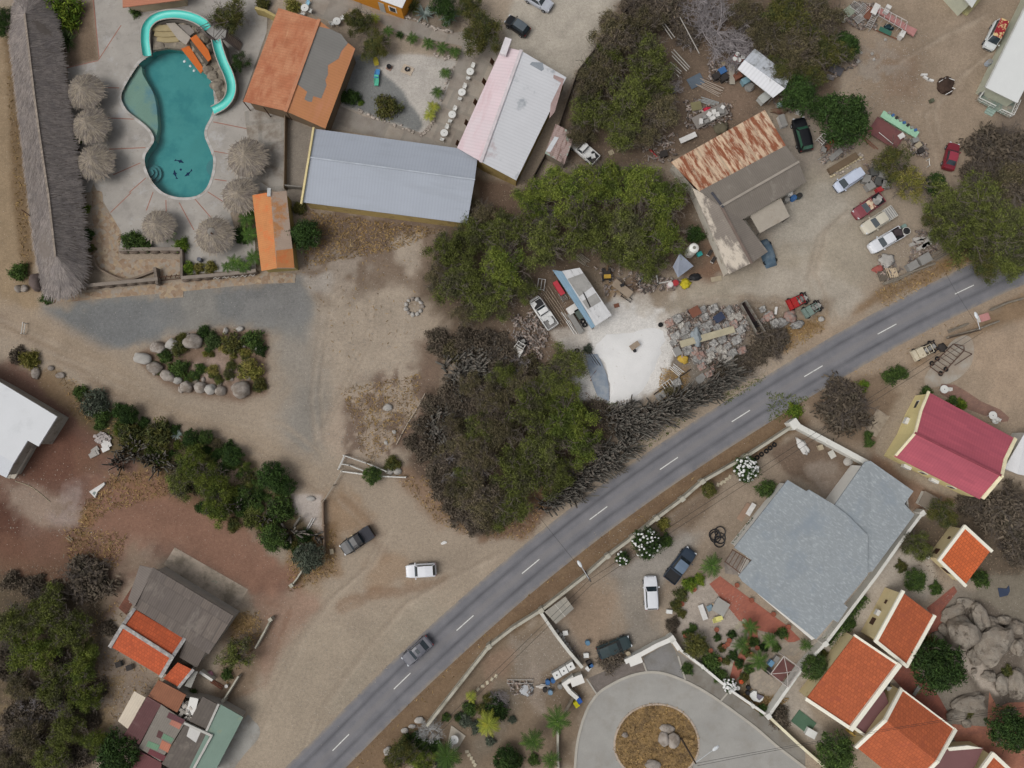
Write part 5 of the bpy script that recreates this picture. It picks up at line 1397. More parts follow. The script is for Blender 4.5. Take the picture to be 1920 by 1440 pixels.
mb=MB();mb.wall([q[0],q[1],q[2],q[3],q[0]],.12,.5,1.45);mb.build('side',M("tipper_steel",(122,118,110),var=.15,stain=((92,72,60),1,.5,.65,0,(1,1,1))),g)
MB().prism([(v.x,v.y)for v in q],.45,.6).build('floor',M("tipper_floor",(48,36,36),var=.15,stain=((110,108,104),.25,.56,.62,0,(1,1,1))),g)
mb=MB()
for k in(.66,.72,.78):mb.tube([q[0].lerp(q[3],k)+Vector((0,0,-.5)),q[1].lerp(q[2],k)+Vector((0,0,-.5))],.09,5)
mb.build('crossbar',M("bar_black",(28,28,30)),g)
def quads_mesh(name,Q,mat):
 """Q: (n,4,3) array of quads"""
 n=len(Q)
 me=bpy.data.meshes.new(name)
 me.vertices.add(n*4);me.vertices.foreach_set("co",Q.reshape(-1).astype(np.float32))
 me.loops.add(n*4);me.loops.foreach_set("vertex_index",np.arange(n*4,dtype=np.int32))
 me.polygons.add(n);me.polygons.foreach_set("loop_start",(np.arange(n)*4).astype(np.int32));me.polygons.foreach_set("loop_total",np.full(n,4,np.int32))
 me.update(calc_edges=True)
 me.materials.append(mat)
 return me
def leaf_quads(P,rs,ln,wd,flat=.55,up=0.0,D=None):
 """one small quad at each point, direction random or given"""
 n=len(P)
 if D is None:
  D=rs.normal(size=(n,3));D[:,2]*=flat;D[:,2]+=up
 D=D/np.linalg.norm(D,axis=1)[:,None]
 U=rs.normal(size=(n,3));U[:,2]*=.8
 S=np.cross(D,U);S/=(np.linalg.norm(S,axis=1)[:,None]+1e-9)
 l=(ln*rs.uniform(.6,1.5,n))[:,None];w=(wd*rs.uniform(.6,1.4,n))[:,None]
 return np.stack([P-S*w*.5,P+S*w*.5,P+D*l+S*w*.3,P+D*l-S*w*.3],axis=1)
def crown_mesh(name,seed,n_clump,per,leaf,mat,height=.55,spread=.13,irr=.22,hole=.0,low=.25):
 """leaf clumps through an uneven dome of radius 1"""
 rs=np.random.RandomState(seed)
 ph=rs.uniform(0,6.28,4)
 pts=[]
 while len(pts)<n_clump:
  a,q=rs.uniform(0,6.28),math.sqrt(rs.uniform(0,1))
  R_=1-irr+irr*(math.sin(2*a+ph[0])*.5+math.sin(3*a+ph[1])*.5+.6*math.sin(5*a+ph[2]))
  x,y=q*R_*math.cos(a),q*R_*math.sin(a)
  z=height*math.sqrt(max(0,1-q*q))*rs.uniform(low,1.0)+.12*height*math.sin(x*5+ph[3])*math.cos(y*4)
  if hole and rs.uniform()<hole and math.sin(4.1*x+ph[1])*math.sin(4.7*y+ph[2])>.35:continue
  pts.append((x,y,z))
 P=np.repeat(np.array(pts),per,axis=0)
 sp=np.repeat(rs.uniform(.6,1.4,n_clump)*spread,per)[:,None]
 P=P+rs.normal(size=P.shape)*sp*np.array([1,1,.7])
 P[:,2]=np.maximum(P[:,2],-.1)
 return quads_mesh(name,leaf_quads(P,rs,leaf,leaf*.42),mat)
def branch_mesh(name,seed,mat,levels=4,n0=7,r0=.045,spread=1.0,height=.6,twig=.004):
 """bare boughs and twigs of a tree of radius 1 above (0,0,0)"""
 rs=random.Random(seed);mb=MB()
 def grow(p,d,ln,r,lev):
  pts=[p];q=p.copy();dd=d.copy()
  for _ in range(3):
   dd=(dd+Vector((rs.gauss(0,.22),rs.gauss(0,.22),rs.gauss(0,.16)))).normalized();q=q+dd*ln/3;q.z=max(q.z,.02);pts.append(q.copy())
  mb.tube(pts,[r,r*.85,r*.7,r*.5],4 if lev<2 else 3,False)
  if lev<levels:
   for k in range(rs.choice((3,4))if lev else 4):
    b=pts[rs.choice((1,2,3,3))]
    nd=(dd+Vector((rs.gauss(0,.65),rs.gauss(0,.65),rs.gauss(0,.35)))).normalized()
    grow(b,nd,ln*rs.uniform(.55,.8),max(r*.55,twig),lev+1)
 for k in range(n0):
  a=2*math.pi*k/n0+rs.uniform(-.3,.3)
  grow(Vector((0,0,.05)),Vector((math.cos(a)*spread,math.sin(a)*spread,rs.uniform(.3,1.0)*height)).normalized(),.5,r0,0)
 me=bpy.data.meshes.new(name);me.from_pydata(mb.v,[],mb.f);me.materials.append(mat);me.update()
 return me
G_MESQ=leafmat("mesquite_leaf",[(80,78,58),(76,80,48),(104,112,54),(92,92,64),(62,66,42)],nscale=.35,isl=.42,orand=.22)
G_MESQ_B=leafmat("mesquite_brown",[(96,86,74),(84,80,60),(106,98,72),(100,90,80),(80,76,56)],nscale=.35,isl=.42,orand=.22)
G_MESQ_G=leafmat("mesquite_bright",[(72,76,48),(84,98,44),(114,124,54),(76,82,50)],nscale=.35,isl=.42,orand=.22)
G_OLIVE=leafmat("olive_leaf",[(82,86,54),(96,94,48),(72,80,48),(112,108,62)],nscale=.5)
G_DARK=leafmat("dark_leaf",[(52,72,38),(62,84,40),(44,62,34),(78,98,46)],nscale=.7)
G_BUSH=leafmat("bush_leaf",[(62,82,44),(80,100,48),(56,74,42),(96,112,52)],nscale=.8)
G_LIME=leafmat("lime_leaf",[(104,124,42),(84,110,40),(124,138,52),(96,112,40)],nscale=.8)
G_YELL=leafmat("yellow_leaf",[(132,126,62),(112,112,54),(144,134,76),(100,98,56)],nscale=.6)
G_GREY=leafmat("grey_leaf",[(100,106,92),(84,92,78),(116,120,104)],nscale=.7)
G_BARE=leafmat("bare_twig",[(86,78,68),(98,88,76),(76,72,60)],nscale=.5)
BARK=M("bark",(98,90,82),var=.2,scale=2)
DEADW=M("dead_wood",(136,130,130),var=.15,scale=1.5,orand=.12)
DARKTW=M("dark_twigs",(90,82,76),var=.15,scale=1.5)
PALE_T=M("pale_trunk",(150,138,124),var=.12)
CR={'tree':[crown_mesh('crown',s,150,92,.050,G_MESQ,.56,.082,.30,.7,.15)for s in(3,4,5,6,7)],'loose':[crown_mesh('crown',s,95,60,.058,G_MESQ,.5,.085,.32,.9)for s in(13,14,15)],'dense':[crown_mesh('crown',s,110,60,.10,G_DARK,.8,.10,.12,.0,.45)for s in(23,24)],'bush':[crown_mesh('crown',s,55,34,.17,G_BUSH,.75,.14,.20,.2,.3)for s in(33,34,35)],'wisp':[crown_mesh('crown',s,70,40,.16,G_BARE,.6,.15,.25,.5,.2)for s in(43,44)],}
for v in CR['wisp']:
 pass
TWIGS=[branch_mesh('limb',s,BARK,3,6,.028,1.0,1.0,.006)for s in(51,52)]
DEAD=[branch_mesh('limb',s,DEADW,4,9,.030,1.0,.5,.006)for s in(61,62)]
BARE=[branch_mesh('crown',s,DARKTW,3,11,.022,1.0,.55,.006)for s in(71,72)]
TRUNK=MB().tube([(0,0,0),(.05,.02,.35),(.0,.05,.75),(.06,.0,1.05)],[.20,.15,.12,.07],7)
trunk_me=bpy.data.meshes.new('trunk');trunk_me.from_pydata(TRUNK.v,[],TRUNK.f);trunk_me.materials.append(BARK);trunk_me.update()
PL=[]
def tree(kind,label,px,py,r,mat=None,name='tree',cat='tree',group=None,h=None,flat=1.0,asp=1.0,rz=None,limbs=True):
 """px, py, r: where the crown shows in the photograph and its radius there"""
 rm=r*mpp(px,py,3)
 hc=h if h is not None else{'tree':.62,'loose':.6,'dense':.7,'bush':.12,'wisp':.15}.get(kind,.5)*min(rm,4.2)
 c=W(px,py,hc+.3*rm)
 rzz=rnd.uniform(0,6.28)if rz is None else rz
 g=thing(name,label,cat,(c.x,c.y,0),rzz,group)
 me_=rnd.choice(CR[kind])
 o=link('crown' if kind not in('bush','wisp')else 'foliage',me_,g)
 o.location=(0,0,hc);o.scale=(rm,rm*asp,rm*flat*(1.0 if rm<4 else 4.2/rm))
 if mat:setmat(o,mat)
 tk=link('trunk' if kind not in('bush','wisp')else 'stem',trunk_me,g)
 k=min(max(rm*.35,.25),1.3)
 tk.scale=(k,k,max(hc+.15*rm,.2))
 if limbs and rm>1.6:
  l=link('limb',rnd.choice(TWIGS),g);l.location=(0,0,hc*.8);l.scale=(rm*.98,rm*.98*asp,rm*.95*(1.0 if rm<4 else 4.2/rm))
 PL.append(g)
 return g
def bare(label,px,py,r,kind='dead',name='dead_tree',cat='tree',group=None,h=.4,mat=None):
 rm=r*mpp(px,py,2)
 c=W(px,py,h+.3*rm)
 g=thing(name,label,cat,(c.x,c.y,0),rnd.uniform(0,6.28),group)
 o=link('limb' if kind=='dead' else 'crown',rnd.choice(DEAD if kind=='dead' else BARE),g)
 o.location=(0,0,h);o.scale=(rm,rm,rm*.8)
 if mat:setmat(o,mat)
 if kind!='dead':
  w=link('twig',rnd.choice(CR['wisp']),g);w.location=(0,0,h*.6);w.scale=(rm*.92,rm*.92,rm*.6);setmat(w,G_BARE)
 tk=link('trunk',trunk_me,g);k=min(max(rm*.3,.2),1.0);tk.scale=(k,k,h+.2);setmat(tk,DEADW if kind=='dead' else BARK)
 return g
CACT=M("cactus_skin",(88,86,80),var=.2,scale=2.5,isl=.42,orand=.15,col2=(100,92,84))
def cactus_mesh(seed,n,R_,h0,h1,r):
 rs=random.Random(seed);mb=MB()
 for k in range(n):
  a,q=rs.uniform(0,6.28),R_*math.sqrt(rs.random());hh=rs.uniform(h0,h1)
  b=Vector((q*math.cos(a),q*math.sin(a),0));ln=Vector((math.cos(a),math.sin(a),0))*rs.uniform(.2,1.0)*q/R_+Vector((rs.gauss(.5,.45),rs.gauss(.2,.45),0))
  rr=r*rs.uniform(.75,1.25)
  mb.tube([b,b+ln*.35+Vector((0,0,hh*.4)),b+ln*.8+Vector((0,0,hh*.8)),b+ln*1.0+Vector((0,0,hh)),b+ln*1.02+Vector((0,0,hh+rr*.6))],[rr*.9,rr,rr,rr*.85,rr*.3],6)
 me=bpy.data.meshes.new('stem');me.from_pydata(mb.v,[],mb.f);me.materials.append(CACT);me.polygons.foreach_set("use_smooth",[True]*len(me.polygons));me.update()
 return me
CAC=[cactus_mesh(s,46,1.0,.8,2.6,.085)for s in(81,82,83,86)]
CACL=[cactus_mesh(s,12,.55,1.4,2.8,.12)for s in(84,85)]
def cactus(label,px,py,r,group=None,long=False,sz=1.0):
 c=W(px,py,1.6);k=r*mpp(px,py)/1.25
 g=thing('columnar_cactus',label,'cactus',(c.x,c.y,0),rnd.uniform(-.6,.6),group)
 o=link('stem',rnd.choice(CACL if long else CAC),g);o.scale=(k*rnd.uniform(.9,1.35),k*rnd.uniform(.75,1.1),sz*.85)
 return g
def frond(mb,base,a,ln,droop,rs,w=.42,n=9):
 d=Vector((math.cos(a),math.sin(a),0));s=Vector((-d.y,d.x,0));pts=[]
 for i in range(n+1):
  u=i/n;pts.append(base+d*ln*u*(1-.12*u)+Vector((0,0,ln*(.34*u-droop*u*u))))
 for i in range(n):
  p,q=pts[i],pts[i+1];u=(i+.5)/n
  ww=w*(math.sin(math.pi*min(u*1.05+.08,1))**.7)*rs.uniform(.85,1.1)
  for sg in(-1,1):
   tip=p+(q-p)*2.0+s*sg*ww+Vector((0,0,-ww*.35))
   mb.add([p,p+(q-p)*.85,tip+(q-p)*.4,tip],[[0,1,2,3]])
 mb.tube(pts,.018,3,False)
def palm_mesh(seed,n=14,ln=1.18,dr=.5,w=.20):
 rs=random.Random(seed);mb=MB()
 for k in range(n):
  frond(mb,Vector((0,0,0)),2*math.pi*k/n*1.0+rs.uniform(-.2,.2),ln*rs.uniform(.75,1.1),dr*rs.uniform(.6,1.3),rs,w)
 me=bpy.data.meshes.new('frond');me.from_pydata(mb.v,[],mb.f);me.materials.append(G_PALM);me.update();return me
G_PALM=leafmat("palm_leaf",[(66,90,38),(56,78,34),(88,112,46)],nscale=1.0,isl=.25)
G_PALMY=leafmat("palm_leaf_yellow",[(150,148,56),(128,134,54),(112,122,50)],nscale=1.0,isl=.25)
G_AGAVE=leafmat("agave_leaf",[(128,138,134),(108,120,114),(142,150,146)],nscale=1.0,isl=.2)
G_SPIKE=leafmat("spiky_leaf",[(56,72,42),(72,88,50),(46,60,38)],nscale=1.0,isl=.3)
PALM=[palm_mesh(s)for s in(91,92,93)]
def blades_mesh(seed,n,w,up):
 rs=random.Random(seed);mb=MB()
 for k in range(n):
  a=rs.uniform(0,6.28);e=rs.uniform(.1,up);d=Vector((math.cos(a),math.sin(a),e)).normalized();s=Vector((-math.sin(a),math.cos(a),0))*w
  l=rs.uniform(.75,1.05);m_=d*l*.5+Vector((0,0,.04));t_=d*l-Vector((0,0,.12*l))
  mb.add([-s*.5,s*.5,m_+s*.6,m_-s*.6,t_],[[0,1,2,3],[3,2,4]])
 me=bpy.data.meshes.new('leaf');me.from_pydata(mb.v,[],mb.f);me.materials.append(G_AGAVE);me.update();return me
AGAVE=[blades_mesh(s,26,.11,.9)for s in(101,102)]
SPIKE=[blades_mesh(s,110,.045,1.4)for s in(103,104)]
def palm(label,px,py,r,h=2.0,mat=None,group=None,name='palm',cat='palm',flat=1.0):
 rm=r*mpp(px,py,h);c=W(px,py,h)
 g=thing(name,label,cat,(c.x,c.y,0),rnd.uniform(0,6.28),group)
 o=link('frond',rnd.choice(PALM),g);o.location=(0,0,h);o.scale=(rm,rm,rm*flat)
 if mat:setmat(o,mat)
 tk=link('trunk',trunk_me,g);tk.scale=(.55,.55,h/1.02);setmat(tk,PALE_T)
 return g
def rosette(label,px,py,r,spiky=False,mat=None,name='agave',cat='agave',group=None):
 rm=r*mpp(px,py);c=W(px,py,.2)
 g=thing(name,label,cat,(c.x,c.y,0),rnd.uniform(0,6.28),group)
 o=link('leaf',rnd.choice(SPIKE if spiky else AGAVE),g);o.location=(0,0,.12);o.scale=(rm,rm,rm)
 if mat or spiky:setmat(o,mat or G_SPIKE)
 return g
WG,WB="mesquite trees of the middle wood","mesquite trees behind the car park"
for i,(x,y,r,m_)in enumerate(((1150,60,48,1),(1205,45,44,1),(1215,110,52,0),(1125,140,50,1),(1180,180,58,0),(1110,205,48,0),(1240,205,46,1),(1165,245,46,0),(1235,150,40,0),(1085,250,34,1),(1140,105,40,0),(1210,250,36,1),(1100,170,30,1))):
 tree('tree',"brownish green mesquite in the thicket between the gravel car park and the workshop",x,y,r,(G_MESQ,G_MESQ_B)[m_],'mesquite_tree',group=WB)
for i,(x,y,r,m_)in enumerate(((1060,350,58,2),(1130,340,56,2),(1200,345,54,2),(1250,370,50,2),(1000,370,44,2),(1100,420,62,0),(1180,430,60,0),(1250,440,46,2),(1020,450,54,0),(950,430,50,0),(890,440,46,0),(840,470,46,0),(870,530,56,0),(940,500,54,2),(920,560,50,0),(980,540,34,0),(1215,490,42,0),(820,520,34,1),(900,400,34,1),(1160,470,40,0),(880,580,36,1))):
 tree('tree',"green mesquite in the big canopy south of the grey and the pink halls",x,y,r,(G_MESQ,G_MESQ_B,G_MESQ_G)[m_],'mesquite_tree',group=WG)
for i,(x,y,r,m_)in enumerate(((1000,760,54,0),(1060,790,56,2),(1090,830,46,2),(1010,840,58,0),(940,800,50,1),(970,890,56,0),(1040,890,46,0),(900,860,44,1),(905,940,52,1),(960,955,44,0),(1040,720,44,0),(1070,680,42,0),(980,720,36,1),(860,920,34,1),(925,985,24,1),(1060,740,40,2),(875,840,38,1),(905,800,40,0),(850,800,30,1),(925,750,40,1),(945,705,34,0),(880,720,28,1),(870,900,30,0))):
 tree('tree',"mesquite in the wood between the cactus hedge and the gate",x,y,r,(G_MESQ,G_MESQ_B,G_MESQ_G)[m_],'mesquite_tree',group="mesquite trees beside the road bend")
for i,(x,y,r,m_)in enumerate(((20,1175,52,0),(80,1145,46,0),(55,1222,50,2),(128,1185,46,0),(150,1255,40,2),(100,1285,44,0),(30,1290,30,1),(160,1310,34,2),(45,1385,40,1),(120,1365,42,0),(95,1425,40,0),(15,1440,34,1),(165,1222,24,0),(180,1395,32,2))):
 tree('tree',"mesquite in the scrub west of the old corrugated roof house",x,y,r,(G_MESQ,G_MESQ_B,G_MESQ_G)[m_],'mesquite_tree',group="mesquite trees of the south west scrub")
for i,(x,y,r,m_)in enumerate(((1480,20,60,0),(1540,30,50,1),(1500,90,54,1),(1440,60,46,1),(1555,90,44,0),(1470,130,40,0),(1400,20,40,1),(1520,130,40,0))):
 tree('tree',"olive brown mesquite over the white workshop shed",x,y,r,(G_OLIVE,G_MESQ_B)[m_],'mesquite_tree',group="mesquite trees above the white shed")
for i,(x,y,r,m_)in enumerate(((1790,390,56,0),(1850,370,60,0),(1830,440,62,0),(1895,420,60,0),(1900,340,54,1),(1760,410,34,2),(1900,490,44,0),(1850,495,36,2),(1780,440,40,0))):
 tree('tree',"green mesquite leaning over the bend of the road",x,y,r,(G_MESQ,G_MESQ_B,G_OLIVE)[m_],'mesquite_tree',group="mesquite trees at the road's upper end")
tree('dense',"dark green round headed tree standing over the maroon platform",1585,222,50,G_DARK)
tree('dense',"dark green tree beside the white shed and the black off-road car",1500,175,36,G_DARK)
tree('dense',"small bright dark green tree at the edge of the pale yard",1588,85,27,G_DARK)
tree('dense',"dark green bush tree under the spreading yellow tree",1755,345,22,G_DARK)
tree('dense',"dark green tree low behind the round headed tree",1550,205,30,G_DARK)
tree('loose',"thin yellowish tree above the row of parked pickups",1680,300,44,G_OLIVE)
tree('loose',"sparse yellow leaved tree beside the metal junk heap",1710,345,42,G_YELL)
tree('tree',"olive tree shading the corner of the rusty orange hall",672,40,32,G_OLIVE)
tree('tree',"olive tree over the sand garden next to the yellow lounger",702,82,34,G_OLIVE)
tree('tree',"large olive tree by the black small car and the white tables",905,60,46,G_OLIVE)
tree('tree',"dark tree behind the silver agaves of the rock bed",830,8,36,G_DARK)
tree('tree',"tree behind the orange house and the rock bed",880,15,34,G_OLIVE)
tree('tree',"olive tree behind the slide tower with its steps",425,30,40,G_OLIVE)
tree('loose',"leafy shrub growing along the outside of the turquoise slide",447,115,24,G_DARK)
tree('tree',"dark tree at the north end of the long thatched roof",5,38,34,G_DARK)
tree('bush',"strappy bright green bush beside the thatched roof ridge end",114,18,36,G_LIME,'strappy_bush','bush')
rosette("dark green spiky bush beside the long thatched roof",127,78,28,True)
tree('dense',"round clipped green tree beside the orange gatehouse",572,438,30,G_DARK,name='round_tree')
tree('dense',"round green tree below the patchwork house",222,1415,40,G_DARK,name='round_tree')
tree('loose',"thorny tree at the side of the corrugated roof house",440,1228,38,G_MESQ)
tree('dense',"round green tree between the boulders and the brick path",1762,1250,50,G_DARK,name='round_tree')
tree('bush',"yellow green shrub above the round tree by the boulders",1748,1218,24,G_OLIVE,'shrub','bush')
tree('dense',"clipped dome bush on the pale brick terrace",1893,1368,40,G_DARK,name='clipped_bush',cat='bush')
tree('dense',"round green bush below the largest cottage's west verge",1568,1412,37,G_BUSH,name='round_bush',cat='bush')
tree('dense',"round green bush between the small cottage and the villa wall",1717,1088,22,G_BUSH,name='round_bush',cat='bush')
tree('bush',"small green shrub beside the red brick path head",1755,1103,13,G_BUSH,'shrub','bush')
tree('bush',"leafy shrub below the small square cottage",1838,1086,17,G_BUSH,'shrub','bush')
tree('tree',"green tree between the villa wall and the red roofed house",1770,962,34,G_OLIVE)
tree('tree',"dull green tree beside the small cottage's cream wall",1722,1025,34,G_MESQ)
tree('dense',"green shrub at the pergola corner by the wide cottage",1527,1252,26,G_BUSH,name='shrub',cat='bush')
tree('bush',"small bright shrub under the high cottage's cream wall",1593,1170,14,G_BUSH,'shrub','bush')
tree('wisp',"dry brown shrub inside the yard wall corner",1462,1345,22,G_BARE,'dry_shrub','bush')
bare("big bare dark tree between the road and the villa corner",1590,762,56,'bare','bare_tree')
bare("bare grey brown tree behind the small square cottage",1888,960,54,'bare','bare_tree')
bare("bare tree at the right edge beside the boulders path",1915,1025,40,'bare','bare_tree')
bare("bare thorn tree below the red roofed house's corner",1825,945,28,'bare','bare_tree')
bare("large bare grey thorn tree on the upper yard's east side",1880,275,58,'bare','bare_tree')
bare("bare grey thorn tree behind the dark red sedan",1840,320,34,'bare','bare_tree')
bare("dead silver grey tree sprawled over leaning planks",1350,50,70);bare("second dead silver grey tree above the road barrels",1385,85,46);bare("dead grey limbs by the top edge of the thicket",1320,20,46)
bare("bare brown tree at the top of the thicket",1255,12,44,'bare','bare_tree');bare("bare brown tree beside the gravel car park corner",1200,8,36,'bare','bare_tree');bare("bare brown bush in the woodland top",1290,60,30,'bare','bare_tree')
bare("dead grey branch standing out of the green canopy",1023,410,26);bare("dead grey twigs in the thicket above the lumber",1250,170,34)
bare("bare grey tree in the wood above the gate",868,888,44);bare("bare violet grey tree by the dirt drive",845,850,40,'bare','bare_tree');bare("bare tree at the wood's pointed end",875,960,36,'bare','bare_tree')
bare("bare tree above the cactus thicket",890,770,36,'bare','bare_tree');bare("dead grey tree beside the rubbish heap",960,690,34);bare("dark bare thicket tree by the dry clearing",930,650,30,'bare','bare_tree')
bare("large bare dark bush on the red earth",160,1090,52,'bare','bare_tree');bare("bare grey tree in the south west scrub",55,1330,30);bare("dead grey branches among the scrub mesquites",110,1325,26);bare("bare bush at the lower left edge",15,1400,34,'bare','bare_tree')
bare("bare dark shrub by the road at the end of the cactus hedge",1445,640,40,'bare','bare_tree');bare("bare shrub beside the scrap bales and the road",1400,680,26,'bare','bare_tree');bare("dead brown branches lying over the green car",1145,1233,30,'bare','fallen_branches','branches',h=.6)
bare("silver leaved bare shrub at the wall's lower end",806,1371,28,'dead','silver_shrub','bush',mat=M("silver_twig",(160,160,158),var=.12))
bare("grey bare shrub in the lower garden bed",935,1312,20,'dead','bare_shrub','bush')
HG="shrubs on the boulder island"
for l,x,y,r,m_ in(("dark shrub at the north tip of the boulder island",380,622,13,G_DARK),("dark green shrub beside the tan boulder",398,638,17,G_SPIKE),("small green shrub between the boulders' upper edge",340,632,10,G_OLIVE),("olive shrub in the middle of the boulder row",336,653,17,G_OLIVE),("green shrub behind the pale pointed boulder",308,668,14,G_BUSH),("green shrub at the centre of the boulder island",337,690,18,G_BUSH),("small dark shrub on the pink gravel",375,692,12,G_BUSH),("large olive shrub on the island's upper side",437,643,22,G_OLIVE),("bright green shrub at the island's north east corner",472,637,20,G_BUSH),("yellow green shrub at the island's east side",470,692,23,G_YELL),("green shrub at the island's east tip",488,655,14,G_DARK),("olive shrub at the foot of the round boulder",485,722,14,G_OLIVE)):
 tree('bush',l,x,y,r,m_,'shrub','bush',HG)
for l,x,y,r,m_,k in(("low bush at the head of the hedge by the drive",150,735,15,G_BUSH,'bush'),("grey green bush in the hedge beside the white house",175,755,26,G_GREY,'bush'),("green bush under the grey green hedge bush",192,782,18,G_BUSH,'bush'),("round dark bush on the drive's edge",239,776,19,G_DARK,'dense'),("low olive bush beneath the round dark bush",245,818,26,G_OLIVE,'bush'),("olive bush in the middle of the hedge",295,815,30,G_OLIVE,'bush'),("round bush beside the blue agave",357,820,17,G_DARK,'dense'),("small round bush on the bank of the drive",386,820,15,G_BUSH,'dense'),("large round bush above the pink gravel patch",437,855,20,G_DARK,'dense'),("green mesquite in the centre of the hedge",355,868,36,G_MESQ_G,'tree'),("big green mesquite over the hedge",392,905,40,G_MESQ_G,'tree'),("green mesquite reaching over the red earth",402,955,34,G_MESQ_G,'tree'),("thin green tree over the cactus clump",335,905,34,G_MESQ,'tree'),("bright bush under the hedge end",462,930,22,G_BUSH,'bush'),("large dark bush beside the drive's gate",508,893,29,G_DARK,'dense'),("dark bush adjoining the large bush",537,912,19,G_DARK,'dense'),("green bush beside the white gravel",522,955,27,G_BUSH,'bush'),("round green bush over the stone wall end",512,1010,26,G_BUSH,'dense'),("grey green bush at the end of the rail fence",577,1045,29,G_GREY,'dense'),("green bush growing through the white gate rails",697,891,18,G_BUSH,'dense'),("yellowish bush at the left edge of the drive",54,677,19,G_YELL,'bush'),("brown thorn bush next to the yellowish bush",32,667,17,G_BARE,'wisp'),("brown dry bush behind the gate rails",735,870,16,G_OLIVE,'wisp'),("leafy bush by the thatched roof's end",35,508,18,G_BUSH,'bush'),("low green plant beside the flag walk's end",87,560,12,G_BUSH,'bush'),("yellowish bush by the grey hall's corner",562,388,14,G_OLIVE,'bush'),("dark bush at the junk yard tank",1305,440,18,G_DARK,'bush'),("small dark bush in the white heap's corner",1102,655,10,G_GREY,'bush'),("low bush beside the patchwork house",359,1304,12,G_BUSH,'bush'),("small bush inside the pink fenced yard",424,1265,12,G_BUSH,'bush'),("bush beside the hedge cactus clump",470,975,18,G_MESQ,'bush')):
 tree(k,l,x,y,r,m_,'tree' if k=='tree' else 'bush','tree' if k=='tree' else 'bush',"hedge along the dirt drive")
for i,(x,y,r)in enumerate(((236,843,17),(212,868,15),(288,866,20),(268,862,12))):
 cactus("grey columnar cactus clump in the hedge near the rubble pile",x,y,r,"hedge cacti near the rubble")
for l,x,y,r in(("cactus clump under the green mesquites of the hedge",441,950,13),("cactus clump beside the hedge's last bush",490,975,12),("cactus clump with spreading arms by the stone wall",541,998,18),("long cactus arms beside the white gravel",590,1010,14)):
 cactus(l,x,y,r,long=True)
for i,(x,y,r)in enumerate(((1028,948,20),(1050,935,16),(1062,912,22),(1085,905,20),(1098,888,18),(1110,870,22),(1140,862,18),(1160,850,22),(1180,835,18),(1165,800,22),(1190,790,24),(1205,812,16),(1215,775,22),(1240,770,18),(1260,760,20),(1285,748,20),(1310,738,18),(1335,725,18),(1352,700,20),(1375,700,16),(1180,770,16))):
 cactus("grey columnar cactus clump of the hedge along the asphalt road",x,y,r,"cactus hedge along the road")
for i,(x,y,r)in enumerate(((822,790,24),(832,812,22),(812,825,20),(808,800,18),(850,690,24),(875,700,24),(860,720,20),(895,690,22),(900,715,20),(918,670,18),(880,660,18))):
 cactus("dark columnar cactus clump at the west edge of the wood",x,y,r,"cacti at the wood's west edge",sz=.8)
rosette("blue grey agave in the hedge beside a round bush",332,815,14);rosette("small blue agave by the large round bush",423,872,11)
rosette("large silver agave in the rock bed near the orange house",795,27,24);rosette("silver agave with broad arms nearest the big olive tree",843,33,24);rosette("silver agave between the two larger rock bed agaves",818,20,16)
for i,(x,y,r)in enumerate(((776,14,22),(760,8,18))):
 rosette("strappy green bush by the orange house corner",x,y,r,True,G_LIME if i else G_OLIVE,'strappy_bush','bush',"strappy bushes by the orange house")
rosette("dark spiky cycad between the walk and the sand garden",750,67,12,True,G_DARK,'cycad','plant')
SP=[]
for x,y in pp(773,72,803,81,852,97,829,90,834,136,820,172,806,216,812,200,703,35,727,58):
 SP.append(palm('small palm',x,y,14 if y>60 else 12,1.1,G_PALMY if rnd.random()<.3 else None,"young palms round the sand garden",'young_palm'))
ranked(SP,"young palm bordering the sand garden","the orange house",(705,10))
tree('wisp',"round brownish shrub in the corner of the grey gravel",726,199,25,G_OLIVE,'shrub','bush');tree('bush',"round green shrub in the shade of the rusty orange hall",661,184,16,G_DARK,'shrub','bush');tree('bush',"small lime plant between the two round shrubs",677,193,6,G_LIME,'plant','plant')
tree('bush',"dark shrub under the rusty orange hall eave",640,178,14,G_DARK,'shrub','bush');tree('bush',"yellow flowering bush by the rusty orange hall's north corner",548,12,16,G_YELL,'bush','bush')
tree('bush',"small shrub below the terracotta roof",252,21,12,G_BUSH,'shrub','bush');tree('bush',"bush between the hall and the yellow garden wall",492,6,14,G_OLIVE,'bush','bush')
for l,x,y,r,m_ in(("leafy green bush beside the sagging sunshade",247,452,20,G_BUSH),("second leafy bush beside the sagging sunshade",270,455,18,G_BUSH),("bright bush on the planter wall's end",340,459,15,G_LIME),("low lime hedge inside the stone wall",352,502,13,G_LIME),("pale variegated bush inside the stone wall",372,503,11,G_YELL),("pale yellow bush beside the variegated bush",393,501,12,G_YELL),("narrow green hedge plant by the thatched roof's eave",160,392,10,G_LIME),("dark climbing plant along the thatched roof's eave",163,440,12,G_DARK),("green plant between the thatched sunshades",141,262,12,G_BUSH),("lime plant under the lowest of the three sunshades",151,322,7,G_LIME),("dark bush behind the open topped sunshade",452,440,18,G_DARK),("bush at the thatched roof's lower end",170,465,9,G_OLIVE)):
 tree('bush',l,x,y,r,m_,'bush','bush',"planting round the pool deck")
PG=[]
for x,y,r in((313,438,18),(466,390,18),(463,410,20),(468,440,19),(474,483,17),(440,492,18),(458,500,14),(425,500,12)):
 PG.append(palm('palm',x,y,r,1.6,None,"palms inside the stone pool wall"))
ranked(PG,"small green palm planted by the stone pool wall","the orange gatehouse",(515,440))
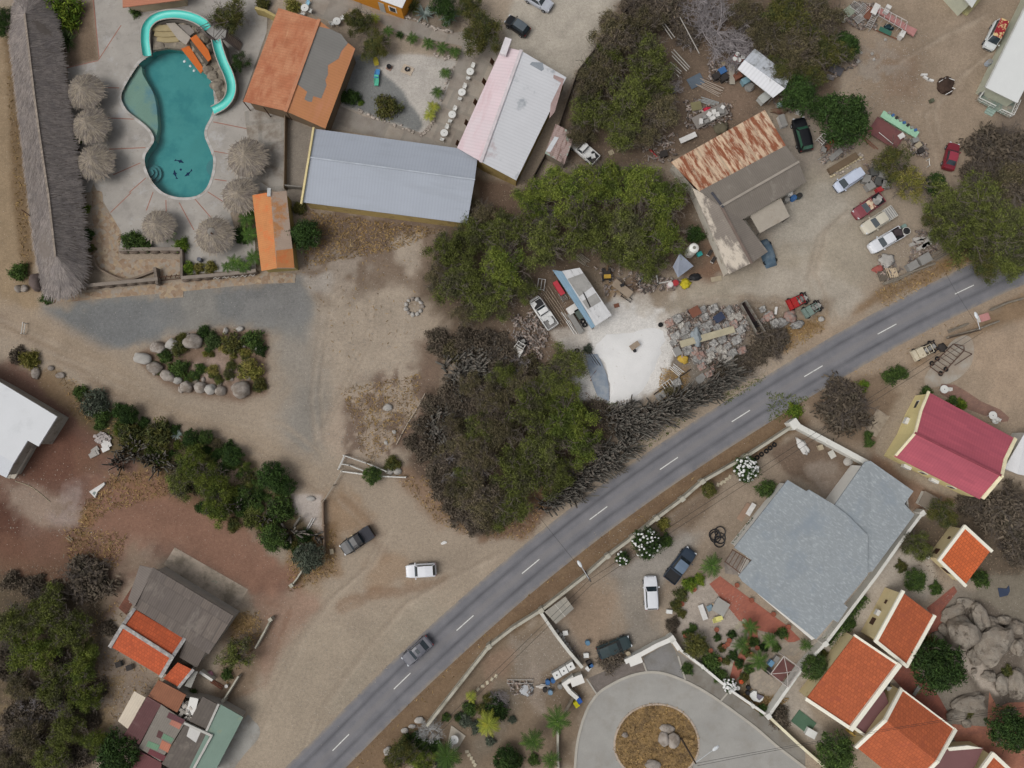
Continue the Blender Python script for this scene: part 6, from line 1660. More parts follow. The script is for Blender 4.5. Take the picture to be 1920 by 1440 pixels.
for l,x,y,r,h_,m_ in(("tall palm beside the villa's striped terrace",1335,1060,24,3.0,G_PALM),("full green palm by the lower garden drive",1045,1352,27,4.0,None),("bushy palm between the drive and the round dark bush",998,1390,25,3.0,None),("palm leaning over the bottom garden wall",1034,1425,20,2.5,G_PALM),("yellowing palm in the lower garden",915,1357,26,2.6,G_PALMY),("palm beside the concrete pad with a round table",838,1418,30,2.2,None),("palm over the junction of the red garden paths",1407,1176,18,2.0,None),("palm on the rock garden's corner",1392,1208,20,2.0,None),("palm beside the villa's front beds",1444,1200,18,2.0,None),("palm between the red path and the pergola",1424,1240,21,2.0,None),("young palm at the pergola's outer corner",1512,1210,14,1.4,None),("small palm on the lower garden's sandy bed",884,1307,13,1.2,G_PALMY)):
 palm(l,x,y,r,h_,m_)
for l,x,y,r,m_,k in(("dark round bush at the bottom of the lower garden",947,1424,24,G_DARK,'dense'),("dark green bush under the grey bare shrub",930,1330,24,G_DARK,'bush'),("leafy tree at the road end of the garden",755,1412,34,G_OLIVE,'tree'),("leafy tree beside the silver leaved shrub",790,1430,32,G_MESQ_G,'tree'),("low green plant by the wall's lower end",836,1346,9,G_BUSH,'bush'),("grey green low bush by the stepping stones",872,1352,14,G_GREY,'bush'),("dark bush at the left of the concrete pad's palms",962,1430,22,G_DARK,'bush'),("leafy bush inside the white wall corner",1305,1212,24,G_OLIVE,'dense'),("dark bush between the white wall and the white flowers",1335,1245,20,G_BUSH,'bush'),("low dark shrub near the white flowers",1350,1268,14,G_BUSH,'bush'),("yellow green border bush along the garden drive",1292,1098,14,G_LIME,'bush'),("border bush along the rock garden's edge",1278,1115,14,G_OLIVE,'bush'),("border bush near the white compact car",1270,1135,12,G_OLIVE,'bush'),("border bush at the head of the rock garden",1312,1088,12,G_LIME,'bush'),("brown shrub on the rock garden's west edge",1262,1172,14,G_BARE,'wisp'),("yellow flowering bush by the roadside wall",1244,984,13,G_YELL,'bush'),("yellowish bush by the stepping stones at the wall",1329,919,15,G_OLIVE,'dense'),("green creeper patch under the flowering bush",1248,1013,14,G_BUSH,'bush'),("green bush at the villa's north west corner",1436,915,18,G_BUSH,'bush'),("small bush near the bare dark tree",1630,830,10,G_BUSH,'bush'),("low bush beside the old concrete slab",1628,815,9,G_BUSH,'bush'),("green bush by the red roofed house's corner",1738,733,11,G_BUSH,'bush'),("green plant on the brick terrace edge",1787,750,10,G_BUSH,'bush'),("plant beside the brick terrace wall",1803,757,11,G_LIME,'bush'),("green sprouting shrub on the dry slope",1668,705,16,G_BUSH,'bush'),("second sprouting shrub on the dry slope",1690,698,14,G_BUSH,'bush'),("lime shrub at the top of the bare dark tree",1617,722,12,G_LIME,'bush'),("green verge plant beside the villa's wall corner",1490,770,16,G_LIME,'bush'),("shrub in the patio bed beside the palms",1466,1188,12,G_BUSH,'bush'),("green plant at the wall's low lawn corner",1432,1332,12,G_BUSH,'bush'),("small olive bush by the boulder at the wall",1545,1225,8,G_OLIVE,'bush'),("low shrub between the large boulders and the right edge",1890,1260,12,G_OLIVE,'bush'),("yellow green shrub among the lower boulders",1815,1338,10,G_OLIVE,'bush'),("climber on the villa's east wall",1690,1062,12,G_OLIVE,'bush')):
 tree(k,l,x,y,r,m_,'tree' if k=='tree' else 'bush','tree' if k=='tree' else 'bush')
def hedge(label,pts,w,h,mat):
 rs=np.random.RandomState(int(pts[0][0]))
 p=[W(*q)for q in pts];P=[]
 for a,b in zip(p[:-1],p[1:]):
  d=b-a;s=Vector((-d.y,d.x,0)).normalized();n=int(d.length*210)
  for _ in range(n):
   u,v=rs.rand(),rs.rand()-.5
   q=a+d*u+s*v*w;P.append((q.x,q.y,h*(.55+.45*rs.rand())))
 Q=leaf_quads(np.array(P),rs,.16,.09)
 c=p[0]
 g=thing('hedge',label,'hedge',(c.x,c.y,0))
 o=link('foliage',quads_mesh('foliage',Q-np.array([c.x,c.y,0]),mat),g)
 mb=MB().wall(p,w*.6,0,h*.55);mb.build('stem',M("hedge_stem",(52,58,36),var=.2),g)
hedge("dark clipped hedge along the villa's north west corner",pp(1415,975,1378,1022),1.5,1.1,G_DARK)
hedge("dark clipped hedge along the villa's south east side",pp(1618,1115,1590,1152,1545,1205),1.6,1.1,G_BUSH)
def flowers(label,px,py,r,n,asp=1.0):
 g=tree('dense',label,px,py,r,G_DARK,'flowering_bush','bush',asp=asp,rz=.6)
 rm=r*mpp(px,py,1);z0=g.children[0].location.z
 for _ in range(n):
  a,q=rnd.uniform(0,6.28),math.sqrt(rnd.random());z=rm*.75*math.sqrt(max(0,1-q*q))
  o=link('flower',FLOWER,g);o.location=(q*rm*.95*math.cos(a),q*rm*asp*.95*math.sin(a),z*1.05+z0*1.02);o.scale=(rnd.uniform(.7,1.2),)*3
mb=MB();mb.blob((0,0,0),(.17,.17,.12),2,1,.2)
FLOWER=bpy.data.meshes.new('flower');FLOWER.from_pydata(mb.v,[],mb.f);FLOWER.materials.append(M("white_petal",(214,214,212),var=.04));FLOWER.update()
flowers("large white flowering bush along the roadside wall",1213,1018,29,46)
flowers("round bush thick with white flowers at the wall's bend",1400,879,25,85)
flowers("small white flowering bush by the lower yard wall",1368,1285,14,60)
flowers("thin white flowering shrub at the roadside wall's lower end",1168,1048,14,12)
HP=pp(145,715,200,745,270,790,330,800,400,815,470,860,560,920,600,955,590,1060,540,1050,500,1020,420,990,370,950,310,900,260,850,180,800)
for i in range(96):
 while True:
  x,y=rnd.uniform(145,605),rnd.uniform(715,1060)
  if sdist(np.array([x]),np.array([y]),HP)[0]>2 and not(545<x<600 and 920<y<1000)and not(165<x<215 and 800<y<860):break
 tree(rnd.choice(('bush','bush','wisp','loose')),"low olive shrub filling the planted bank below the dirt drive",x,y,rnd.uniform(8,17),rnd.choice((G_OLIVE,G_BUSH,G_MESQ,G_DARK,G_MESQ_G,G_MESQ_B)),'shrub','bush',"low shrubs of the hedge bank")
for i in range(26):
 a,q=rnd.uniform(0,6.28),rnd.uniform(.25,.95)
 tree(rnd.choice(('bush','wisp')),"small dry shrub among the island's boulders",385+105*q*math.cos(a),682+52*q*math.sin(a),rnd.uniform(6,12),rnd.choice((G_OLIVE,G_BUSH,G_MESQ,G_YELL)),'shrub','bush',"dry shrubs on the island")
for x,y,r in((820,640,26),(845,655,24),(870,640,28),(905,640,28),(940,690,30),(925,720,28),(890,740,30),(860,755,26),(840,735,24),(810,760,22),(790,800,20),(800,840,26),(830,845,24),(860,830,30),(880,820,26),(845,880,28),(815,880,20),(830,915,26),(850,940,28),(895,985,22),(770,830,16),(955,660,24),(990,690,26),(1120,770,22),(1145,800,18),(1120,830,20),(1090,860,18),(1030,700,22),(1260,735,14),(1350,690,18),(1420,665,20)):
 tree('wisp',"dry grey brown brush in the thicket round the wood",x,y,r,rnd.choice((G_BARE,G_BARE,G_MESQ_B)),'dry_brush','brush',"dry brush of the thicket")
for x,y,r in((1120,880,18),(1075,925,18),(1040,940,16),(1130,850,20),(1150,870,16),(1195,800,20),(1230,780,18),(1150,780,24),(1172,785,22),(1300,755,14),(1325,745,14),(1345,735,14),(1270,770,14)):
 cactus("grey columnar cactus clump of the hedge along the asphalt road",x,y,r,"cactus hedge along the road")
for x,y,r in((60,1100,22),(75,1335,26),(45,1330,24),(20,1350,22),(70,1300,20),(130,1320,22),(10,1220,22),(65,1430,24),(150,1420,22),(110,1235,20),(20,1090,20),(200,1180,16),(185,1290,18),(10,1260,22),(140,1420,20),(60,1400,24),(170,1350,18),(100,1110,22)):
 tree('wisp',"dry grey brown brush in the south west scrub",x,y,r,G_BARE,'dry_brush','brush',"dry brush of the south west scrub")
for x,y,r in((1290,1255,12),(1355,1215,9),(1345,1195,8),(1375,1228,10),(1385,1245,10),(1400,1225,9),(1415,1205,10),(1372,1190,9),(1432,1215,9),(1405,1255,10),(1362,1240,9),(1395,1270,10),(1300,1178,9),(1278,1150,9),(1290,1190,10),(1455,1215,9)):
 tree('bush',"small mixed shrub in the villa's rock garden beds",x,y,r,rnd.choice((G_BUSH,G_DARK,G_OLIVE)),'shrub','bush',"shrubs of the villa's rock garden")
for x,y,r in((770,1390,20),(790,1400,16),(815,1400,14),(880,1330,14),(905,1330,13),(915,1310,12),(860,1345,10),(895,1365,14),(920,1390,10),(830,1435,18),(735,1425,18),(960,1350,8),(1000,1425,12)):
 tree('bush',"mixed garden shrub of the lower garden beds by the road",x,y,r,rnd.choice((G_BUSH,G_DARK,G_OLIVE,G_GREY)),'shrub','bush',"shrubs of the lower garden")
def scatter(name,label,areas,mat,ln,wd,kind='grass',seed=1):
 rs=np.random.RandomState(seed);P=[]
 for poly,n in areas:
  xs,ys=[p[0]for p in poly],[p[1]for p in poly]
  X_=rs.uniform(min(xs),max(xs),n*2);Y_=rs.uniform(min(ys),max(ys),n*2)
  ok=sdist(X_,Y_,poly)>0
  for x,y in list(zip(X_[ok],Y_[ok]))[:n]:
   w=W(x,y,0);P.append((w.x,w.y,.02))
 P=np.array(P)
 if kind=='grass':
  Q=leaf_quads(P,rs,ln,wd,.35,.35)
  Q[:,:,2]=np.maximum(Q[:,:,2],.02)
 else:
  Q=leaf_quads(P,rs,ln,wd,.15)
  Q[:,:,2]=np.abs(Q[:,:,2]-.02)*.5+.03
 o=link(name,quads_mesh(name,Q,mat))
 return tag(o,label,None,kind='stuff')
dgm=leafmat("dry_grass",[(146,118,76),(160,134,90),(124,102,70),(168,146,106)],nscale=.3,isl=.3,orand=0)
V2=[(p[0]+14,p[1]+38)for p in ROADC[6:-8]]+[(p[0]+44,p[1]+52)for p in ROADC[6:-8]][::-1]
scatter("dry_grass","dry ochre grass on the road verges, the round island and the waste ground",[(ISL,3600),(V2,4200),(pp(570,395,830,430,740,470,570,500),2600),(pp(640,730,790,700,780,790,690,880),1500),(pp(560,500,780,450,790,640,640,700,600,600),140),(pp(170,1150,220,1130,300,1270,220,1370,190,1340),400),(pp(150,950,210,890,300,880,340,920,200,960,150,1010),1300),(pp(1640,545,1745,500,1850,450,1850,475,1660,575),1300),(pp(1240,690,1290,700,1300,760,1230,770),600),(pp(540,1010,630,990,630,1080,540,1110),700),(pp(1395,1300,1480,1310,1440,1345),500),(pp(740,890,860,900,890,1010,820,980),700),(pp(1470,615,1545,592,1545,620,1475,660),400),(pp(440,1150,490,1140,490,1200,420,1290),500),(pp(100,690,190,740,290,830,230,830,130,770),700),(pp(120,990,240,1000,220,1070,130,1050),700),(pp(15,80,60,480,40,500,15,200),500),(pp(960,920,1040,900,990,1010,910,1015),500)],dgm,.35,.10,seed=5)
gsm=leafmat("low_green",[(96,100,58),(82,92,50),(112,112,66)],nscale=.4,orand=0)
scatter("ground_cover","low green weeds in the hedge bank and along the woodland edges",[(pp(150,740,260,800,400,850,520,930,480,960,330,900,220,840),3000),(pp(1440,735,1520,745,1480,785,1440,790),500),(pp(1340,745,1440,700,1430,715,1350,765),400),(pp(1190,830,1290,770,1290,790,1200,850),300),(pp(1100,740,1170,760,1170,800,1120,790),300)],gsm,.3,.10,seed=6)
lit=M("leaf_litter",(118,102,86),var=.2,isl=.5,scale=2)
scatter("leaf_litter","brown leaf litter and twigs under the trees",[(pp(1060,190,1220,0,1560,0,1560,180,1290,300,1060,320),5000),(pp(790,430,1000,330,1310,330,1310,500,1000,600,860,620),5000),(pp(800,720,1180,740,1180,800,1000,1000,900,1010,760,860),5000),(pp(0,1060,200,1060,200,1440,0,1440),3500),(pp(1640,1000,1760,960,1920,900,1920,1080,1760,1090),1500)],lit,.22,.10,'litter',7)
stm=M("loose_stone",(150,142,132),var=.15,isl=.3,scale=2)
scatter("gravel","loose pebbles and chips of concrete strewn over the yards",[(pp(1590,60,1740,60,1740,220,1640,230,1560,200),900),(pp(600,560,780,560,780,860,640,900,560,760),900),(pp(0,620,300,740,600,900,560,920,250,790,0,650),500),(pp(480,1150,800,1110,900,1060,600,1400),600),(pp(1110,1000,1330,930,1300,1080,1150,1220),500),(pp(1240,560,1560,560,1400,740,1240,740),1800),(pp(560,480,790,440,790,800,620,880),700),(pp(940,560,1080,530,1080,720,930,740),1100),(pp(190,1270,300,1280,220,1380),260),(pp(960,1190,1060,1180,1100,1310,960,1320),500),(pp(1640,470,1790,430,1760,500,1650,540),500),(pp(0,880,250,860,200,1010,0,1000),250),(pp(1270,1090,1400,1120,1390,1250,1290,1240),500),(pp(1760,1110,1910,1140,1910,1340,1790,1240),500)],stm,.13,.10,'litter',8)
ww=M("white_wall",(204,203,196),var=.05,scale=.5,fine=.05,stain=((150,146,134),.6,.56,.74,.3,(1,1,1)))
ww_d=M("weathered_wall",(168,164,150),var=.08,scale=.6,fine=.08,stain=((126,122,108),.5,.5,.7,.3,(1,1,1)))
def wallthing(name,label,pts,w,h,mat,cat='wall',posts=None,pm=None,cap=None,pw=1.7):
 p=[W(*q,h)for q in pts]
 g=thing(name,label,cat,(p[0].x,p[0].y,0))
 MB().wall(p,w,0,h).build('panel',mat,g)
 if cap:MB().wall(p,w*1.25,h,h+.07).build('coping',cap,g)
 if posts:
  for q in(pts if posts is True else posts):
   c=W(*q,h);MB().box((c.x,c.y,(h+.12)/2),(w*pw,w*pw,h+.14),.6).build('pillar',pm or mat,g)
 return g
wallthing('boundary_wall',"long pale boundary wall between the road verge and the villa yard",pp(800,1362,852,1296,917,1213,962,1178,1015,1145,1097,1081,1140,1043,1187,1008,1232,972,1280,936,1318,903,1400,856,1440,830,1492,796),.38,1.5,ww_d,posts=pp(917,1213,1015,1145,1140,1043,1187,1008,1232,972,1280,936,1318,903,1400,856),pm=ww_d)
wallthing('boundary_wall',"broad white yard wall from the road corner to the villa's roof",pp(1490,795,1560,832,1627,868),.75,1.7,ww,posts=pp(1490,795))
wallthing('boundary_wall',"white wall along the villa's east side down to the pergola and yard corner",pp(1730,962,1690,1015,1644,1080,1600,1138,1548,1207,1508,1248,1441,1343),.42,1.6,ww,posts=pp(1730,962,1548,1207,1441,1343))
wallthing('boundary_wall',"white yard wall with pillars facing the turning circle's pavement",pp(1441,1343,1410,1322,1372,1296,1317,1250,1275,1218),.28,1.2,ww,posts=pp(1441,1343,1412,1324,1369,1297,1317,1250),cap=white_p)
wallthing('boundary_wall',"cream wall running out of the bottom edge in front of the cottages",pp(1441,1343,1500,1398,1560,1450),.3,1.2,M("cream_wall",(206,196,160),var=.05),cap=M("cream_cap",(216,208,180)))
wallthing('boundary_wall',"white wall round the driveway's head",pp(1274,1218,1260,1198,1232,1210,1205,1225,1172,1241),.5,1.5,ww,posts=pp(1260,1198),cap=white_p)
wallthing('boundary_wall',"white plastered wall between the grey carport and the water tanks",pp(1013,1147,1040,1187,1065,1220,1092,1252),.35,1.5,ww_d,cap=M("cap_light",(190,188,180)))
wallthing('boundary_wall',"short L shaped white wall beside the rubbish bins",pp(1076,1270,1058,1283,1068,1297,1083,1310),.45,1.3,ww,cap=white_p)
wallthing('boundary_wall',"low pale wall beside the bottom palms of the lower garden",pp(1046,1368,1046,1400,1047,1450),.3,.9,ww_d)
wallthing('garden_wall',"old brick stub wall continuing from the rubbish bins",pp(1075,1308,1060,1336),.35,.6,M("old_stub",(128,118,104),var=.2))
for l,x,y,a in(("white gate pier block beside the driveway",1191,1238,.35),("white gate pier block beside the water tanks",1082,1276,.35)):
 c=W(x,y,1.5);g=thing('gate_pier',l,'gate pier',(c.x,c.y,0));MB().box((c.x,c.y,.75),(1.75,1.1,1.5),a).build('block',ww,g);MB().box((c.x,c.y,1.54),(1.85,1.2,.08),a).build('cap',white_p,g)
c=W(1048,1145,1.9);g=thing('carport',"grey flat roofed carport against the roadside wall",'shelter',(c.x,c.y,0))
MB().slab([W(x,y,2.2)for x,y in zz(960,1080,4,245,270,400,155,465,245,330,360)],.14).build('roof',M("carport_grey",(146,142,132),rough=.7,var=.05,tiles=(2.2,1.9,.9,.65)),g)
MB().slab([W(x,y,2.22)for x,y in zz(960,1080,4,318,215,324,211,402,303,396,307)],.03).build('seam',M("seam_light",(170,166,156)),g)
for x,y in zz(960,1080,4,262,275,400,170,452,245,332,345):
 q=W(x,y,2.0);MB().tube([(q.x,q.y,0),(q.x,q.y,2.06)],.06).build('post',M("shed_post",(110,104,98)),g)
wallthing('fence',"rail wall with a square post beside the corrugated roof house",pp(507,1162,494,1187,478,1216),.22,1.0,ww_d,'fence',posts=pp(507,1162),pw=2.4)
wallthing('fence',"white wall of the narrow fenced yard by the patchwork house",pp(447,1268,432,1292,418,1314),.22,1.1,ww_d,'fence',posts=pp(418,1314),pw=2)
wallthing('fence',"white block wall inside the narrow yard by the old house",pp(374,1260,398,1276),.35,1.0,ww,'fence')
wallthing('fence',"rail post wall where the drive meets the red track",pp(566,1070,557,1084,546,1098),.2,1.0,ww_d,'fence',posts=pp(546,1098),pw=2.6)
wallthing('fence',"thin stone and post fence from the gate down to the stone wall",pp(605,940,605,970,607,1012,606,1040),.2,.9,M("old_fence",(128,110,94),var=.15),'fence',posts=pp(605,940,606,985),pw=1.8)
wallthing('fence',"dark boundary fence between the gravel car park and the thicket",pp(1192,-6,1150,48,1110,98,1084,132,1063,190,1048,236,1022,290,1000,330),.12,1.4,M("dark_fence",(62,54,46),var=.2),'fence')
wallthing('fence',"brown timber fence between the pool deck and the grey yard",pp(534,212,533,280,532,352),.10,1.2,M("deck_fence",(120,106,90),var=.1),'fence')
wallthing('fence',"short grey fence at the foot of the grey yard",pp(532,347,566,350),.2,1.1,M("grey_fence",(120,116,110),var=.1),'fence')
wallthing('fence',"yellow garden wall north of the rusty orange hall",pp(478,14,498,20,516,30),.4,1.6,M("yellow_garden_wall",(166,150,100),var=.1),'wall')
def rails(label,segs,mat,r=.05,name='rail_fence',cat='fence',hs=(.45,1.0)):
 p0=W(*segs[0][0],.5);g=thing(name,label,cat,(p0 .x,p0 .y,0))
 for s in segs:
  q=[W(*x,hs[-1])for x in s];mb=MB()
  for h in hs:
   mb.tube([Vector((v.x,v.y,h))for v in q],r,6)
  mb.build('rail',mat,g)
  for a,b in zip(q[:-1],q[1:]):
   n=max(1,int((b-a).length/2.2))
   for k in range(n+1):
    c=a.lerp(b,k/n);MB().tube([(c.x,c.y,0),(c.x,c.y,hs[-1]+.1)],r*1.2,6).build('post',mat,g)
 return g
railw=M("white_rail",(200,198,192),var=.08)
rails("white tubular gate rails closing the dirt drive",[t(1,2,655,535,830,595,975,655),t(1,2,640,600,700,610,800,650),t(1,2,660,540,615,640)],railw,.07)
rails("white double rail beam behind the bushy gate",[t(1,2,640,655,870,685),t(1,2,870,690,1120,700)],railw,.10,hs=(.5,.8))
rails("rope and post barrier across the dirt drive",[t(1,2,640,655,580,760,500,885)],M("barrier_post",(160,150,136)),.05)
rails("line of low white posts edging the parking ground",[t(1,2,1265,75,1210,180,1140,290,1090,380,1055,450)],M("edge_post",(170,158,142)),.06,hs=(.25,))
logm=M("grey_log",(124,116,104),var=.2,scale=2,stretch=(1,1,1))
def logs(label,pts,n,r,spread,z=.15):
 p=[W(*q,.3)for q in pts];g=thing('log_fence',label,'fence',(p[0].x,p[0].y,0))
 for k in range(n):
  mb=MB();o=Vector((rnd.uniform(-spread,spread),rnd.uniform(-spread,spread),0))
  mb.tube([v+o+Vector((rnd.uniform(-.1,.1),rnd.uniform(-.1,.1),z+k*r*.9))for v in p],r*rnd.uniform(.8,1.2),6);mb.build('log',logm,g)
logs("grey log barrier along the upper road verge in front of the pallets",t(3,1,860,690,960,660,1080,600,1240,540),3,.13,.12)
logs("bundle of long grey poles at the junction by the leaning mesquites",t(3,1,1225,500,1300,455,1420,380),7,.09,.55)
logs("curved bleached trunks beside the bundle of poles",t(3,1,1215,395,1330,330,1420,330,1440,370),3,.13,.3)
logs("long dark log barrier by the trailer frame",t(3,1,1340,1090,1560,1030,1725,965),2,.12,.08)
logs("broken log barrier above the dry verge near the trailer",t(3,1,1345,1050,1500,985),2,.10,.08)
logs("dry stone and log edge at the road's upper bend",t(3,1,1660,890,1780,830,1900,800),2,.14,.12)
stw=M("stone_wall",(98,90,82),var=.2,scale=1.2,col2=(122,110,98))
def stonewall(label,pts,h,facing):
 g=wallthing('stone_wall',label,pts,.4,h,stw,cap=M("stone_cap",(128,118,108),var=.12))
 p=[W(*q,.5)for q in pts]
 for a,b in zip(p[:-1],p[1:]):
  d=b-a;n=max(1,int(d.length/1.5));s=Vector((d.y,-d.x,0)).normalized()*facing
  for k in range(n):
   c=a.lerp(b,(k+.5)/n)+s*.32
   MB().blob((c.x,c.y,h*.42),(.75,.36,h*.5),k+a.x,2,.18,1.2,math.atan2(d.y,d.x)).build('facing_stone',M("facing_stone",(104,92,82),var=.2,scale=1.5,orand=.15),g,True)
 return g
sw=stonewall("grey stone faced wall from the thatched roof to the wooden gate",pp(145,537,220,530,296,523),1.3,1)
sw2=stonewall("grey stone faced wall with white carved marks from the gate to the gatehouse",pp(340,521,400,516,470,509,480,507),1.3,1)
mb=MB()
for x in(400,417,434,451,466):
 for k in range(3):
  a,b=W(x+k*4,520-(x-400)*.08-(k%2)*3,1.0),W(x+k*4+4,520-(x-400)*.08-((k+1)%2)*3,1.0)
  mb.tube([a+Vector((0,-.25,0)),b+Vector((0,-.25,0))],.05,5)
mb.build('carved_mark',M("mark_white",(176,172,164)),sw2)
stonewall("low planter wall with dark inset panels above the flag path",pp(223,468,280,467,338,467),.9,1)
wallthing('stone_wall',"short stone return wall beside the pool gate",pp(339,467,340,494,340,520),.35,1.0,stw)
wallthing('planter_wall',"curved low planter wall on the flag path",smooth(t(0,1,690,480,725,560,800,610,890,650,960,655,1050,630,1150,590),3,False),.3,.6,M("planter_stone",(122,108,94),var=.15))
wallthing('planter_wall',"short wall stub next to the wooden gate",t(0,1,1158,565,1175,690),.4,1.2,stw)
c=W(317,523,.5);g=thing('gate',"low lattice gate of dark timber in the stone wall",'gate',(c.x,c.y,0));mb=MB()
for k in range(5):
 mb.tube([W(301+k*9,524-k*.9,.2),W(304+k*9,517-k*.9,.9)],.06,5)
mb.build('slat',dark_brown,g);mb=MB();mb.tube([W(298,520,.85),W(338,516,.85)],.06,5);mb.tube([W(299,526,.3),W(339,522,.3)],.06,5);mb.build('rail',dark_brown,g)
turq=M("slide_turquoise",(78,194,182),rough=.35,var=.05,scale=.5,fine=.02,spec=.5)
sl_edge=M("slide_edge",(164,158,152),var=.08)
def slide(label,pts,zs,w):
 sm=smooth([(p[0],p[1],z)for p,z in zip(pts,zs)],6,False)
 P=[W(x,y,z)for x,y,z in sm];m=len(P)
 g=thing('water_slide',label,'water slide',(P[0].x,P[0].y,0))
 prof=[(-.5,.42),(-.46,.20),(-.34,.05),(0,-.02),(.34,.05),(.46,.20),(.5,.42)]
 vs,fs,k=[],[],len(prof)
 S=[]
 for i in range(m):
  d=P[min(i+1,m-1)]-P[max(i-1,0)];d.z=0;d.normalize();s=Vector((-d.y,d.x,0));S.append(s)
  for u,z in prof:vs.append(P[i]+s*u*w+Vector((0,0,z)))
 fs=[[i*k+j,(i+1)*k+j,(i+1)*k+j+1,i*k+j+1]for i in range(m-1)for j in range(k-1)]
 MB().add(vs,fs).build('trough',turq,g,True)
 for sg in(-1,1):
  mb=MB();mb.tube([P[i]+S[i]*sg*(w*.5+.05)+Vector((0,0,.40))for i in range(m)],.09,6);mb.build('rim',sl_edge,g)
 mb=MB();mb.wall([Vector((p.x,p.y,0))for p in P],w*.9,0,.02)
 for i in range(0,m-1):
  q=[P[i]-S[i]*w*.5,P[i+1]-S[i+1]*w*.5,P[i+1]+S[i+1]*w*.5,P[i]+S[i]*w*.5]
  mb.add([(v.x,v.y,.05)for v in q]+[(v.x,v.y,v.z-.08)for v in q],[[0,1,5,4],[2,3,7,6]])
 mb.build('base',M("slide_base",(122,116,108),var=.15),g)
 return g
slide("turquoise water slide curving round the rock steps into the shallow side",t(0,0,1562,215,1520,175,1440,137,1340,117,1240,122,1160,152,1108,215,1098,300,1104,370,1112,420),(2.6,2.4,2.1,1.9,1.65,1.4,1.1,.8,.45,.2),1.3)
slide("turquoise water slide running down along the dark shrubs into the deep end",t(0,0,1628,300,1650,390,1682,480,1718,560,1742,650,1730,730,1680,795,1600,838),(2.6,2.2,1.8,1.5,1.1,.8,.5,.2),1.3)
c=W(*t(0,0,1620,230)[0],2.6);g=thing('slide_tower',"grey slide platform with metal railings and a straight stair",'tower',(c.x,c.y,0))
MB().prism([W(x,y,2.6)for x,y in t(0,0,1545,235,1605,165,1700,215,1690,280,1640,310)],2.35,2.6).build('platform',M("platform_grey",(144,142,138),var=.08),g)
for x,y in t(0,0,1560,235,1610,178,1690,220,1640,300):
 q=W(x,y,2.4);MB().tube([(q.x,q.y,0),(q.x,q.y,2.36)],.12).build('post',M("platform_post",(110,104,98)),g)
mb=MB();rp=[W(x,y,3.7)for x,y in t(0,0,1470,215,1610,150,1610,100,1712,160,1600,290,1470,215)]
mb.tube(rp,.05,5);mb.tube([v-Vector((0,0,.6))for v in rp],.04,5)
for v in rp:mb.tube([v,v-Vector((0,0,1.1))],.045,5)
mb.tube([rp[1],rp[4]],.035,5);mb.tube([rp[0],rp[3]],.035,5)
mb.build('railing',M("railing_rust",(92,82,80),rough=.6),g)
mb=MB();a,b=W(*t(0,0,1690,265)[0],2.4),W(*t(0,0,1800,350)[0],.3)
for k in range(11):mb.box(a.lerp(b,k/10),(.30,1.15,.06),math.atan2(b.y-a.y,b.x-a.x))
mb.build('stair',M("stair_tread",(120,106,96),var=.15),g)
mb=MB()
for s in(-1,1):
 d=Vector((-(b-a).y,(b-a).x,0)).normalized()*.62*s;mb.tube([a+d+Vector((0,0,.9)),b+d+Vector((0,0,.9)),b+d],.05,5);mb.tube([a+d,b+d],.06,5)
mb.build('handrail',M("railing_rust",(92,82,80)),g)
c=W(345,75,.5);g=thing('rock_grotto',"artificial rock bank with curved steps between the slides and the pool",'rocks',(c.x,c.y,0))
rk=M("grotto_rock",(122,114,102),var=.2,scale=1.1,col2=(148,138,122),lo=.48,hi=.66,stain=((84,76,68),.9,.56,.7,.2,(1,1,1)),bump=.5)
b_=MB().prism([W(x,y,.5)for x,y in t(0,0,1150,375,1140,250,1200,190,1320,160,1420,185,1540,260,1630,400,1690,560,1705,690,1640,760,1612,690,1590,600,1530,540,1370,372,1260,358)],.02,.55)
b_.build('rock_base',rk,g)
for i,(x,y,r1,r2,h_)in enumerate(((1180,230,40,34,.5),(1230,190,40,30,.6),(1300,175,40,26,.7),(1390,190,44,30,.9),(1470,230,44,36,1.0),(1540,300,40,40,1.1),(1580,370,36,40,1.0),(1605,440,34,36,.9),(1560,520,44,36,.7),(1600,570,46,40,.7),(1640,640,44,50,.7),(1650,710,34,40,.5),(1600,640,30,30,.5),(1530,440,26,40,.8),(1470,360,24,40,.8),(1200,340,44,30,.4),(1440,260,30,30,.9))):
 q=W(*t(0,0,x,y)[0],.5);k=mpp(300,80)/4
 MB().blob((q.x,q.y,.45),(r1*k,r2*k,h_*.8),i+3,2,.25).build('rock',rk,g)
for i in range(4):
 mb=MB();pts=smooth(t(0,0,1150+i*16,215+i*36,1230+i*12,225+i*36,1340,218+i*36),4,False)
 P=[W(x,y,.6)for x,y in pts];mb.wall(P,1.0,.3,1.1-i*.2);mb.build('step',M("sand_step",(156,142,108),var=.1,scale=1),g)
MB().slab([W(x,y,1.35)for x,y in t(0,0,1245,175,1310,170,1430,280,1395,335,1330,290)],.3).build('slab',M("grotto_slab",(158,150,140),var=.1),g)
MB().slab([W(x,y,1.2)for x,y in t(0,0,1330,180,1420,190,1460,240,1420,270)],.25).build('slab',M("grotto_slab_b",(128,122,116),var=.1),g)
obm=M("orange_board",(188,100,44),var=.05,scale=.8)
for q,z in((t(0,0,1358,366,1418,342,1528,515,1505,552),.75),(t(0,0,1425,288,1470,258,1560,370,1585,440,1560,462),1.5)):
 MB().slab([W(x,y,z)for x,y in q],.12).build('orange_board',obm,g)
MB().slab([W(x,y,1.1)for x,y in t(0,0,1420,310,1445,300,1570,460,1545,490)],.5).build('channel',M("channel_rock",(84,78,68),var=.2),g)
for x,y in t(0,0,1385,460,1428,495,1455,530):
 q=W(x,y,-.1);MB().blob((q.x,q.y,-.1),(.22,.22,.1),x,2,.3).build('water_jet',M("foam_white",(196,206,206)),g)
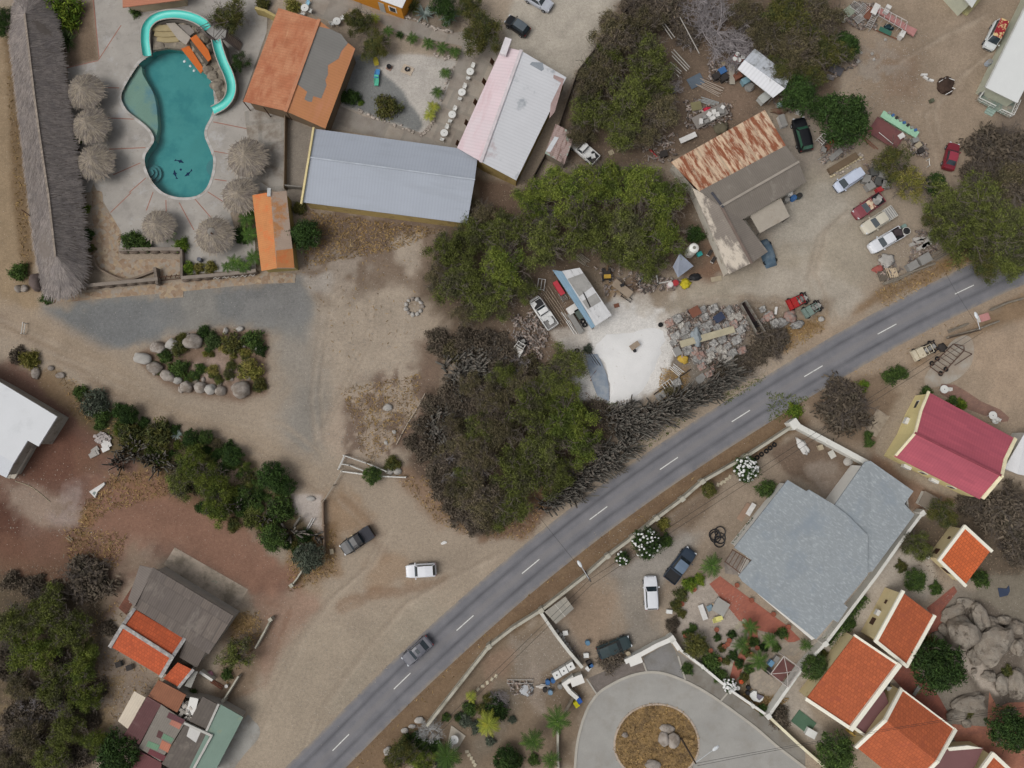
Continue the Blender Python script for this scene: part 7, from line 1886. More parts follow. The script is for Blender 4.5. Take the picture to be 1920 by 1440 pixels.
gran=M("granite",(146,138,130),var=.16,scale=1.1,col2=(118,108,98),orand=.1,stain=((92,82,72),.7,.58,.7,.3,(1,1,1)),bump=.4)
granl=M("granite_light",(158,154,148),var=.12,scale=1.2,orand=.08,bump=.3)
bigr=M("granite_weathered",(134,126,115),var=.18,scale=.6,col2=(124,114,102),lo=.44,hi=.6,fine=.2,stain=[((78,70,62),.7,.54,.64,.3,(1,1,1)),((150,144,134),.4,.58,.72,1.3,(1,1,1)),((142,112,84),.6,.66,.76,.7,(1,1,1))],bump=.6)
def boulder(label,x,y,rx,ry,a=0.0,h=.75,mat=None,group=None,name='boulder',seed=None,n=3,amp=.16,cat='boulder'):
 k=mpp(x,y);rx,ry=rx*k,ry*k;hz=h*min(rx,ry)
 c=W(x,y,hz*.6)
 o=solo(MB().blob((c.x,c.y,hz*.55),(rx,ry,hz),seed if seed is not None else x*.37+y*.11,n,amp,1.3,a,-.5*hz),name,mat or gran,label,cat,group,n<3 or mat is not bigr,(c.x,c.y,0))
 return o
BG="boulders round the triangular island"
bs=[]
for x,y,rx,ry,a,m_ in((267,672,18,11,-.2,1),(291,689,15,11,-.1,0),(315,705,15,10,-.5,0),(296,652,15,11,-.2,0),(322,645,13,10,.4,1),(361,640,18,14,.2,0),(332,713,9,7,0,1),(350,725,12,11,0,0),(376,726,12,11,0,0),(394,730,11,10,0,1),(413,733,11,9,0,0),(451,731,17,16,0,0),(485,655,7,7,0,1),(423,621,5,7,0,1),(450,617,7,5,0,1),(468,705,7,8,0,0)):
 bs.append(boulder('boulder',x,y,rx,ry,a,.8,granl if m_ else gran,BG))
ranked(bs,"rounded granite boulder edging the planted island","the pool gate",(317,523))
for l,x,y,rx,ry in(("grey boulder below the yellowish drive bush",66,700,8,11),("flat grey stone on the bank of the drive",113,704,9,6),("small pale boulder on the drive bank",95,690,6,5),("grey boulder in front of the large dark boulder",34,541,7,7),("second grey boulder by the large dark boulder",46,541,7,7)):
 boulder(l,x,y,rx,ry)
b=boulder("large dark boulder with a small white sign at the thatched roof's end",69,530,14,17,.3,.9,M("dark_boulder",(92,80,76),var=.15,scale=1.5,bump=.4))
g=solo(MB().box(W(70,537,1.0)+Vector((0,0,.1)),(.36,.62,.06),.1),'sign',white_p,"small white sign plate with dark bars fixed on the dark boulder",'sign',base=None)
mb=MB();q=W(70,537,1.0);mb.box((q.x-.05,q.y,1.14),(.07,.48,.015),.1);mb.box((q.x+.08,q.y,1.14),(.07,.48,.015),.1);mb.build('sign_bar',blackp,g)
BB=[]
for l,x,y,rx,ry,a,h in(("huge rounded boulder beside the high cottage",1803,1188,29,33,.5,.8),("huge cracked boulder south of the other great boulders",1861,1205,28,44,-.5,.75),("tall pale boulder wedged behind the two largest",1835,1160,16,27,.2,.8),("small white boulder on top of the great boulder group",1860,1164,13,9,-.3,.8),("boulder at the upper end of the great boulder group",1882,1163,13,9,.2,.8),("grey boulder at the right edge of the great boulder group",1903,1176,18,14,0,.7),("brown boulder leaning on the cracked boulder's foot",1828,1232,14,16,.3,.6),("low grey boulder below the cracked boulder",1855,1268,14,10,0,.7),("upright dark boulder near the right edge",1908,1283,18,30,-.2,.7),("long flat boulder beside the pale terrace",1820,1318,34,18,.35,.5),("grey striped boulder on the edge of the pale terrace",1797,1340,22,12,.3,.6),("flat sloping rock above the largest boulders",1790,1150,26,18,.4,.3),("flat rock slab between the path and the boulders",1815,1133,24,10,-.2,.3),("dark boulder behind the upright boulder",1880,1283,14,20,0,.6),("grey boulder at the sandy gap",1795,1243,9,7,0,.6),("small boulder in the sandy gap",1826,1258,6,6,0,.6),("boulder at the lower edge by the clipped bush",1812,1357,10,7,0,.6),("low broken rock at the right edge",1910,1215,14,18,.2,.5),("grey rock beside the brick path's bend",1757,1197,14,12,.2,.4),("brown rock under the yellow green shrub",1772,1180,12,14,.2,.4)):
 boulder(l,x,y,rx*.94,ry*.94,a,h*1.2,bigr,"great boulders east of the cottages",amp=.26)
for l,x,y,rx,ry in(("upright boulder on the round island",1245,1385,11,13),("largest boulder on the round island",1263,1388,12,15),("flat boulder above the others on the round island",1251,1366,14,8),("split stone on the round island's west side",1172,1378,6,5),("boulder at the bottom of the round island",1224,1434,14,9),("pale boulder above the parking ground's low posts",727,764,9,7),("white stone near the low posts",739,810,4,4),("small white stone on the parking ground",724,830,4,4),("grey boulder behind the white gate rails",730,884,8,6),("second grey boulder behind the white gate rails",745,883,8,7),("pale boulder by the road near the leafy trees",728,1409,9,8),("white boulder beside the dark road shoulder scrub",1540,598,6,5),("cream stone at the end of the roadside wall",759,1370,7,5),("cream stone block next to the silver leaved shrub",773,1362,7,4),("cream cut stone by the wall's lower end",786,1350,9,6),("cream boulder shaped like a canoe by the white yard wall",1590,865,8,8),("flat pale stone by the stone fence",582,935,9,5)):
 boulder(l,x,y,rx,ry,0,.6,granl if 'white' in l or 'cream' in l or 'pale' in l else gran)
for i in range(26):
 a,q=rnd.uniform(0,6.28),rnd.uniform(.35,1.0)
 boulder("smaller grey rock tumbled among the island's shrubs",385+112*q*math.cos(a),683+56*q*math.sin(a),rnd.uniform(3,7),rnd.uniform(3,6),a,.7,gran,"small rocks on the island",'rock',cat='rock')
rs_=[]
for k in range(11):
 a=2*math.pi*k/11;rs_.append(boulder('stone',776+15*math.cos(a),575+15*math.sin(a),rnd.uniform(3,5.4),rnd.uniform(3,4.6),a,.8,granl if k%4 else gran,"white stones of the ring",'ring_stone',cat='stone'))
for o in rs_:o['label']="rough white stone of the stone ring beside the big mesquite canopy"
rs_=[]
for x,y in zz(740,1300,8,1170,225,1160,275,1130,330,1085,875,1115,925,1150,975,1180,1025,1205,1075)+t(2,2,1545,755,1570,745,1590,733,1612,713,1635,695)+t(1,3,1800,750,1770,775,1735,800,1700,825,1665,850):
 c=W(x,y,.05);rs_.append(solo(MB().box((c.x,c.y,.04),(.55,.42,.08),rnd.random()*2,.9),'stepping_stone',M("stepping_stone",(178,168,146),var=.12,orand=.12),"flat cream stepping stone in the garden beds along the roadside wall",'stone',"stepping stones of the lower and villa gardens"))
rs_=[]
for x,y in zz(1270,1080,8,945,710,900,765,850,820,780,885,1005,675)+zz(1330,1220,9.6,385,245,630,500):
 c=W(x,y,.05);rs_.append(solo(MB().lathe((c.x,c.y,0),[(.34,0),(.34,.06),(.3,.08)],14),'stepping_stone',M("round_stepper",(156,148,130),var=.1),'x','stone',"round stepping stones by the red path",base=(c.x,c.y,0)))
ranked(rs_,"round grey stepping stone beside the red garden path","the villa roof",(1450,1080))
mb=MB()
for pts,n in((t(1,0,1100,120,1250,170,1390,235,1480,230),60),(t(1,0,770,830,900,890,1100,960,1260,1015,1330,900,1420,640,1500,440),90),(t(1,0,1340,410,1400,440,1450,430),16),(t(3,0,480,1300,560,1290,700,1190,690,1150),24),(t(0,3,790,830,760,940,690,1010),30)):
 for _ in range(n):
  i=rnd.randrange(len(pts)-1);u=rnd.random();x=pts[i][0]*(1-u)+pts[i+1][0]*u;y=pts[i][1]*(1-u)+pts[i+1][1]*u
  c=W(x+rnd.gauss(0,1.6),y+rnd.gauss(0,1.6),0);r_=rnd.uniform(.12,.28);mb.blob((c.x,c.y,r_*.5),(r_,r_*.8,r_*.7),rnd.random()*50,1,.2)
o=mb.build('rubble_edging',M("edging_stone",(164,154,144),var=.15,isl=.25));tag(o,"pale rubble stones edging the garden beds of the hotel court",None,kind='stuff')
plw=M("plastic_white",(206,206,202),rough=.4,var=.03,orand=.04)
def table_p():
 g=thing('garden_table','x','table');MB().lathe((0,0,0),[(.05,.70),(.56,.71),(.58,.73),(.56,.75),(.07,.755)],20).build('table_top',plw,g)
 MB().lathe((0,0,0),[(.04,0),(.04,.7)],8).build('pole',plw,g);MB().lathe((0,0,.755),[(.06,0),(.06,.02)],8).build('parasol_hole',blackp,g)
 for k in range(4):
  a=k*1.57;MB().tube([(0,0,.1),(.4*math.cos(a),.4*math.sin(a),0)],.03,5).build('leg',plw,g)
 return g
def chair_p(mat=None):
 mat=mat or plw
 g=thing('garden_chair','x','chair');MB().box((0,0,.43),(.5,.5,.04)).build('seat',mat,g);MB().box((-.27,0,.68),(.05,.5,.46),0,.95,(0,-.25)).build('backrest',mat,g)
 for s in(-1,1):
  MB().box((0,s*.25,.62),(.46,.05,.04)).build('armrest',mat,g)
  for q in(-1,1):MB().tube([(q*.22,s*.22,.42),(q*.25,s*.25,0)],.025,5).build('leg',mat,g)
 return g
T0,C0=table_p(),chair_p();ut,uc=[0],[0]
def put(p0,cnt,x,y,rz,group,label,sc=1.0,z=.05):
 c=W(x,y,.6);o=p0 if cnt[0]==0 else dup(p0);cnt[0]+=1
 o.location=(c.x,c.y,z);o.rotation_euler=(0,0,rz);o.scale=(sc,)*3;o['group']=group;o['label']=label
 return o
WT=["first","second","third","fourth"]
for i,(x,y)in enumerate(t(1,0,1607,540,1545,695,1472,862,1412,1000)):
 put(T0,ut,x,y,.4,"white round garden tables",f"white round table in the row by the pink hall, {WT[i]} from the big olive tree",1.0)
 put(C0,uc,x+5,y-12,ang(-5,12),"white garden chairs at the tables",f"white chair on the upper side of the {WT[i]} table by the pink hall",1.0)
 put(C0,uc,x-4,y+11,ang(4,-11),"white garden chairs at the tables",f"white chair on the lower side of the {WT[i]} table by the pink hall",1.0)
blc=M("pale_blue_plastic",(150,190,208),rough=.4)
for l,x,y,cs,m_ in(("by the yellow flowering bush",572,16,((577,5),(582,20),(568,25)),0),("under the olive tree of the sand garden",632,41,((641,34),(622,44)),1),("on the faded brick terrace above the red roof",1769,730,((1779,730),),0),("at the lower end of the faded brick terrace",1860,779,((1865,790),(1870,786)),0),("on the small concrete pad of the lower garden",852,1386,((846,1396),),0)):
 put(T0,ut,x,y,.2,"white round garden tables",f"white round table {l}",1.05)
 for j,(u,v)in enumerate(cs):
  o=put(C0,uc,u,v,ang(x-u,y-v),"white garden chairs at the tables",f"{'pale blue' if (m_ or j == 0) and 'bush' in l else 'white'} chair {'one' if len(cs) == 1 else WT[j]} at the round table {l}",1.0)
  if(j==0 and 'bush' in l):
   for ch in o.children:setmat(ch,blc)
c=W(852,1383,.05);solo(MB().prism([W(x,y,0)for x,y in zz(740,1300,8,850,475,1065,635,915,880,790,760)],0,.12),'garden_slab',M("pad_pale",(166,158,144),var=.1),"square concrete base under the lower garden's round table",'slab')
def lounger(label,x,y,rz,col):
 c=W(x,y,.4);m_=M("lounger_%d"%col[0],col,rough=.5);g=thing('lounger',label,'lounger',(0,0,0))
 MB().box((.25,0,.36),(1.1,.62,.06)).build('seat',m_,g);MB().box((-.5,0,.55),(.6,.62,.06),0,1,(0,.6)).build('backrest',m_,g)
 for s in(-1,1):MB().box((0,s*.34,.5),(.9,.07,.05)).build('armrest',m_,g)
 for p in((.7,.25),(.7,-.25),(-.3,.25),(-.3,-.25)):MB().tube([(p[0],p[1],.35),(p[0],p[1],0)],.035,5).build('leg',m_,g)
 g.location=(c.x,c.y,.02);g.rotation_euler=(0,0,rz)
lounger("yellow wooden lounger with a plant leaning over it",705,116,1.8,(186,172,62));lounger("blue lounge chair on the grey gravel",707,139,1.4,(68,132,186));lounger("green lounge chair facing the blue one",706,151,-1.6,(84,178,148))
lounger("pale yellow chair on the rock garden floor",1345,1161,.3,(206,200,124))
def drum(label,x,y,r,h,mat,name='drum',cat='drum',group=None,lid=None):
 c=W(x,y,h);g=thing(name,label,cat,(c.x,c.y,0.02),0,group)
 MB().lathe((c.x,c.y,.02),[(r*.96,0),(r,.04),(r,h*.33),(r*1.03,h*.35),(r,h*.37),(r,h*.65),(r*1.03,h*.67),(r,h*.69),(r,h),(r*.93,h),(r*.92,h-.04)],16).build('shell',mat,g)
 if lid:MB().lathe((c.x,c.y,h),[(r*.9,0),(r*.86,.05),(r*.2,.08)],14).build('lid',lid,g)
 return g
g=drum("tall white water tank with a domed lid beside the mesquite canopy",1301,465,.72,3.0,M("tank_white",(206,204,196),rough=.5,var=.04,stain=((150,148,132),.8,.6,.75,0,(1,1,3))),'water_tank','water tank')
MB().lathe((W(1301,465,3.0).x,W(1301,465,3.0).y,2.98),[(.70,.0),(.55,.18),(.22,.26)],20).build('dome',M("tank_top",(214,214,208),rough=.5),g);MB().lathe((W(1301,465,3.0).x,W(1301,465,3.0).y,3.2),[(.24,0),(.24,.08)],14).build('lid',M("tank_lid",(124,122,112)),g)
c=W(764,131,.05);g=thing('fire_pit',"square of pale tiles with a black fire basket in the sand garden",'fire pit',(c.x,c.y,0));MB().box((c.x,c.y,.05),(1.75,1.35,.09),-.42).build('tile_base',M("tile_pale",(184,170,152),tiles=(.44,.44,.8,-.42),var=.1),g);MB().torus((c.x,c.y,.3),.3,.12,12,6).build('basket',blackp,g);MB().blob((c.x+.2,c.y+.1,.25),(.25,.2,.2),3,1).build('ash',M("ash_grey",(150,148,146)),g)
c=W(730,127,.05);g=thing('fire_bowl',"dark round bowl on a small brick tile next to the fire pit",'bowl',(c.x,c.y,0));MB().box((c.x,c.y,.05),(.8,.8,.09),-.5).build('tile',M("tile_brick",(150,122,108)),g);MB().lathe((c.x,c.y,.1),[(.2,0),(.34,.2),(.36,.42),(.3,.42),(.1,.25)],14).build('bowl',blackp,g)
drum("grey round waste bin on the deck near the open topped sunshade",373,486,.32,.8,M("bin_grey",(96,98,106)),'waste_bin','bin')
polem=M("pole_wood",(84,72,62),var=.15);lampm=M("lamp_metal",(184,186,188),rough=.4)
def street_lamp(label,bx,by,hx,hy,h):
 b_=W(bx,by,0);hd=W(hx,hy,h+.2);g=thing('street_lamp',label,'street lamp',(b_.x,b_.y,0))
 MB().tube([(b_.x,b_.y,0),(b_.x,b_.y,h)],[.14,.10],8).build('pole',polem,g);d=hd-Vector((b_.x,b_.y,h))
 MB().tube([Vector((b_.x,b_.y,h-.2)),Vector((b_.x,b_.y,h-.2))+d*.8+Vector((0,0,.15))],.05,6).build('arm',lampm,g)
 MB().blob(hd-d.normalized()*.1,(.55,.24,.14),2,2,.03,1,math.atan2(d.y,d.x)).build('lamp_head',M("lamp_glass",(206,210,212),rough=.2),g,True)
 return Vector((b_.x,b_.y,h))
pA=street_lamp("street lamp on a pole inside the roadside wall near the carport",1097,1072,1086,1056,7.5)
pB=street_lamp("street lamp rising from the round island's boulders",1277,1384,1343,1402,8.0)
pC=street_lamp("street lamp on a wooden pole by the upper road and the log barrier",1776,634,1830,590,7.6)
cabm=M("cable_black",(46,44,44),rough=.6)
def cable(label,a,b,sag,r=.022,off=(0,0,0)):
 a,b=Vector(a)+Vector(off),Vector(b)+Vector(off);pts=[a.lerp(b,k/20)-Vector((0,0,sag*4*(k/20)*(1-k/20)))for k in range(21)]
 solo(MB().tube(pts,r,4),'power_cable',cabm,label,'cable',"overhead cables along the road",base=(a.x,a.y,0))
cable("roadside one of the two overhead cables between the carport lamp and upper lamp",pA,pC,.5,off=(-.25,.25,0));cable("yard side one of the two overhead cables between the carport lamp and upper lamp",pA,pC,.7,off=(.3,-.3,-.1))
pD=W(690,1500,7);cable("upper overhead cable running from the carport lamp to the lower garden trees",pA,pD,.5,off=(-.2,.2,0));cable("lower overhead cable running from the carport lamp to the lower garden trees",pA,pD,.6,off=(.25,-.25,0))
cable("thin overhead cable crossing the road by the cactus hedge",W(992,946,6),pA,.3,.018);pE=W(1960,1320,7.5);cable("overhead cable from the round island lamp towards the cottages",pB,pE,.5);cable("second overhead cable from the round island lamp towards the cottages",pB,pE,.8,off=(.2,-.3,0));cable("thin cable crossing the upper road to the pole bundle",W(1762,492,5),pC,.3,.018)
heap=MB();H_=smooth(t(2,1,620,1180,720,1080,900,1060,1070,1020,1140,1080,1105,1210,1060,1330,1000,1440,910,1530,740,1575,735,1440,705,1290,640,1220),3)
cxh,cyh=sum(p[0]for p in H_)/len(H_),sum(p[1]for p in H_)/len(H_)
rings=[];vs,fs,nH=[],[],len(H_)
for k,(s,z)in enumerate(((1.04,-.02),(.95,.10),(.80,.24),(.60,.32),(.36,.38),(.15,.40))):
 for i,(x,y)in enumerate(H_):
  jg=1+(.09*mnoise.noise(Vector((x*.11,y*.11,5)))+.05*mnoise.noise(Vector((x*.33,y*.33,9))))*(k<3)
  x,y=cxh+(x-cxh)*jg,cyh+(y-cyh)*jg
  q=W(cxh+(x-cxh)*s,cyh+(y-cyh)*s,max(z,0));q.z=z+(.10*mnoise.noise(Vector((q.x*.5,q.y*.5,3)))if k else 0);vs.append(q)
for k in range(5):
 for i in range(nH):fs.append([k*nH+i,k*nH+(i+1)%nH,(k+1)*nH+(i+1)%nH,(k+1)*nH+i])
fs.append([5*nH+i for i in range(nH)])
solo(heap.add(vs,fs),'sand_heap',M("white_sand",(212,211,209),var=.03,scale=.8,fine=.04,stain=((176,170,162),1.6,.62,.74,0,(1,1,1)),bump=.3),"large low spread heap of bright white sand in the breaker's yard",'sand heap',smooth=True)
mb=MB();TQ=t(2,1,545,1215,640,1215,700,1290,735,1440,725,1570,640,1530,560,1400)
vs,fs=[],[]
for i in range(12):
 for j in range(8):
  u,v=i/11,j/7
  x=(TQ[0][0]*(1-v)+TQ[1][0]*v)*(1-u)+(TQ[5][0]*(1-v)+TQ[4][0]*v)*u+10*math.sin(u*3.1)*(v-.2)
  y=(TQ[0][1]*(1-v)+TQ[1][1]*v)*(1-u)+(TQ[5][1]*(1-v)+TQ[4][1]*v)*u
  q=W(x,y,.2);q.z=.18+.16*mnoise.noise(Vector((q.x*.7,q.y*1.4,0)))+.15*u;vs.append(q)
fs=[[i*8+j,(i+1)*8+j,(i+1)*8+j+1,i*8+j+1]for i in range(11)for j in range(7)]
solo(mb.add(vs,fs),'tarpaulin',M("grey_blue_tarp",(126,136,148),rough=.55,var=.08,scale=.9,col2=(146,152,158)),"wrinkled blue grey tarpaulin spread along the white sand heap",'tarpaulin',smooth=True)
scr={'g':M("bale_grey",(132,130,127),var=.3,scale=3.2,col2=(158,156,151),fine=.2,orand=.18,stain=((70,62,58),1.6,.55,.66,0,(1,1,1))),'w':M("bale_white",(166,162,154),var=.2,scale=2.2,col2=(122,116,110),orand=.1),'r':M("bale_rust",(146,118,108),var=.2,scale=2,col2=(134,128,122),orand=.12)}
BALE=[]
for s in range(3):
 mb=MB();vs,fs=ico(3);res=[]
 for v in vs:
  m_=max(abs(v.x),abs(v.y),abs(v.z));q=v/m_*.5;k=1+.22*mnoise.noise(v*2.2+Vector((s*7,0,0)))+.14*mnoise.noise(v*5+Vector((0,s*3,0)))
  res.append(Vector((q.x*k,q.y*k,(q.z+.5)*k)))
 me_=bpy.data.meshes.new('scrap_bale');me_.from_pydata(res,[],fs);me_.materials.append(scr['g']);me_.update();BALE.append(me_)
BL={'g':"grey block of crushed car metal stacked in the scrap rows",'w':"pale block of crushed metal stacked in the scrap rows",'r':"pinkish rusty block of crushed metal stacked in the scrap rows"}
A8=lambda*q:zz(1230,550,8,*q)
for c_,pts in(('g',A8(330,390,300,370,440,560,430,640,600,560,740,350,560,650,700,620,780,560,920,520,1060,470,1000,690,870,750,1080,790,1210,700,1270,550,1140,900,620,990,700,1050,830,870,270,740,300,640,470,850,1610,235,1690,330,1780,450,1850,430,780,480,860,230,700,250,1090,260,330,1340,470,480,640,480,1330,450,720,560)),('w',A8(390,490,1000,980,1090,1020,960,840,1010,890,830,930,790,1010,1140,350,1160,570,1640,490,560,870,1240,350)),('r',A8(210,440,570,860,890,1110,800,1210,740,520,1170,470,1700,350,660,930,1290,860,690,1100,1600,420))):
 for i,(x,y)in enumerate(pts):
  o=link('scrap_bale',BALE[i%3]);q=W(x,y,.5);k=rnd.uniform(.75,1.2)
  o.location=(q.x,q.y,0);o.scale=(k*rnd.uniform(.95,1.35),k,k*rnd.uniform(.5,.85));o.rotation_euler=(0,0,.55+rnd.gauss(0,.09));setmat(o,scr[c_]);tag(o,BL[c_],'scrap bale',{'g':'grey','w':'pale','r':'rusty'}[c_]+" crushed metal bales")
mb=MB()
for poly,n in((A8(130,400,640,220,1280,170,1400,500,1330,640,1240,900,950,1200,620,1060,250,860),1500),(t(2,1,0,930,160,900,270,1060,220,1240,20,1280),380),(t(3,0,520,130,640,20,800,20,800,220,700,230),260),(t(3,0,1000,1010,1180,1080,1190,1190,1080,1160),130),(t(3,0,380,1000,640,1000,640,1140,400,1240),220),(t(2,0,1380,800,1640,780,1640,900,1400,990),180),(t(2,0,1460,480,1660,420,1660,620,1480,620),130),(t(2,0,1300,760,1420,740,1420,980,1300,960),80),(t(3,0,720,1230,900,1230,940,1420,760,1420),120),(t(2,0,960,1060,1240,1000,1240,1220,980,1220),90),(t(3,0,0,640,260,760,380,900,240,880,60,840),90),(t(3,0,440,420,640,380,700,460,480,600),80),(t(2,1,620,560,900,560,900,760,700,780),90),(t(2,1,920,600,1250,660,1220,740,960,760),200),(t(3,1,1120,280,1320,340,1200,500,1040,560),220),(t(3,1,830,490,980,520,1010,640,840,680),50),(t(2,3,-30,790,150,790,150,900,0,880),40),(t(0,3,1340,900,1430,1040,1420,1080,1330,1000),30),(t(2,3,360,400,540,620,480,640,340,440),40),(t(2,0,960,1020,1200,1060,1180,1200,1000,1200),40)):
 xs,ys=[p[0]for p in poly],[p[1]for p in poly]
 X_=np.array([rnd.uniform(min(xs),max(xs))for _ in range(n*2)]);Y_=np.array([rnd.uniform(min(ys),max(ys))for _ in range(n*2)]);ok=sdist(X_,Y_,poly)>0
 for x,y in list(zip(X_[ok],Y_[ok]))[:n]:
  q=W(x,y,.1);s=rnd.uniform(.12,.48);mb.box((q.x,q.y,.1+rnd.random()*.35),(s*rnd.uniform(1,2.2),s*.6,s*.3),rnd.random()*3.1,rnd.uniform(.6,1),(rnd.uniform(-.4,.4),rnd.uniform(-.4,.4)))
o=mb.build('scrap_debris',M("scrap_mixed",(118,114,110),var=.3,scale=3,isl=.55,col2=(150,140,130),col3=(116,82,66)));tag(o,"loose torn scrap metal and broken boards strewn through the yards",None,kind='stuff')
def box(label,x,y,dx,dy,h,a,mat,name='crate',cat='box',lid=None,z=0.02,group=None):
 c=W(x,y,h);g=thing(name,label,cat,(c.x,c.y,z),0,group);MB().box((c.x,c.y,z+h/2),(dx,dy,h),a,.97).build('body',mat,g)
 l=MB().box((c.x,c.y,z+h+.03),(dx*1.04,dy*1.06,.06),a);l.build('lid',lid or mat,g);return g
def bundle(label,x,y,ln,n,wd,a,mat,r=.06,name='lumber_bundle',cat='lumber',part='plank',z=.06):
 c=W(x,y,.2);g=thing(name,label,cat,(c.x,c.y,0));d=Vector((math.cos(a),math.sin(a),0));s=Vector((-d.y,d.x,0))
 for k in range(n):
  o=s*(k-(n-1)/2)*wd+d*rnd.gauss(0,ln*.05);e=d+s*rnd.gauss(0,.035);l=ln*rnd.uniform(.8,1.05)
  MB().tube([c*1.0+o-e*l/2+Vector((0,0,z-.2+rnd.random()*.15)),c+o+e*l/2+Vector((0,0,z-.2+rnd.random()*.25))],r,4).build(part,mat,g)
 return g
def panel(label,x,y,dx,dy,a,mat,z=.25,name='panel',cat='panel',tilt=(.05,.04),rim=None):
 c=W(x,y,z);g=thing(name,label,cat,(c.x,c.y,0));MB().box((c.x,c.y,z),(dx,dy,.06),a,1,tilt).build('sheet',mat,g)
 MB().box((c.x,c.y,z/2-.03),(dx*.7,dy*.3,max(z-.06,.05)),a).build('support',rim or mat,g);return g
def frame(label,x,y,dx,dy,a,mat,z=.5,r=.06,bars=2,name='pipe_rack',cat='frame'):
 c=W(x,y,z);g=thing(name,label,cat,(c.x,c.y,0));R_=Matrix.Rotation(a,3,'Z')
 P=[c+R_@Vector((u*dx/2,v*dy/2,0))for u,v in((-1,-1),(1,-1),(1,1),(-1,1))]
 mb=MB();mb.tube(P+P[:1],r,5);mb.build('frame',mat,g);mb=MB()
 for k in range(bars):mb.tube([P[0].lerp(P[1],(k+1)/(bars+1)),P[3].lerp(P[2],(k+1)/(bars+1))],r*.7,5)
 mb.build('crossbar',mat,g)
 for v in P:MB().tube([v,Vector((v.x,v.y,0))],r,5).build('leg',mat,g)
 return g
def heapcloth(label,x,y,rx,ry,h,a,mat,seed,name='tarpaulin',cat='tarpaulin'):
 c=W(x,y,h*.5);return solo(MB().blob((c.x,c.y,h*.45),(rx,ry,h*.55),seed,3,.35,1.8,a,-h*.4),name,mat,label,cat,smooth=True,base=(c.x,c.y,0))
mt=lambda n,c,**k:M(n,c,var=k.pop('var',.12),**k)
gw_,wht,rdm,blm,tan_,wd=mt("junk_grey",(132,130,126)),mt("junk_white",(200,198,194)),mt("junk_red",(158,52,54)),mt("junk_blue",(58,96,142)),mt("junk_tan",(160,148,126)),mt("junk_timber",(140,126,110),isl=.2)
rusty=mt("junk_rust",(116,76,60));dk=mt("junk_dark",(52,48,46));grn=mt("junk_green",(58,100,86));pinkm=mt("junk_pink",(170,122,118))
panel("long beige steel beam lying across the crushed bales",*A8(770,650)[0],8.4,1.0,math.radians(16),mt("beige_beam",(166,158,134)),1.1,'steel_beam','beam');box("square pale end box of the beige beam",*A8(320,870)[0],1.0,1.2,.7,.5,wht,lid=gw_);heapcloth("blue grey sheet folded over the beige beam",*A8(610,670)[0],.7,1.3,1.6,.2,mt("sheet_blue_grey",(134,142,146)),3,'folded_sheet','sheet')
box("rusty brown hollow machine box on the scrap's upper edge",*A8(585,275)[0],1.5,1.3,.9,.5,mt("box_rust",(78,58,54)),lid=rusty);box("blue and yellow machine box among the bales",*A8(950,360)[0],1.4,1.1,.9,.6,mt("box_navy",(62,70,88)),lid=mt("box_navy_lid",(52,60,80)));heapcloth("yellow crumpled sheet at the scrap's lower edge",*A8(410,990)[0],.8,.6,.5,-.5,mt("yellow_sheet",(176,146,62)),5,'crumpled_sheet','sheet')
bundle("white planks dropped at the end of the white heap",*A8(310,1150)[0],1.9,5,.22,-.7,wht);panel("grey board panel on the dry grass by the scrap",*A8(670,1280)[0],1.5,1.1,.6,gw_);frame("white lattice frame on the dark pipe",*A8(180,1370)[0],1.4,1.0,.6,wht,.3,.06,2);bundle("long dark pipe beside the lattice frame",*A8(270,1310)[0],6.5,1,.2,.62,dk,.08,'pipe','pipe','pipe');panel("grey engine panel beside the long dark pipe",*A8(310,1340)[0],1.4,1.1,.5,gw_);panel("flat grey metal tray by the roadside cacti",1239,742,1.5,1.0,.6,gw_)
heapcloth("tangle of pale hoses and roots below the tipper body",*A8(1550,670)[0],.9,.7,.5,.3,tan_,8,'root_tangle','roots');box("small pale water heater on the dry grass",*A8(1800,260)[0],1.1,.3,.3,1.4,wht,'water_heater','heater');drum("grey round tyre at the white heap's edge",*A8(70,470)[0],.35,.25,tyre,'worn_tyre','tyre');heapcloth("bales of rusty swarf by the dirt lane",1481,594,1.0,.8,.8,.3,scr['r'],9,'scrap_heap','scrap');heapcloth("grey crushed scrap heap at the lane's mouth",1462,606,1.2,.7,.8,.3,scr['g'],10,'scrap_heap','scrap')
heapcloth("grey scrap heap at the end of the tipper body",1495,609,.9,.6,.6,.3,scr['g'],12,'scrap_heap','scrap')
box("red engine block machine beside the blue edged shed",1048,540,2.2,.7,.8,math.radians(-58),rdm,'machine','machine',mt("red_cover",(176,60,70)));frame("grey radiator frame below the red machine",1056,556,1.2,.8,math.radians(-58),gw_,.5,.05,5);frame("white square window frame in the lumber",1015,533,1.0,1.6,-.15,wht,.4,.07,1)
bundle("long weathered planks between the pickup wreck and the shed",1040,575,6.5,6,.35,math.radians(-58),wd);bundle("white pipes beside the grey bench",1066,604,4.2,3,.22,math.radians(-60),wht,.07,'pipe_bundle','pipes','pipe');panel("long grey bench slab along the blue roof strip",1079,606,3.4,.8,math.radians(-58),gw_,.6,'bench','bench');box("dark green cabinet against the blue roof strip",1087,588,1.5,1.0,.8,math.radians(-58),mt("cabinet_green",(84,94,88)),'cabinet','cabinet');box("white freezer next to the dark green cabinet",1073,580,1.1,1.4,.8,math.radians(-58),wht,'freezer','freezer')
for i,(x,y)in enumerate(pp(1093,603,1096,609,1082,658)):c=W(x,y,.2);solo(MB().torus((c.x,c.y,.14+.2*(i==1)),.3,.13,14,7),'tyre',tyre,["black tyre lying by the end of the blue edged shed","second black tyre by the end of the blue edged shed","lone tyre lying by the wood's edge"][i],'tyre')
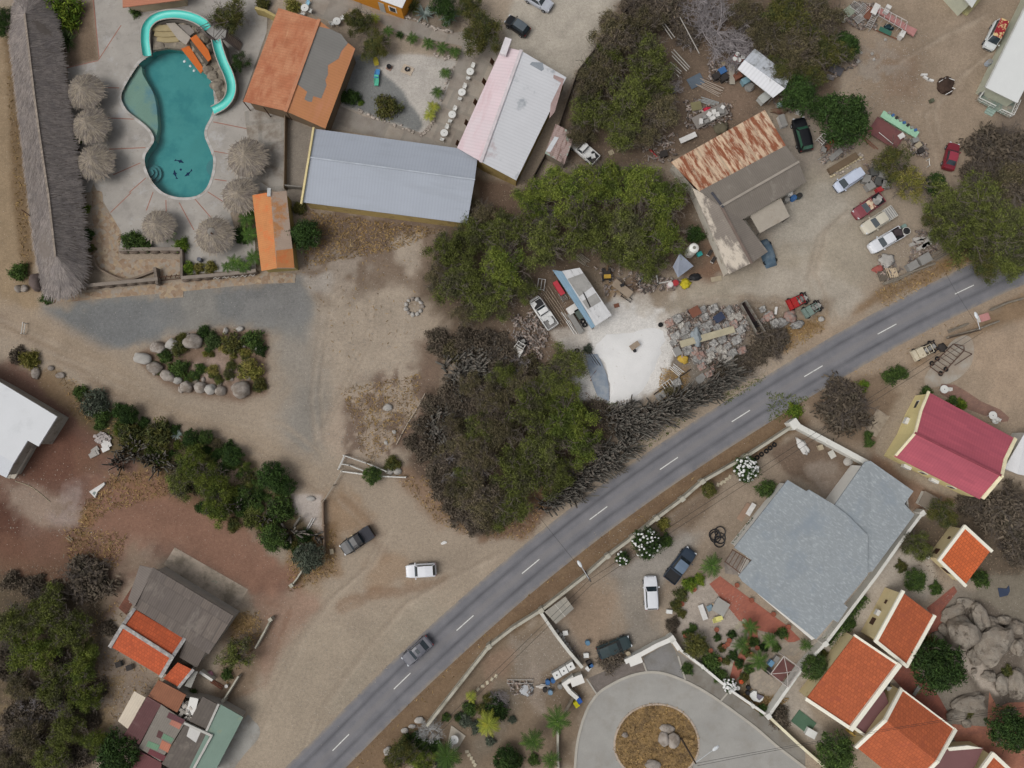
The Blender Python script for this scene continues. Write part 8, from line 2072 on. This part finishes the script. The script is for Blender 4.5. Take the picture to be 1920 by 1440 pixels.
panel("long timber workbench with tools in the yard",1167,541,3.2,1.2,math.radians(-38),wd,.75,'workbench','bench',(0,0));box("black tool box on the yard workbench",1165,537,.5,.4,.25,.4,blackp,'toolbox','box',z=.82);box("square rusty lid on the sandy patch",1156,573,.75,.55,.08,.3,rusty,'hatch','hatch');frame("pair of wheels and axle leaning by the workbench",1175,558,1.6,.5,-.6,dk,.35,.07,0,'axle','axle')
g=thing('excavator',"small yellow and black excavator with its arm stretched up the yard",'excavator',W(1138,512,0));c=W(1138,514,.8);MB().box((c.x,c.y,.7),(1.1,1.5,.7),.05,.9).build('body',dk,g);MB().box((c.x,c.y-.45,1.2),(1.0,.55,.4),.05).build('engine_cover',mt("yellow_machine",(166,134,56)),g);MB().tube([(c.x,c.y+.5,1.0),(c.x+.05,c.y+1.9,1.9),(c.x+.1,c.y+3.2,.7)],[.16,.14,.09],6).build('arm',mt("arm_brown",(92,74,54)),g)
for s in(-1,1):MB().box((c.x+s*.5,c.y,.25),(.3,1.9,.5)).build('track',blackp,g)
box("blue and yellow tool rack at the canopy edge",1163,472,1.0,1.4,.8,.1,blm,'tool_rack','rack',mt("rack_yellow",(164,140,72)))
for i in range(9):
 x,y=1193+rnd.random()*34,510+rnd.random()*32;c=W(x,y,.3);g=thing('bicycle',"scrap bicycle in the jumbled bicycle pile under the canopy",'bicycle',(c.x,c.y,0),rnd.random()*3,"scrap bicycles in the pile")
 for s in(-1,1):MB().torus((c.x+s*.5,c.y,.32),.3,.03,14,5).build('wheel',tyre,g)
 MB().tube([(c.x-.5,c.y,.32),(c.x-.1,c.y,.3),(c.x+.3,c.y+.1,.6),(c.x+.5,c.y,.32)],.03,5).build('frame',(blm,gw_,dk)[i%3],g);MB().tube([(c.x+.3,c.y-.2,.66),(c.x+.3,c.y+.3,.66)],.025,5).build('handlebar',gw_,g)
 for ch in g.children:ch.data.transform(Matrix.Rotation(1.2*(i%2),4,'X'))
rails("white bent goalpost frame beside the bicycle pile",[t(2,1,1085,630,1095,685,1190,668)],railw,.09,'goalpost','goalpost',(.6,))
heapcloth("yellow tarpaulin bundle on the dirt lane's edge",1285,532,.75,.75,.8,.2,mt("yellow_tarp",(178,164,40)),13);drum("red and white striped drum beside the yellow bundle",1267,530,.45,.9,mt("drum_red",(172,74,84)),lid=rdm);drum("white drum beside the red striped drum",1257,533,.45,.9,mt("drum_pale",(196,176,172)),lid=wht);heapcloth("black rubber matting behind the yellow bundle",1303,520,.9,.5,.4,0,blackp,15,'rubber_mat','mat')
g=thing('tarpaulin_canopy',"grey blue tarpaulin stretched over poles at the canopy edge",'tarpaulin',W(1285,500,0));q=[W(x,y,z)for(x,y),z in zip(t(2,1,1258,458,1362,555,1245,642,1205,560),(2.6,2.0,2.0,1.8))];MB().add(q,[[0,2,1],[0,3,2]]).build('sheet',mt("tarp_lilac",(132,138,150),rough=.6),g)
for v in q:MB().tube([v,(v.x,v.y,0)],.04,5).build('pole',wd,g)
box("turquoise plastic seat by the water tank",1312,476,.7,.6,.5,.4,mt("turquoise_plastic",(52,150,146)),'plastic_stool','stool')
for l,x,y in(("white sink unit on the brown earth by the workshop wing",1338,487),("white double basin near the workshop wing",1331,474)):box(l,x,y,.9,.5,.4,1.0,wht,'sink_unit','sink',dk)
panel("broken pale board on the lane by the workshop corner",1343,523,1.6,.7,.2,tan_,.12)
bundle("grey logs stacked by the blue edged shed",1093,487,2.2,6,.22,-.7,logm,.09,'log_stack','logs','log')
J=lambda*q:zz(1290,80,9.6,*q)
bundle("bundle of long grey poles in the yard, upper of two",*J(400,800)[0],4.0,6,.26,math.radians(-28),mt("pole_grey",(150,138,126)),.08,'pole_bundle','poles','pole');bundle("bundle of metal roofing strips, lower of two bundles",*J(390,1070)[0],3.2,5,.2,math.radians(-20),mt("strip_grey",(146,148,146)),.08,'pole_bundle','poles','strip')
panel("dark blue grey sheet on the ground by the dead tree",*J(140,690)[0],2.4,1.7,.5,mt("slate_sheet",(88,98,108)),.2);panel("tall pale board leaning by the white shed",*J(790,570)[0],.85,3.0,.05,mt("board_pale",(150,144,132)),.5,tilt=(.1,.05));panel("short pale board near the road barrels",*J(660,370)[0],1.0,.7,.4,tan_,.3)
RBG="red and white road barrels"
for i,(x,y)in enumerate(J(890,205,990,260,920,310,840,290)):
 g=drum(["topmost road barrel beside the white shed","road barrel closest to the white shed wall","road barrel at the bottom of the pile","orange road barrel farthest from the white shed"][i],x,y,.33,.95,mt("barrel_red" if i!=3 else "barrel_orange",(172,44,48)if i!=3 else(190,90,40)),'road_barrel','barrel',RBG);c=W(x,y,.95)
 for z in(.55,.98):MB().lathe((c.x,c.y,z),[(.345,-.08),(.345,.02),(.2,.03)],14).build('white_band',plw,g)
for l,x,y,m_ in(("black box machine on the bare yard",520,590,dk),("blue drum scrap near the dead tree",620,500,blm),("dark drum beside the tall pale board",655,620,dk),("brown timber rack under the shed roof edge",900,590,rusty),("light blue metal chest at the shed's open side",1040,680,mt("chest_blue",(112,142,152)))):box(l,*J(x,y)[0],1.1,.9,.8,.5,m_,'scrap_box','box')
box("pale grey appliance in front of the white shed",*J(1380,980)[0],1.7,1.2,.9,.7,mt("appliance_grey",(166,168,164)),'appliance','appliance');box("small teal crate by the dark green trees",*J(1670,1110)[0],1.0,.6,.5,.3,mt("crate_teal",(136,156,154)),'crate','crate');drum("round grey basket by the white shed",*J(1110,790)[0],.7,.4,gw_,'basket','basket')
heapcloth("red and white sheet bundle by the work table",*J(345,1215)[0],.6,.55,.7,0,mt("red_white_cloth",(176,46,64),col2=(206,190,188),lo=.56,hi=.6),16,'cloth_bundle','cloth');panel("mossy square table top north of the scrap table",*J(150,1140)[0],1.6,1.3,.2,mt("mossy_board",(118,112,82)),.5,'table_top','table');bundle("pole leaning at the mossy table",*J(90,1240)[0],3.2,1,.2,-1.3,wd,.07,'pole','pole','pole')
g=panel("scrap table crowded with white appliances above the rusty roof",1331,217,5.4,1.9,math.radians(27),mt("table_dirty",(128,122,116)),.8,'scrap_table','table',(0,0))
for i,(x,y)in enumerate(pp(1318,224,1327,219,1336,215,1345,210,1342,219,1352,206,1322,232,1333,226,1312,232,1350,214)):
 box(["small white appliance, one of ten on the scrap table"][0],x,y,rnd.uniform(.5,.9),rnd.uniform(.45,.7),rnd.uniform(.3,.5),rnd.random()*2,wht if i%3 else gw_,'small_appliance','appliance',z=.85,group="appliances on the scrap table")
panel("long white counter with sinks between the scrap table and rusty roof",1290,258,2.7,.8,math.radians(25),wht,.8,'sink_counter','counter',(0,0));frame("square timber tank frame near the pickup wreck",1165,269,1.6,1.5,.4,tan_,.7,.14,0,'timber_box','box');panel("broken square slab beside the timber tank frame",1146,286,.8,.7,.5,tan_,.1)
bundle("red steel beam standing by the canopy, upper one",1214,270,2.2,1,.2,math.radians(-72),rdm,.13,'steel_beam','beam','beam');bundle("red steel beam by the canopy, lower one",1229,291,2.2,1,.2,math.radians(-50),rdm,.16,'steel_beam','beam','beam');box("dark engine lump next to the red beams",1245,288,1.0,.9,.7,.3,dk,'engine','engine');heapcloth("round scrap coil at the workshop's rusty eave",1352,239,1.0,.9,.6,0,mt("coil_olive",(92,86,70)),18,'wire_coil','coil')
for l,x,y,ln,a,n in(("long plank leaning into the dead tree",1290,80,6.2,-1.15,1),("second long plank leaning in the thicket",1247,66,4.0,-1.0,2),("loose planks among the thicket",1272,124,3.6,-.85,3),("short planks in the thicket's edge",1262,140,2.4,-.75,3)):bundle(l,x,y,ln,n,.4,a,mt("silver_plank",(150,146,140)),.09,z=1.6)
K=lambda*q:zz(1570,0,12,*q)
g=thing('flatbed',"long pink flatbed platform carrying pipe racks and white crates",'trailer',W(1685,40,0));q=[W(x,y,.8)for x,y in K(860,230,930,150,1640,590,1800,660,1720,810,1560,700)];MB().slab(q,.25).build('deck',pinkm,g)
mb=MB()
for k in range(6):
 a,b=W(*K(930+k*120,350+k*62)[0],1.9),W(*K(980+k*120,150+k*66)[0],1.9);mb.tube([a,b],.05,5);mb.tube([a,(a.x,a.y,.8)],.04,5);mb.tube([b,(b.x,b.y,.8)],.04,5)
mb.tube([W(*K(930,350)[0],1.9),W(*K(1470,660)[0],1.9)],.05,5);mb.tube([W(*K(960,150)[0],1.9),W(*K(1560,470)[0],1.9)],.05,5);mb.build('pipe_rack',mt("rack_grey",(176,170,166)),g)
for l,x,y in(("white crate on the pink flatbed's head",1040,325),("second white crate on the pink flatbed's head",1095,225)):box(l,*K(x,y)[0],.75,.5,.4,-.5,wht,z=.82)
panel("green netting heap beside the pink flatbed",*K(1080,700)[0],2.0,.7,-.4,grn,.5,'netting','netting',(.1,.1));heapcloth("dark blue green netting bundle",*K(1150,610)[0],.7,.45,.6,-.4,mt("net_dark",(28,52,58)),20,'netting','netting');box("white fridge standing by the pink flatbed",*K(1465,760)[0],.7,1.0,.9,-.5,wht,'fridge','fridge');bundle("wall plank edging the netting",*K(1150,790)[0],4.4,1,.2,math.radians(-24),rusty,.1)
for l,x,y,dx,dy,a in(("white metal shelf rack in the junk row",560,230,2.0,1.3,.8),("leaning white bed frame in the junk row",490,420,1.3,1.0,.6),("grey ribbed radiator rack in the junk row",430,150,1.6,1.2,-.6),("bundle of white pipes as a rack by the flatbed",780,470,2.6,.8,1.05)):frame(l,*K(x,y)[0],dx,dy,a,mt("rack_white",(172,170,166)),.6,.045,7)
panel("rusty corrugated scrap panel in the junk row",*K(700,290)[0],1.0,2.0,-.3,rusty,.5);panel("greenish glass panel in the junk row",*K(270,250)[0],1.5,1.4,.7,mt("glass_green",(132,140,124)),.5);drum("black tub at the end of the junk row",*K(65,380)[0],.6,.5,blackp,'tub','tub');heapcloth("white ragged sheet by the black tub",*K(150,400)[0],.5,.6,.4,0,wht,21,'rag','cloth');panel("white cover panel at the flatbed's head",*K(860,200)[0],.9,1.7,-.5,wht,1.0)
for i,(x,y)in enumerate(K(455,1375,530,1185,825,1335,1080,890,780,1210)):boulder("pale broken lump of concrete on the upper yard",x,y,5 if i==0 else 3,4 if i==0 else 3,0,.7,granl,"concrete lumps near the junk row",'concrete_lump',cat='rubble')
panel("dark glass sheet leaning by the small dark tree",1568,131,2.0,1.3,-.5,mt("dark_sheet",(82,80,84)),.5);panel("second dark sheet beside the leaning glass sheet",1557,145,1.1,.8,-.2,mt("grey_sheet",(104,100,100)),.3)
for i,(x,y,a)in enumerate(((1733,140,0),(1737,146,-.6),(1745,150,-.3))):box("broken white concrete fragment west of the dark round heap",x,y,.9,.28,.25,a,wht,'concrete_fragment','rubble',group="white concrete fragments")
g=thing('compost_heap',"round dark brown heap ringed by white stakes on the yard",'heap',W(1773,160,0));c=W(1773,160,.3);MB().blob((c.x,c.y,.15),(1.25,1.45,.7),6,3,.2,2.0,0,-.1).build('soil',mt("heap_brown",(58,44,36),var=.3),g)
for x,y,a in((1767,150,.5),(1784,164,-.5),(1779,174,.5),(1783,148,-.5)):q=W(x,y,.6);MB().tube([q-Vector((math.cos(a)*.55,math.sin(a)*.55,.1)),q+Vector((math.cos(a)*.55,math.sin(a)*.55,.1))],.06,5).build('stake',wht,g)
box("green bucket and stool on the bare yard",1748,188,.5,.5,.5,.3,mt("bucket_green",(82,84,68)),'bucket','bucket');drum("pale water drum against the white roofed building",1857,115,.4,.9,mt("drum_blue_grey",(150,158,168)),lid=gw_)
g=panel("long pale green counter crowded with stove parts",1687,233,6.2,1.1,math.radians(-33),mt("counter_green",(146,186,158)),.8,'counter','counter',(0,0))
for i in range(8):
 x,y=1662+i*7,216+i*4.6;box("small dark stove part lying on the pale green counter",x,y,.4,.35,.15,rnd.random(),(gw_,blm,dk)[i%3],'stove_part','part',z=.85,group="stove parts on the green counter")
panel("maroon flat platform of sheet steel under the dark round tree",1662,250,5.0,2.9,math.radians(-35),mt("platform_maroon",(112,72,70),stain=((92,62,66),.5,.5,.65,.3,(1,1,1))),.6,'steel_platform','platform',(0,0));bundle("pale rod on the maroon platform",1655,262,2.8,1,.2,math.radians(-40),wht,.05,'rod','rod','rod',.9);bundle("rusty edge rails below the maroon platform",1628,265,3.4,2,.3,math.radians(-42),rusty,.08,'rail','rail','rail')
g=thing('planter_bench',"long timber trough edged with cream stones near the parked van",'trough',W(1585,305,0));MB().box(W(1580,307,.3)+Vector((0,0,.05)),(5.0,1.0,.5),math.radians(31)).build('trough',mt("trough_wood",(104,88,70)),g)
for i in range(12):
 u=i/11;c=W(1560+u*54,327-u*32+(4 if i<2 else 0),.2);MB().blob((c.x,c.y,.15),(.3,.22,.22),i,1,.15).build('stone',mt("cream_stone",(186,172,142)),g)
panel("grey lid panel leaning on the long timber trough",1567,290,2.4,.8,.7,gw_,.6);bundle("ladders and rails between the black car and the trough",1560,290,5.0,4,.3,math.radians(33),mt("rail_silver",(148,148,146)),.06,'ladder','ladder','rail');frame("white ladder rack beside the black car",1548,255,2.6,1.1,.8,wht,.6,.05,6);box("white open stove by the rusty roof corner",1468,226,.9,1.8,.8,.3,wht,'stove','stove',gw_);box("white chest by the dark green trees",1500,207,1.0,.8,.7,-.4,wht,'chest','chest')
heapcloth("red and brown upturned boat by the rusty roof",1461,208,1.2,.45,.6,0,mt("boat_brown",(96,70,58),col2=(120,110,90)),22,'boat','boat')
for i,(x,y)in enumerate(pp(1572,255,1580,260,1590,256,1562,262,1552,275,1545,280)):box("small machine part in the heap behind the black car",x,y,.8,.7,.6,rnd.random()*2,(rusty,gw_,dk,mt("orange_part",(176,92,52)))[i%4],'machine_part','part',group="machine parts by the black car")
for i,(x,y)in enumerate(pp(1640,322,1625,335,1655,327,1648,340,1632,348,1660,345,1670,335)):box("rounded grey engine block stacked beside the white van",x,y,1.2,1.1,.8,rnd.random()*2,gw_ if i%3 else mt("block_dark",(82,82,80)),'engine_block','engine',group="engine blocks by the white van")
for l,x,y,m_ in(("red pump beside the engine blocks",1650,355,rdm),("white compressor at the metal heap",1690,255,wht),("tan generator at the end of the green counter",1722,272,tan_),("grey washing machine at the end of the green counter",1717,262,gw_),("dark motor near the yellow leaved shrub",1727,282,dk)):box(l,x,y,.9,.7,.7,rnd.random(),m_,'machine','machine')
rails("white post and cross by the metal heap",[pp(1742,298,1743,310)],railw,.06,'post_stand','post',(.7,));panel("grey concrete slab piece among the bare thorn twigs",1868,275,1.5,1.7,.5,mt("slab_pale",(150,146,136)),.15,'slab','slab')
for i,(x,y)in enumerate(pp(1482,362,1476,374,1489,370,1500,366)):drum(["white drum by the canopy roof","grey drum by the canopy roof","blue drum by the canopy roof","green drum by the canopy roof"][i],x,y,.42,.9,(wht,gw_,mt("drum_blue",(66,110,164)),mt("drum_green",(70,82,80)))[i],lid=(wht,gw_,blm,dk)[i])
box("white enamel bath lying by the pole bundle",1756,437,1.7,.9,.5,math.radians(-32),wht,'bath','bath',mt("bath_inside",(128,118,96)));drum("white round boiler with a black lid near the white pickup",1700,433,.58,1.2,M("tank_white",(206,204,196)),'boiler','boiler',lid=blackp);box("teal pump beside the white boiler",1695,424,.7,.5,.5,.5,mt("pump_teal",(116,136,130)),'pump','pump')
for l,x,y,dx,dy in(("grey metal cabinet on the roadside scrap strip",1735,485,1.7,1.3),("pale metal cabinet next to the log barrier",1712,498,1.6,1.1)):box(l,x,y,dx,dy,.8,.5,gw_,'cabinet','cabinet')
for l,x,y,m_ in(("timber pallet of cream slats on the roadside strip",1672,512,mt("pallet_cream",(184,166,140))),("dark timber pallet at the corner of the log barrier",1657,518,mt("pallet_dark",(98,90,80)))):
 c=W(x,y,.3);g=thing('pallet',l,'pallet',(c.x,c.y,0));mb=MB()
 for k in range(6):mb.box((c.x-.7+k*.28,c.y,.45-.05),(.16,1.5,.05),.3)
 mb.build('slat',m_,g);MB().box((c.x,c.y,.2),(1.3,1.2,.36),.3).build('base',m_,g)
heapcloth("red metal sheet by the pallets",1646,504,.8,.5,.3,.3,mt("sheet_red",(150,84,76)),24,'metal_sheet','sheet');heapcloth("heap of broken grey stone by the pallets",1662,488,1.1,1.0,.6,0,granl,25,'stone_heap','rubble')
for i,(x,y)in enumerate(pp(1725,448,1735,455,1742,446,1730,462,1718,455,1748,452)):box("grey concrete beam piece in the heap by the white bath",x,y,2.0,.5,.35,.5+rnd.gauss(0,.4),granl,'concrete_beam','beam',z=.02+.2*(i%2),group="concrete beams by the bath")
heapcloth("coil of dark cable beside the trailer frame",1767,652,.6,.6,.4,0,dk,26,'cable_coil','coil');box("red and white machine part beneath the upper road lamp",1846,595,1.4,1.0,.6,.3,wht,'machine','machine',pinkm)
for i in range(34):
 a,q=rnd.uniform(0,6.28),math.sqrt(rnd.random());c=W(192+q*16*math.cos(a),821+q*10*math.sin(a),.2);solo(MB().box((c.x,c.y,.12+(1-q)*.3),(.42,.3,.24),rnd.random()*3,1,(rnd.uniform(-.4,.4),rnd.uniform(-.4,.4))),'concrete_block',mt("block_grey",(160,152,148),orand=.15),"grey concrete block in the tumbled pile near the white house",'block',"pile of concrete blocks")
for l,x,y in(("white stacked slabs at the block pile's foot",197,836),("pale slabs set on the red earth",175,848)):
 c=W(x,y,.3);g=thing('slab_stack',l,'slabs',(c.x,c.y,0))
 for k in range(4):MB().box((c.x+rnd.gauss(0,.2),c.y+rnd.gauss(0,.2)-k*.25+.4,.12+.06*k),(1.1,.7,.1),.5+rnd.gauss(0,.1)).build('slab',wht if 'white' in l else granl,g)
g=thing('white_hull',"white moulded hull panel lying on the dry grass by the red earth",'hull',W(182,920,0));MB().slab([W(x,y,.35)for x,y in t(0,2,668,808,735,765,780,738,785,755,755,785,730,808,712,855)],.3).build('shell',wht,g);MB().slab([W(x,y,.37)for x,y in t(0,2,692,820,705,806,720,812,708,835)],.015).build('opening',mt("opening_grey",(122,132,128)),g)
solo(MB().tube([W(x,y,.05)for x,y in smooth(t(0,2,115,730,220,765,300,820,375,885),4,False)],.05,5),'hose',tan_,"pale garden hose curving over the red earth from the white house",'hose')
bundle("cream planks dropped on the red earth track",130,1010,1.2,2,.25,-.6,tan_);bundle("white bar leaning on the white gravel by the stone fence",582,982,2.4,2,.3,1.1,wht,.08,'bar','bar','bar')
for l,x,y,m_ in(("dark plastic tub below the orange tiled slope",222,1246,mt("tub_slate",(74,80,84))),("pale plastic tub below the orange tiled slope",242,1252,gw_)):box(l,x,y,.8,.7,.5,.3,m_,'tub','tub',dk)
bundle("rusty sheet lying in the narrow fenced yard",407,1284,2.2,3,.2,math.radians(-32),rusty,.1,'rusty_sheet','sheet','sheet');heapcloth("pink cloth on the white block wall",393,1264,.5,.4,.3,0,mt("pink_cloth",(176,126,140)),27,'cloth','cloth');drum("white bucket by the narrow yard's end",424,1287,.25,.4,wht,'bucket','bucket')
for i,(x,y)in enumerate(pp(1044,1266,1057,1258,1070,1250)):
 c=W(x,y,1.1);g=thing('water_tank',["white cube water tank next to the blue drums","middle one of the three white cube water tanks","white cube water tank closest to the white plastered wall"][i],'water tank',(c.x,c.y,0),0,"row of cube water tanks");MB().box((c.x,c.y,.6),(1.02,1.0,1.0),.5).build('tank',plw,g);MB().lathe((c.x,c.y,1.1),[(.11,0),(.11,.05)],10).build('cap',blackp,g);mb=MB();R_=Matrix.Rotation(.5,3,'Z')
 for z in(.12,.5,.9,1.12):
  P=[Vector((c.x,c.y,z))+R_@Vector((u*.54,v*.53,0))for u,v in((-1,-1),(1,-1),(1,1),(-1,1))];mb.tube(P+P[:1],.025,4)
 mb.build('cage',gw_,g)
for l,x,y,m_ in(("blue plastic drum beside the cube tanks",1027,1280,blm),("second blue drum touching the cube tank",1037,1277,blm),("grey metal drum by the L shaped white wall",1050,1288,gw_),("pale blue drum in the lower garden",1032,1299,mt("drum_sky",(112,136,156))),("dark drum lying by the white cloth in the lower garden",1022,1294,dk),("light blue tub on the villa yard",1102,1206,mt("tub_blue",(92,126,150))),("white bucket behind the dark green car",1178,1226,tan_)):drum(l,x,y,.34,.75,m_)
for l,x,y,m_ in(("blue wheeled waste bin at the white wall's end",1086,1314,mt("bin_blue",(48,92,168))),("yellow wheeled waste bin next to the blue bin",1081,1321,mt("bin_yellow",(206,196,40)))):
 g=box(l,x,y,.62,.72,1.0,.6,m_,'waste_bin','bin');c=W(x,y,1)
 for s in(-1,1):MB().torus((c.x+s*.25,c.y-.3,.1),.08,.03,8,4).build('wheel',tyre,g)
heapcloth("white cloth heap in the lower garden",1018,1287,.9,.3,.3,0,mt("cloth_white",(186,180,172)),28,'cloth','cloth');frame("fallen white metal shelf in the lower garden rubbish",975,1278,3.6,.5,0,mt("shelf_pale",(170,166,160)),.3,.05,3);heapcloth("silver foil heap in the lower garden rubbish",988,1293,.9,.8,.3,0,mt("foil",(166,168,170)),29,'foil_heap','rubbish')
for i in range(10):
 u=i/9;x,y=1046+u*36+rnd.gauss(0,1),1184+u*56;box("grey paving block in the row leaning along the plastered wall",x,y,.5,.4,.45,.9+rnd.gauss(0,.2),granl,'paving_block','block',group="paving blocks along the wall")
for l,x,y,m_ in(("white tub on the clutter by the water tanks wall",1099,1229,plw),("dark box in the clutter by the water tanks wall",1104,1243,dk),("blue box in the clutter by the water tanks wall",1107,1248,blm),("white basin on top of the clutter by the wall",1103,1253,plw),("white box on the paving blocks",1060,1187,plw)):box(l,x,y,.7,.6,.5,rnd.random(),m_,'clutter_box','box')
c=W(1345,1007,.2);g=thing('hose_coil',"large coil of black hose on the villa yard",'coil',(c.x,c.y,0))
for k in range(5):MB().torus((c.x+rnd.gauss(0,.25),c.y+rnd.gauss(0,.45),.1+.06*k),.75,.09,18,5).build('loop',blackp,g)
heapcloth("crumpled white cloth in the walled yard",1505,836,.6,1.3,.3,.6,wht,30,'cloth','cloth');box("small stove on the walled yard",1539,839,.7,.7,.5,.3,tan_,'stove','stove');panel("pale board with a dark hole in the walled yard",1560,852,.9,1.1,.5,mt("board_white",(186,184,176)),.2)
for i,(x,y)in enumerate(pp(1420,858,1428,852,1437,846,1444,840,1452,834,1414,863)):c=W(x,y,.2);solo(MB().torus((c.x,c.y,.16),.26,.11,12,6),'round_planter',tyre,"black tyre planter in the row inside the boundary wall's bend",'tyre',"tyre planters along the wall")
panel("white door panel beside the dark clipped hedge",1408,955,.7,1.9,-.55,wht,.5,'door_panel','door');panel("brown timber path board near the villa's corner",1396,960,.9,2.8,-.6,mt("path_board",(146,122,104)),.08);box("white stool near the border bushes",1255,1147,.8,.5,.45,-.1,plw,'stool','stool');panel("white bath shaped trough in the rock garden",1318,1148,.75,2.2,.35,wht,.4,'trough','trough');panel("blue seat board in the rock garden",1331,1140,.8,.8,.4,mt("seat_blue",(112,134,146)),.4,'seat','seat')
g=box("grey concrete plinth with jars in the rock garden",1351,1138,1.9,1.9,.5,-.55,M("worn_concrete",(149,147,142)),'plinth','plinth')
for i in range(6):drum("small clay jar standing in line on the concrete plinth",1337+i*2.3,1133+i*3.2,.12,.3,(mt("jar_cream",(186,166,140)),dk)[i%2],'jar','jar',"jars on the plinth")
terr=mt("terracotta",(136,80,62))
PT=[]
for i,(x,y,r)in enumerate(zz(1270,1080,8,590,805,125,895,500,1118,755,1025,705,1060,780,970,1200,1080,1120,1175,895,140,1115,365,1445,575,1670,765,70,420,255,200,635,1250)and[(p[0],p[1],.32)for p in zz(1270,1080,8,590,805,125,895,500,1118,755,1025,705,1060,780,970,1200,1080,1120,1175,895,140,1115,365,1445,575,1670,765,70,420,255,200,635,1250)]):
 c=W(x,y,.5);g=thing('plant_pot','x','plant pot',(c.x,c.y,.03),0,"terracotta pots round the villa garden");MB().lathe((c.x,c.y,.03),[(r*.65,0),(r*.95,.4),(r*1.1,.42),(r*1.1,.5),(r*.9,.5),(r*.85,.44)],14).build('pot',terr,g);MB().lathe((c.x,c.y,.44),[(r*.86,0),(r*.1,.03)],12).build('soil',mt("pot_soil",(58,44,38)),g);PT.append(g)
ranked(PT,"round terracotta plant pot in the villa garden","the villa pickup truck",(1276,1060))
for l,x,y,m_ in(("black round planter by the hull shaped basin",*zz(1330,1220,9.6,705,672)[0],blackp),("second black planter by the hull shaped basin",*zz(1330,1220,9.6,695,765)[0],blackp),("black tyre planter under the white flowers",*zz(1330,1220,9.6,520,785)[0],blackp),("orange pot beside the red path's end",*zz(1330,1220,9.6,578,565)[0],mt("pot_orange",(196,84,48))),("white pot under the white flowers",*zz(1330,1220,9.6,515,675)[0],plw)):drum(l,x,y,.3,.4,m_,'planter','planter')
g=thing('basin',"white boat shaped basin by the pergola lawn",'basin',W(1420,1305,0));MB().slab([W(x,y,.5)for x,y in zz(1330,1220,9.6,735,775,800,725,855,735,850,850,900,900,980,830,960,890,910,930,790,900,735,830)],.4).build('shell',plw,g);MB().slab([W(x,y,.42)for x,y in zz(1330,1220,9.6,855,780,980,825,905,890,850,850)],.3).build('inside',mt("basin_in",(112,108,118)),g)
c=W(1470,1256,2.3);g=thing('pergola',"white framed pergola without a cover over a maroon floor",'pergola',(c.x,c.y,0));P=[W(x,y,2.4)for x,y in zz(1330,1220,9.6,1345,100,1650,325,1415,655,1105,420)];mb=MB();mb.tube(P+P[:1],.09,5);ctr=sum(P,Vector((0,0,0)))/4+Vector((0,0,.5))
mb.build('beam',mt("beam_pale",(178,170,164)),g);mb=MB()
for v in P:mb.tube([v,ctr],.05,5)
mb.build('rafter',mt("beam_pale",(178,170,164)),g)
for v in P:MB().tube([v,(v.x,v.y,0)],.08,6).build('post',mt("beam_pale",(178,170,164)),g)
MB().prism([W(x,y,0)for x,y in zz(1330,1220,9.6,1320,130,1530,270,1290,560,1080,420)],0,.14).build('floor',mt("floor_maroon",(104,70,66),var=.08),g)
for l,x,y,m_ in(("blue box at the pergola's outer side",1446,1244,mt("box_sky",(104,142,170))),("dark box at the pergola's post",1441,1258,dk),("grey bench beside the pergola",1456,1236,gw_)):box(l,x,y,.8,.6,.6,.9,m_,'storage_box','box')
sheet('stone_patio',zz(1330,1220,9.6,740,330,800,290,900,310,1080,440,1250,600,1230,680,1170,760,1040,680,960,780,880,800,740,640,720,450),.035,M("patio_flags",(150,140,126),tiles=(.7,.5,.86,.6),var=.1),label="pale flagged patio next to the pergola");sheet('stone_patio',zz(1270,1080,8,1600,1000,1760,990,1850,950,1900,1010,1880,1080,1760,1200,1560,1180,1430,1180,1450,1080),.035,M("patio_flags",(150,140,126)),label="flagged patio between the villa's corner and the pergola")
panel("green mat laid on the gravel before the wide cottage",1507,1354,3.0,2.0,math.radians(-38),mt("mat_green",(76,102,82)),.06,'mat','mat',(0,0));box("white chest lying on the green mat's corner",1521,1375,1.4,1.0,.6,-.5,plw,'chest','chest')
solo(MB().slab([W(x,y,.1)for x,y in zz(1440,1080,4,1725,90,1790,95,1808,70,1815,110,1800,145,1740,160)],.08),'cloth',mt("cloth_navy",(52,62,82)),"dark blue cloth spread on the dirt above the boulders",'cloth');box("small grey wall box in the bare ground by the small cottage",1742,940,2.4,2.0,.8,-.5,ww,'cistern','cistern',mt("cistern_top",(124,114,102)))
box("white box washing unit at the shaded cottage corner",1672,1292,1.2,.5,.9,-.1,plw,'washing_unit','washer');drum("dark round pot beside the white box washing unit",1664,1283,.4,.7,dk,'pot','pot');panel("grey stone bench on the red brick path",1719,1295,.5,1.5,-.6,gw_,.4,'bench','bench');panel("pallet on the white sand heap",1190,648,1.5,.8,.6,wd,1.0,'pallet','pallet',(0,0));heapcloth("black bag beside the pallet on the white sand heap",1190,658,.22,.22,.9,0,blackp,33,'bag','bag');bundle("dark spindly iron frame leaning over the tarpaulin",1112,672,3.2,3,.3,-1.0,dk,.06,'iron_stand','stand','rod');bundle("rusty bar on the blue grey tarpaulin",1112,705,1.6,2,.3,.9,rusty,.07,'bar','bar','bar')
rails("thin white pole stand on the dirt drive",[pp(40,625,43,605)],railw,.06,'pole_stand','post',(.4,.9));box("cream stone block beside the grey green bush",622,1034,.5,.7,.4,.2,tan_,'stone_block','block');boulder("white plastic sheet crumpled at the wood's pointed end",832,1018,6,3,.3,.3,wht,None,'plastic_sheet',cat='litter')
drum("beige straw hat shaped bin beside the black pickup",660,1007,.32,.9,mt("hat_beige",(196,178,146)),'bin','bin')
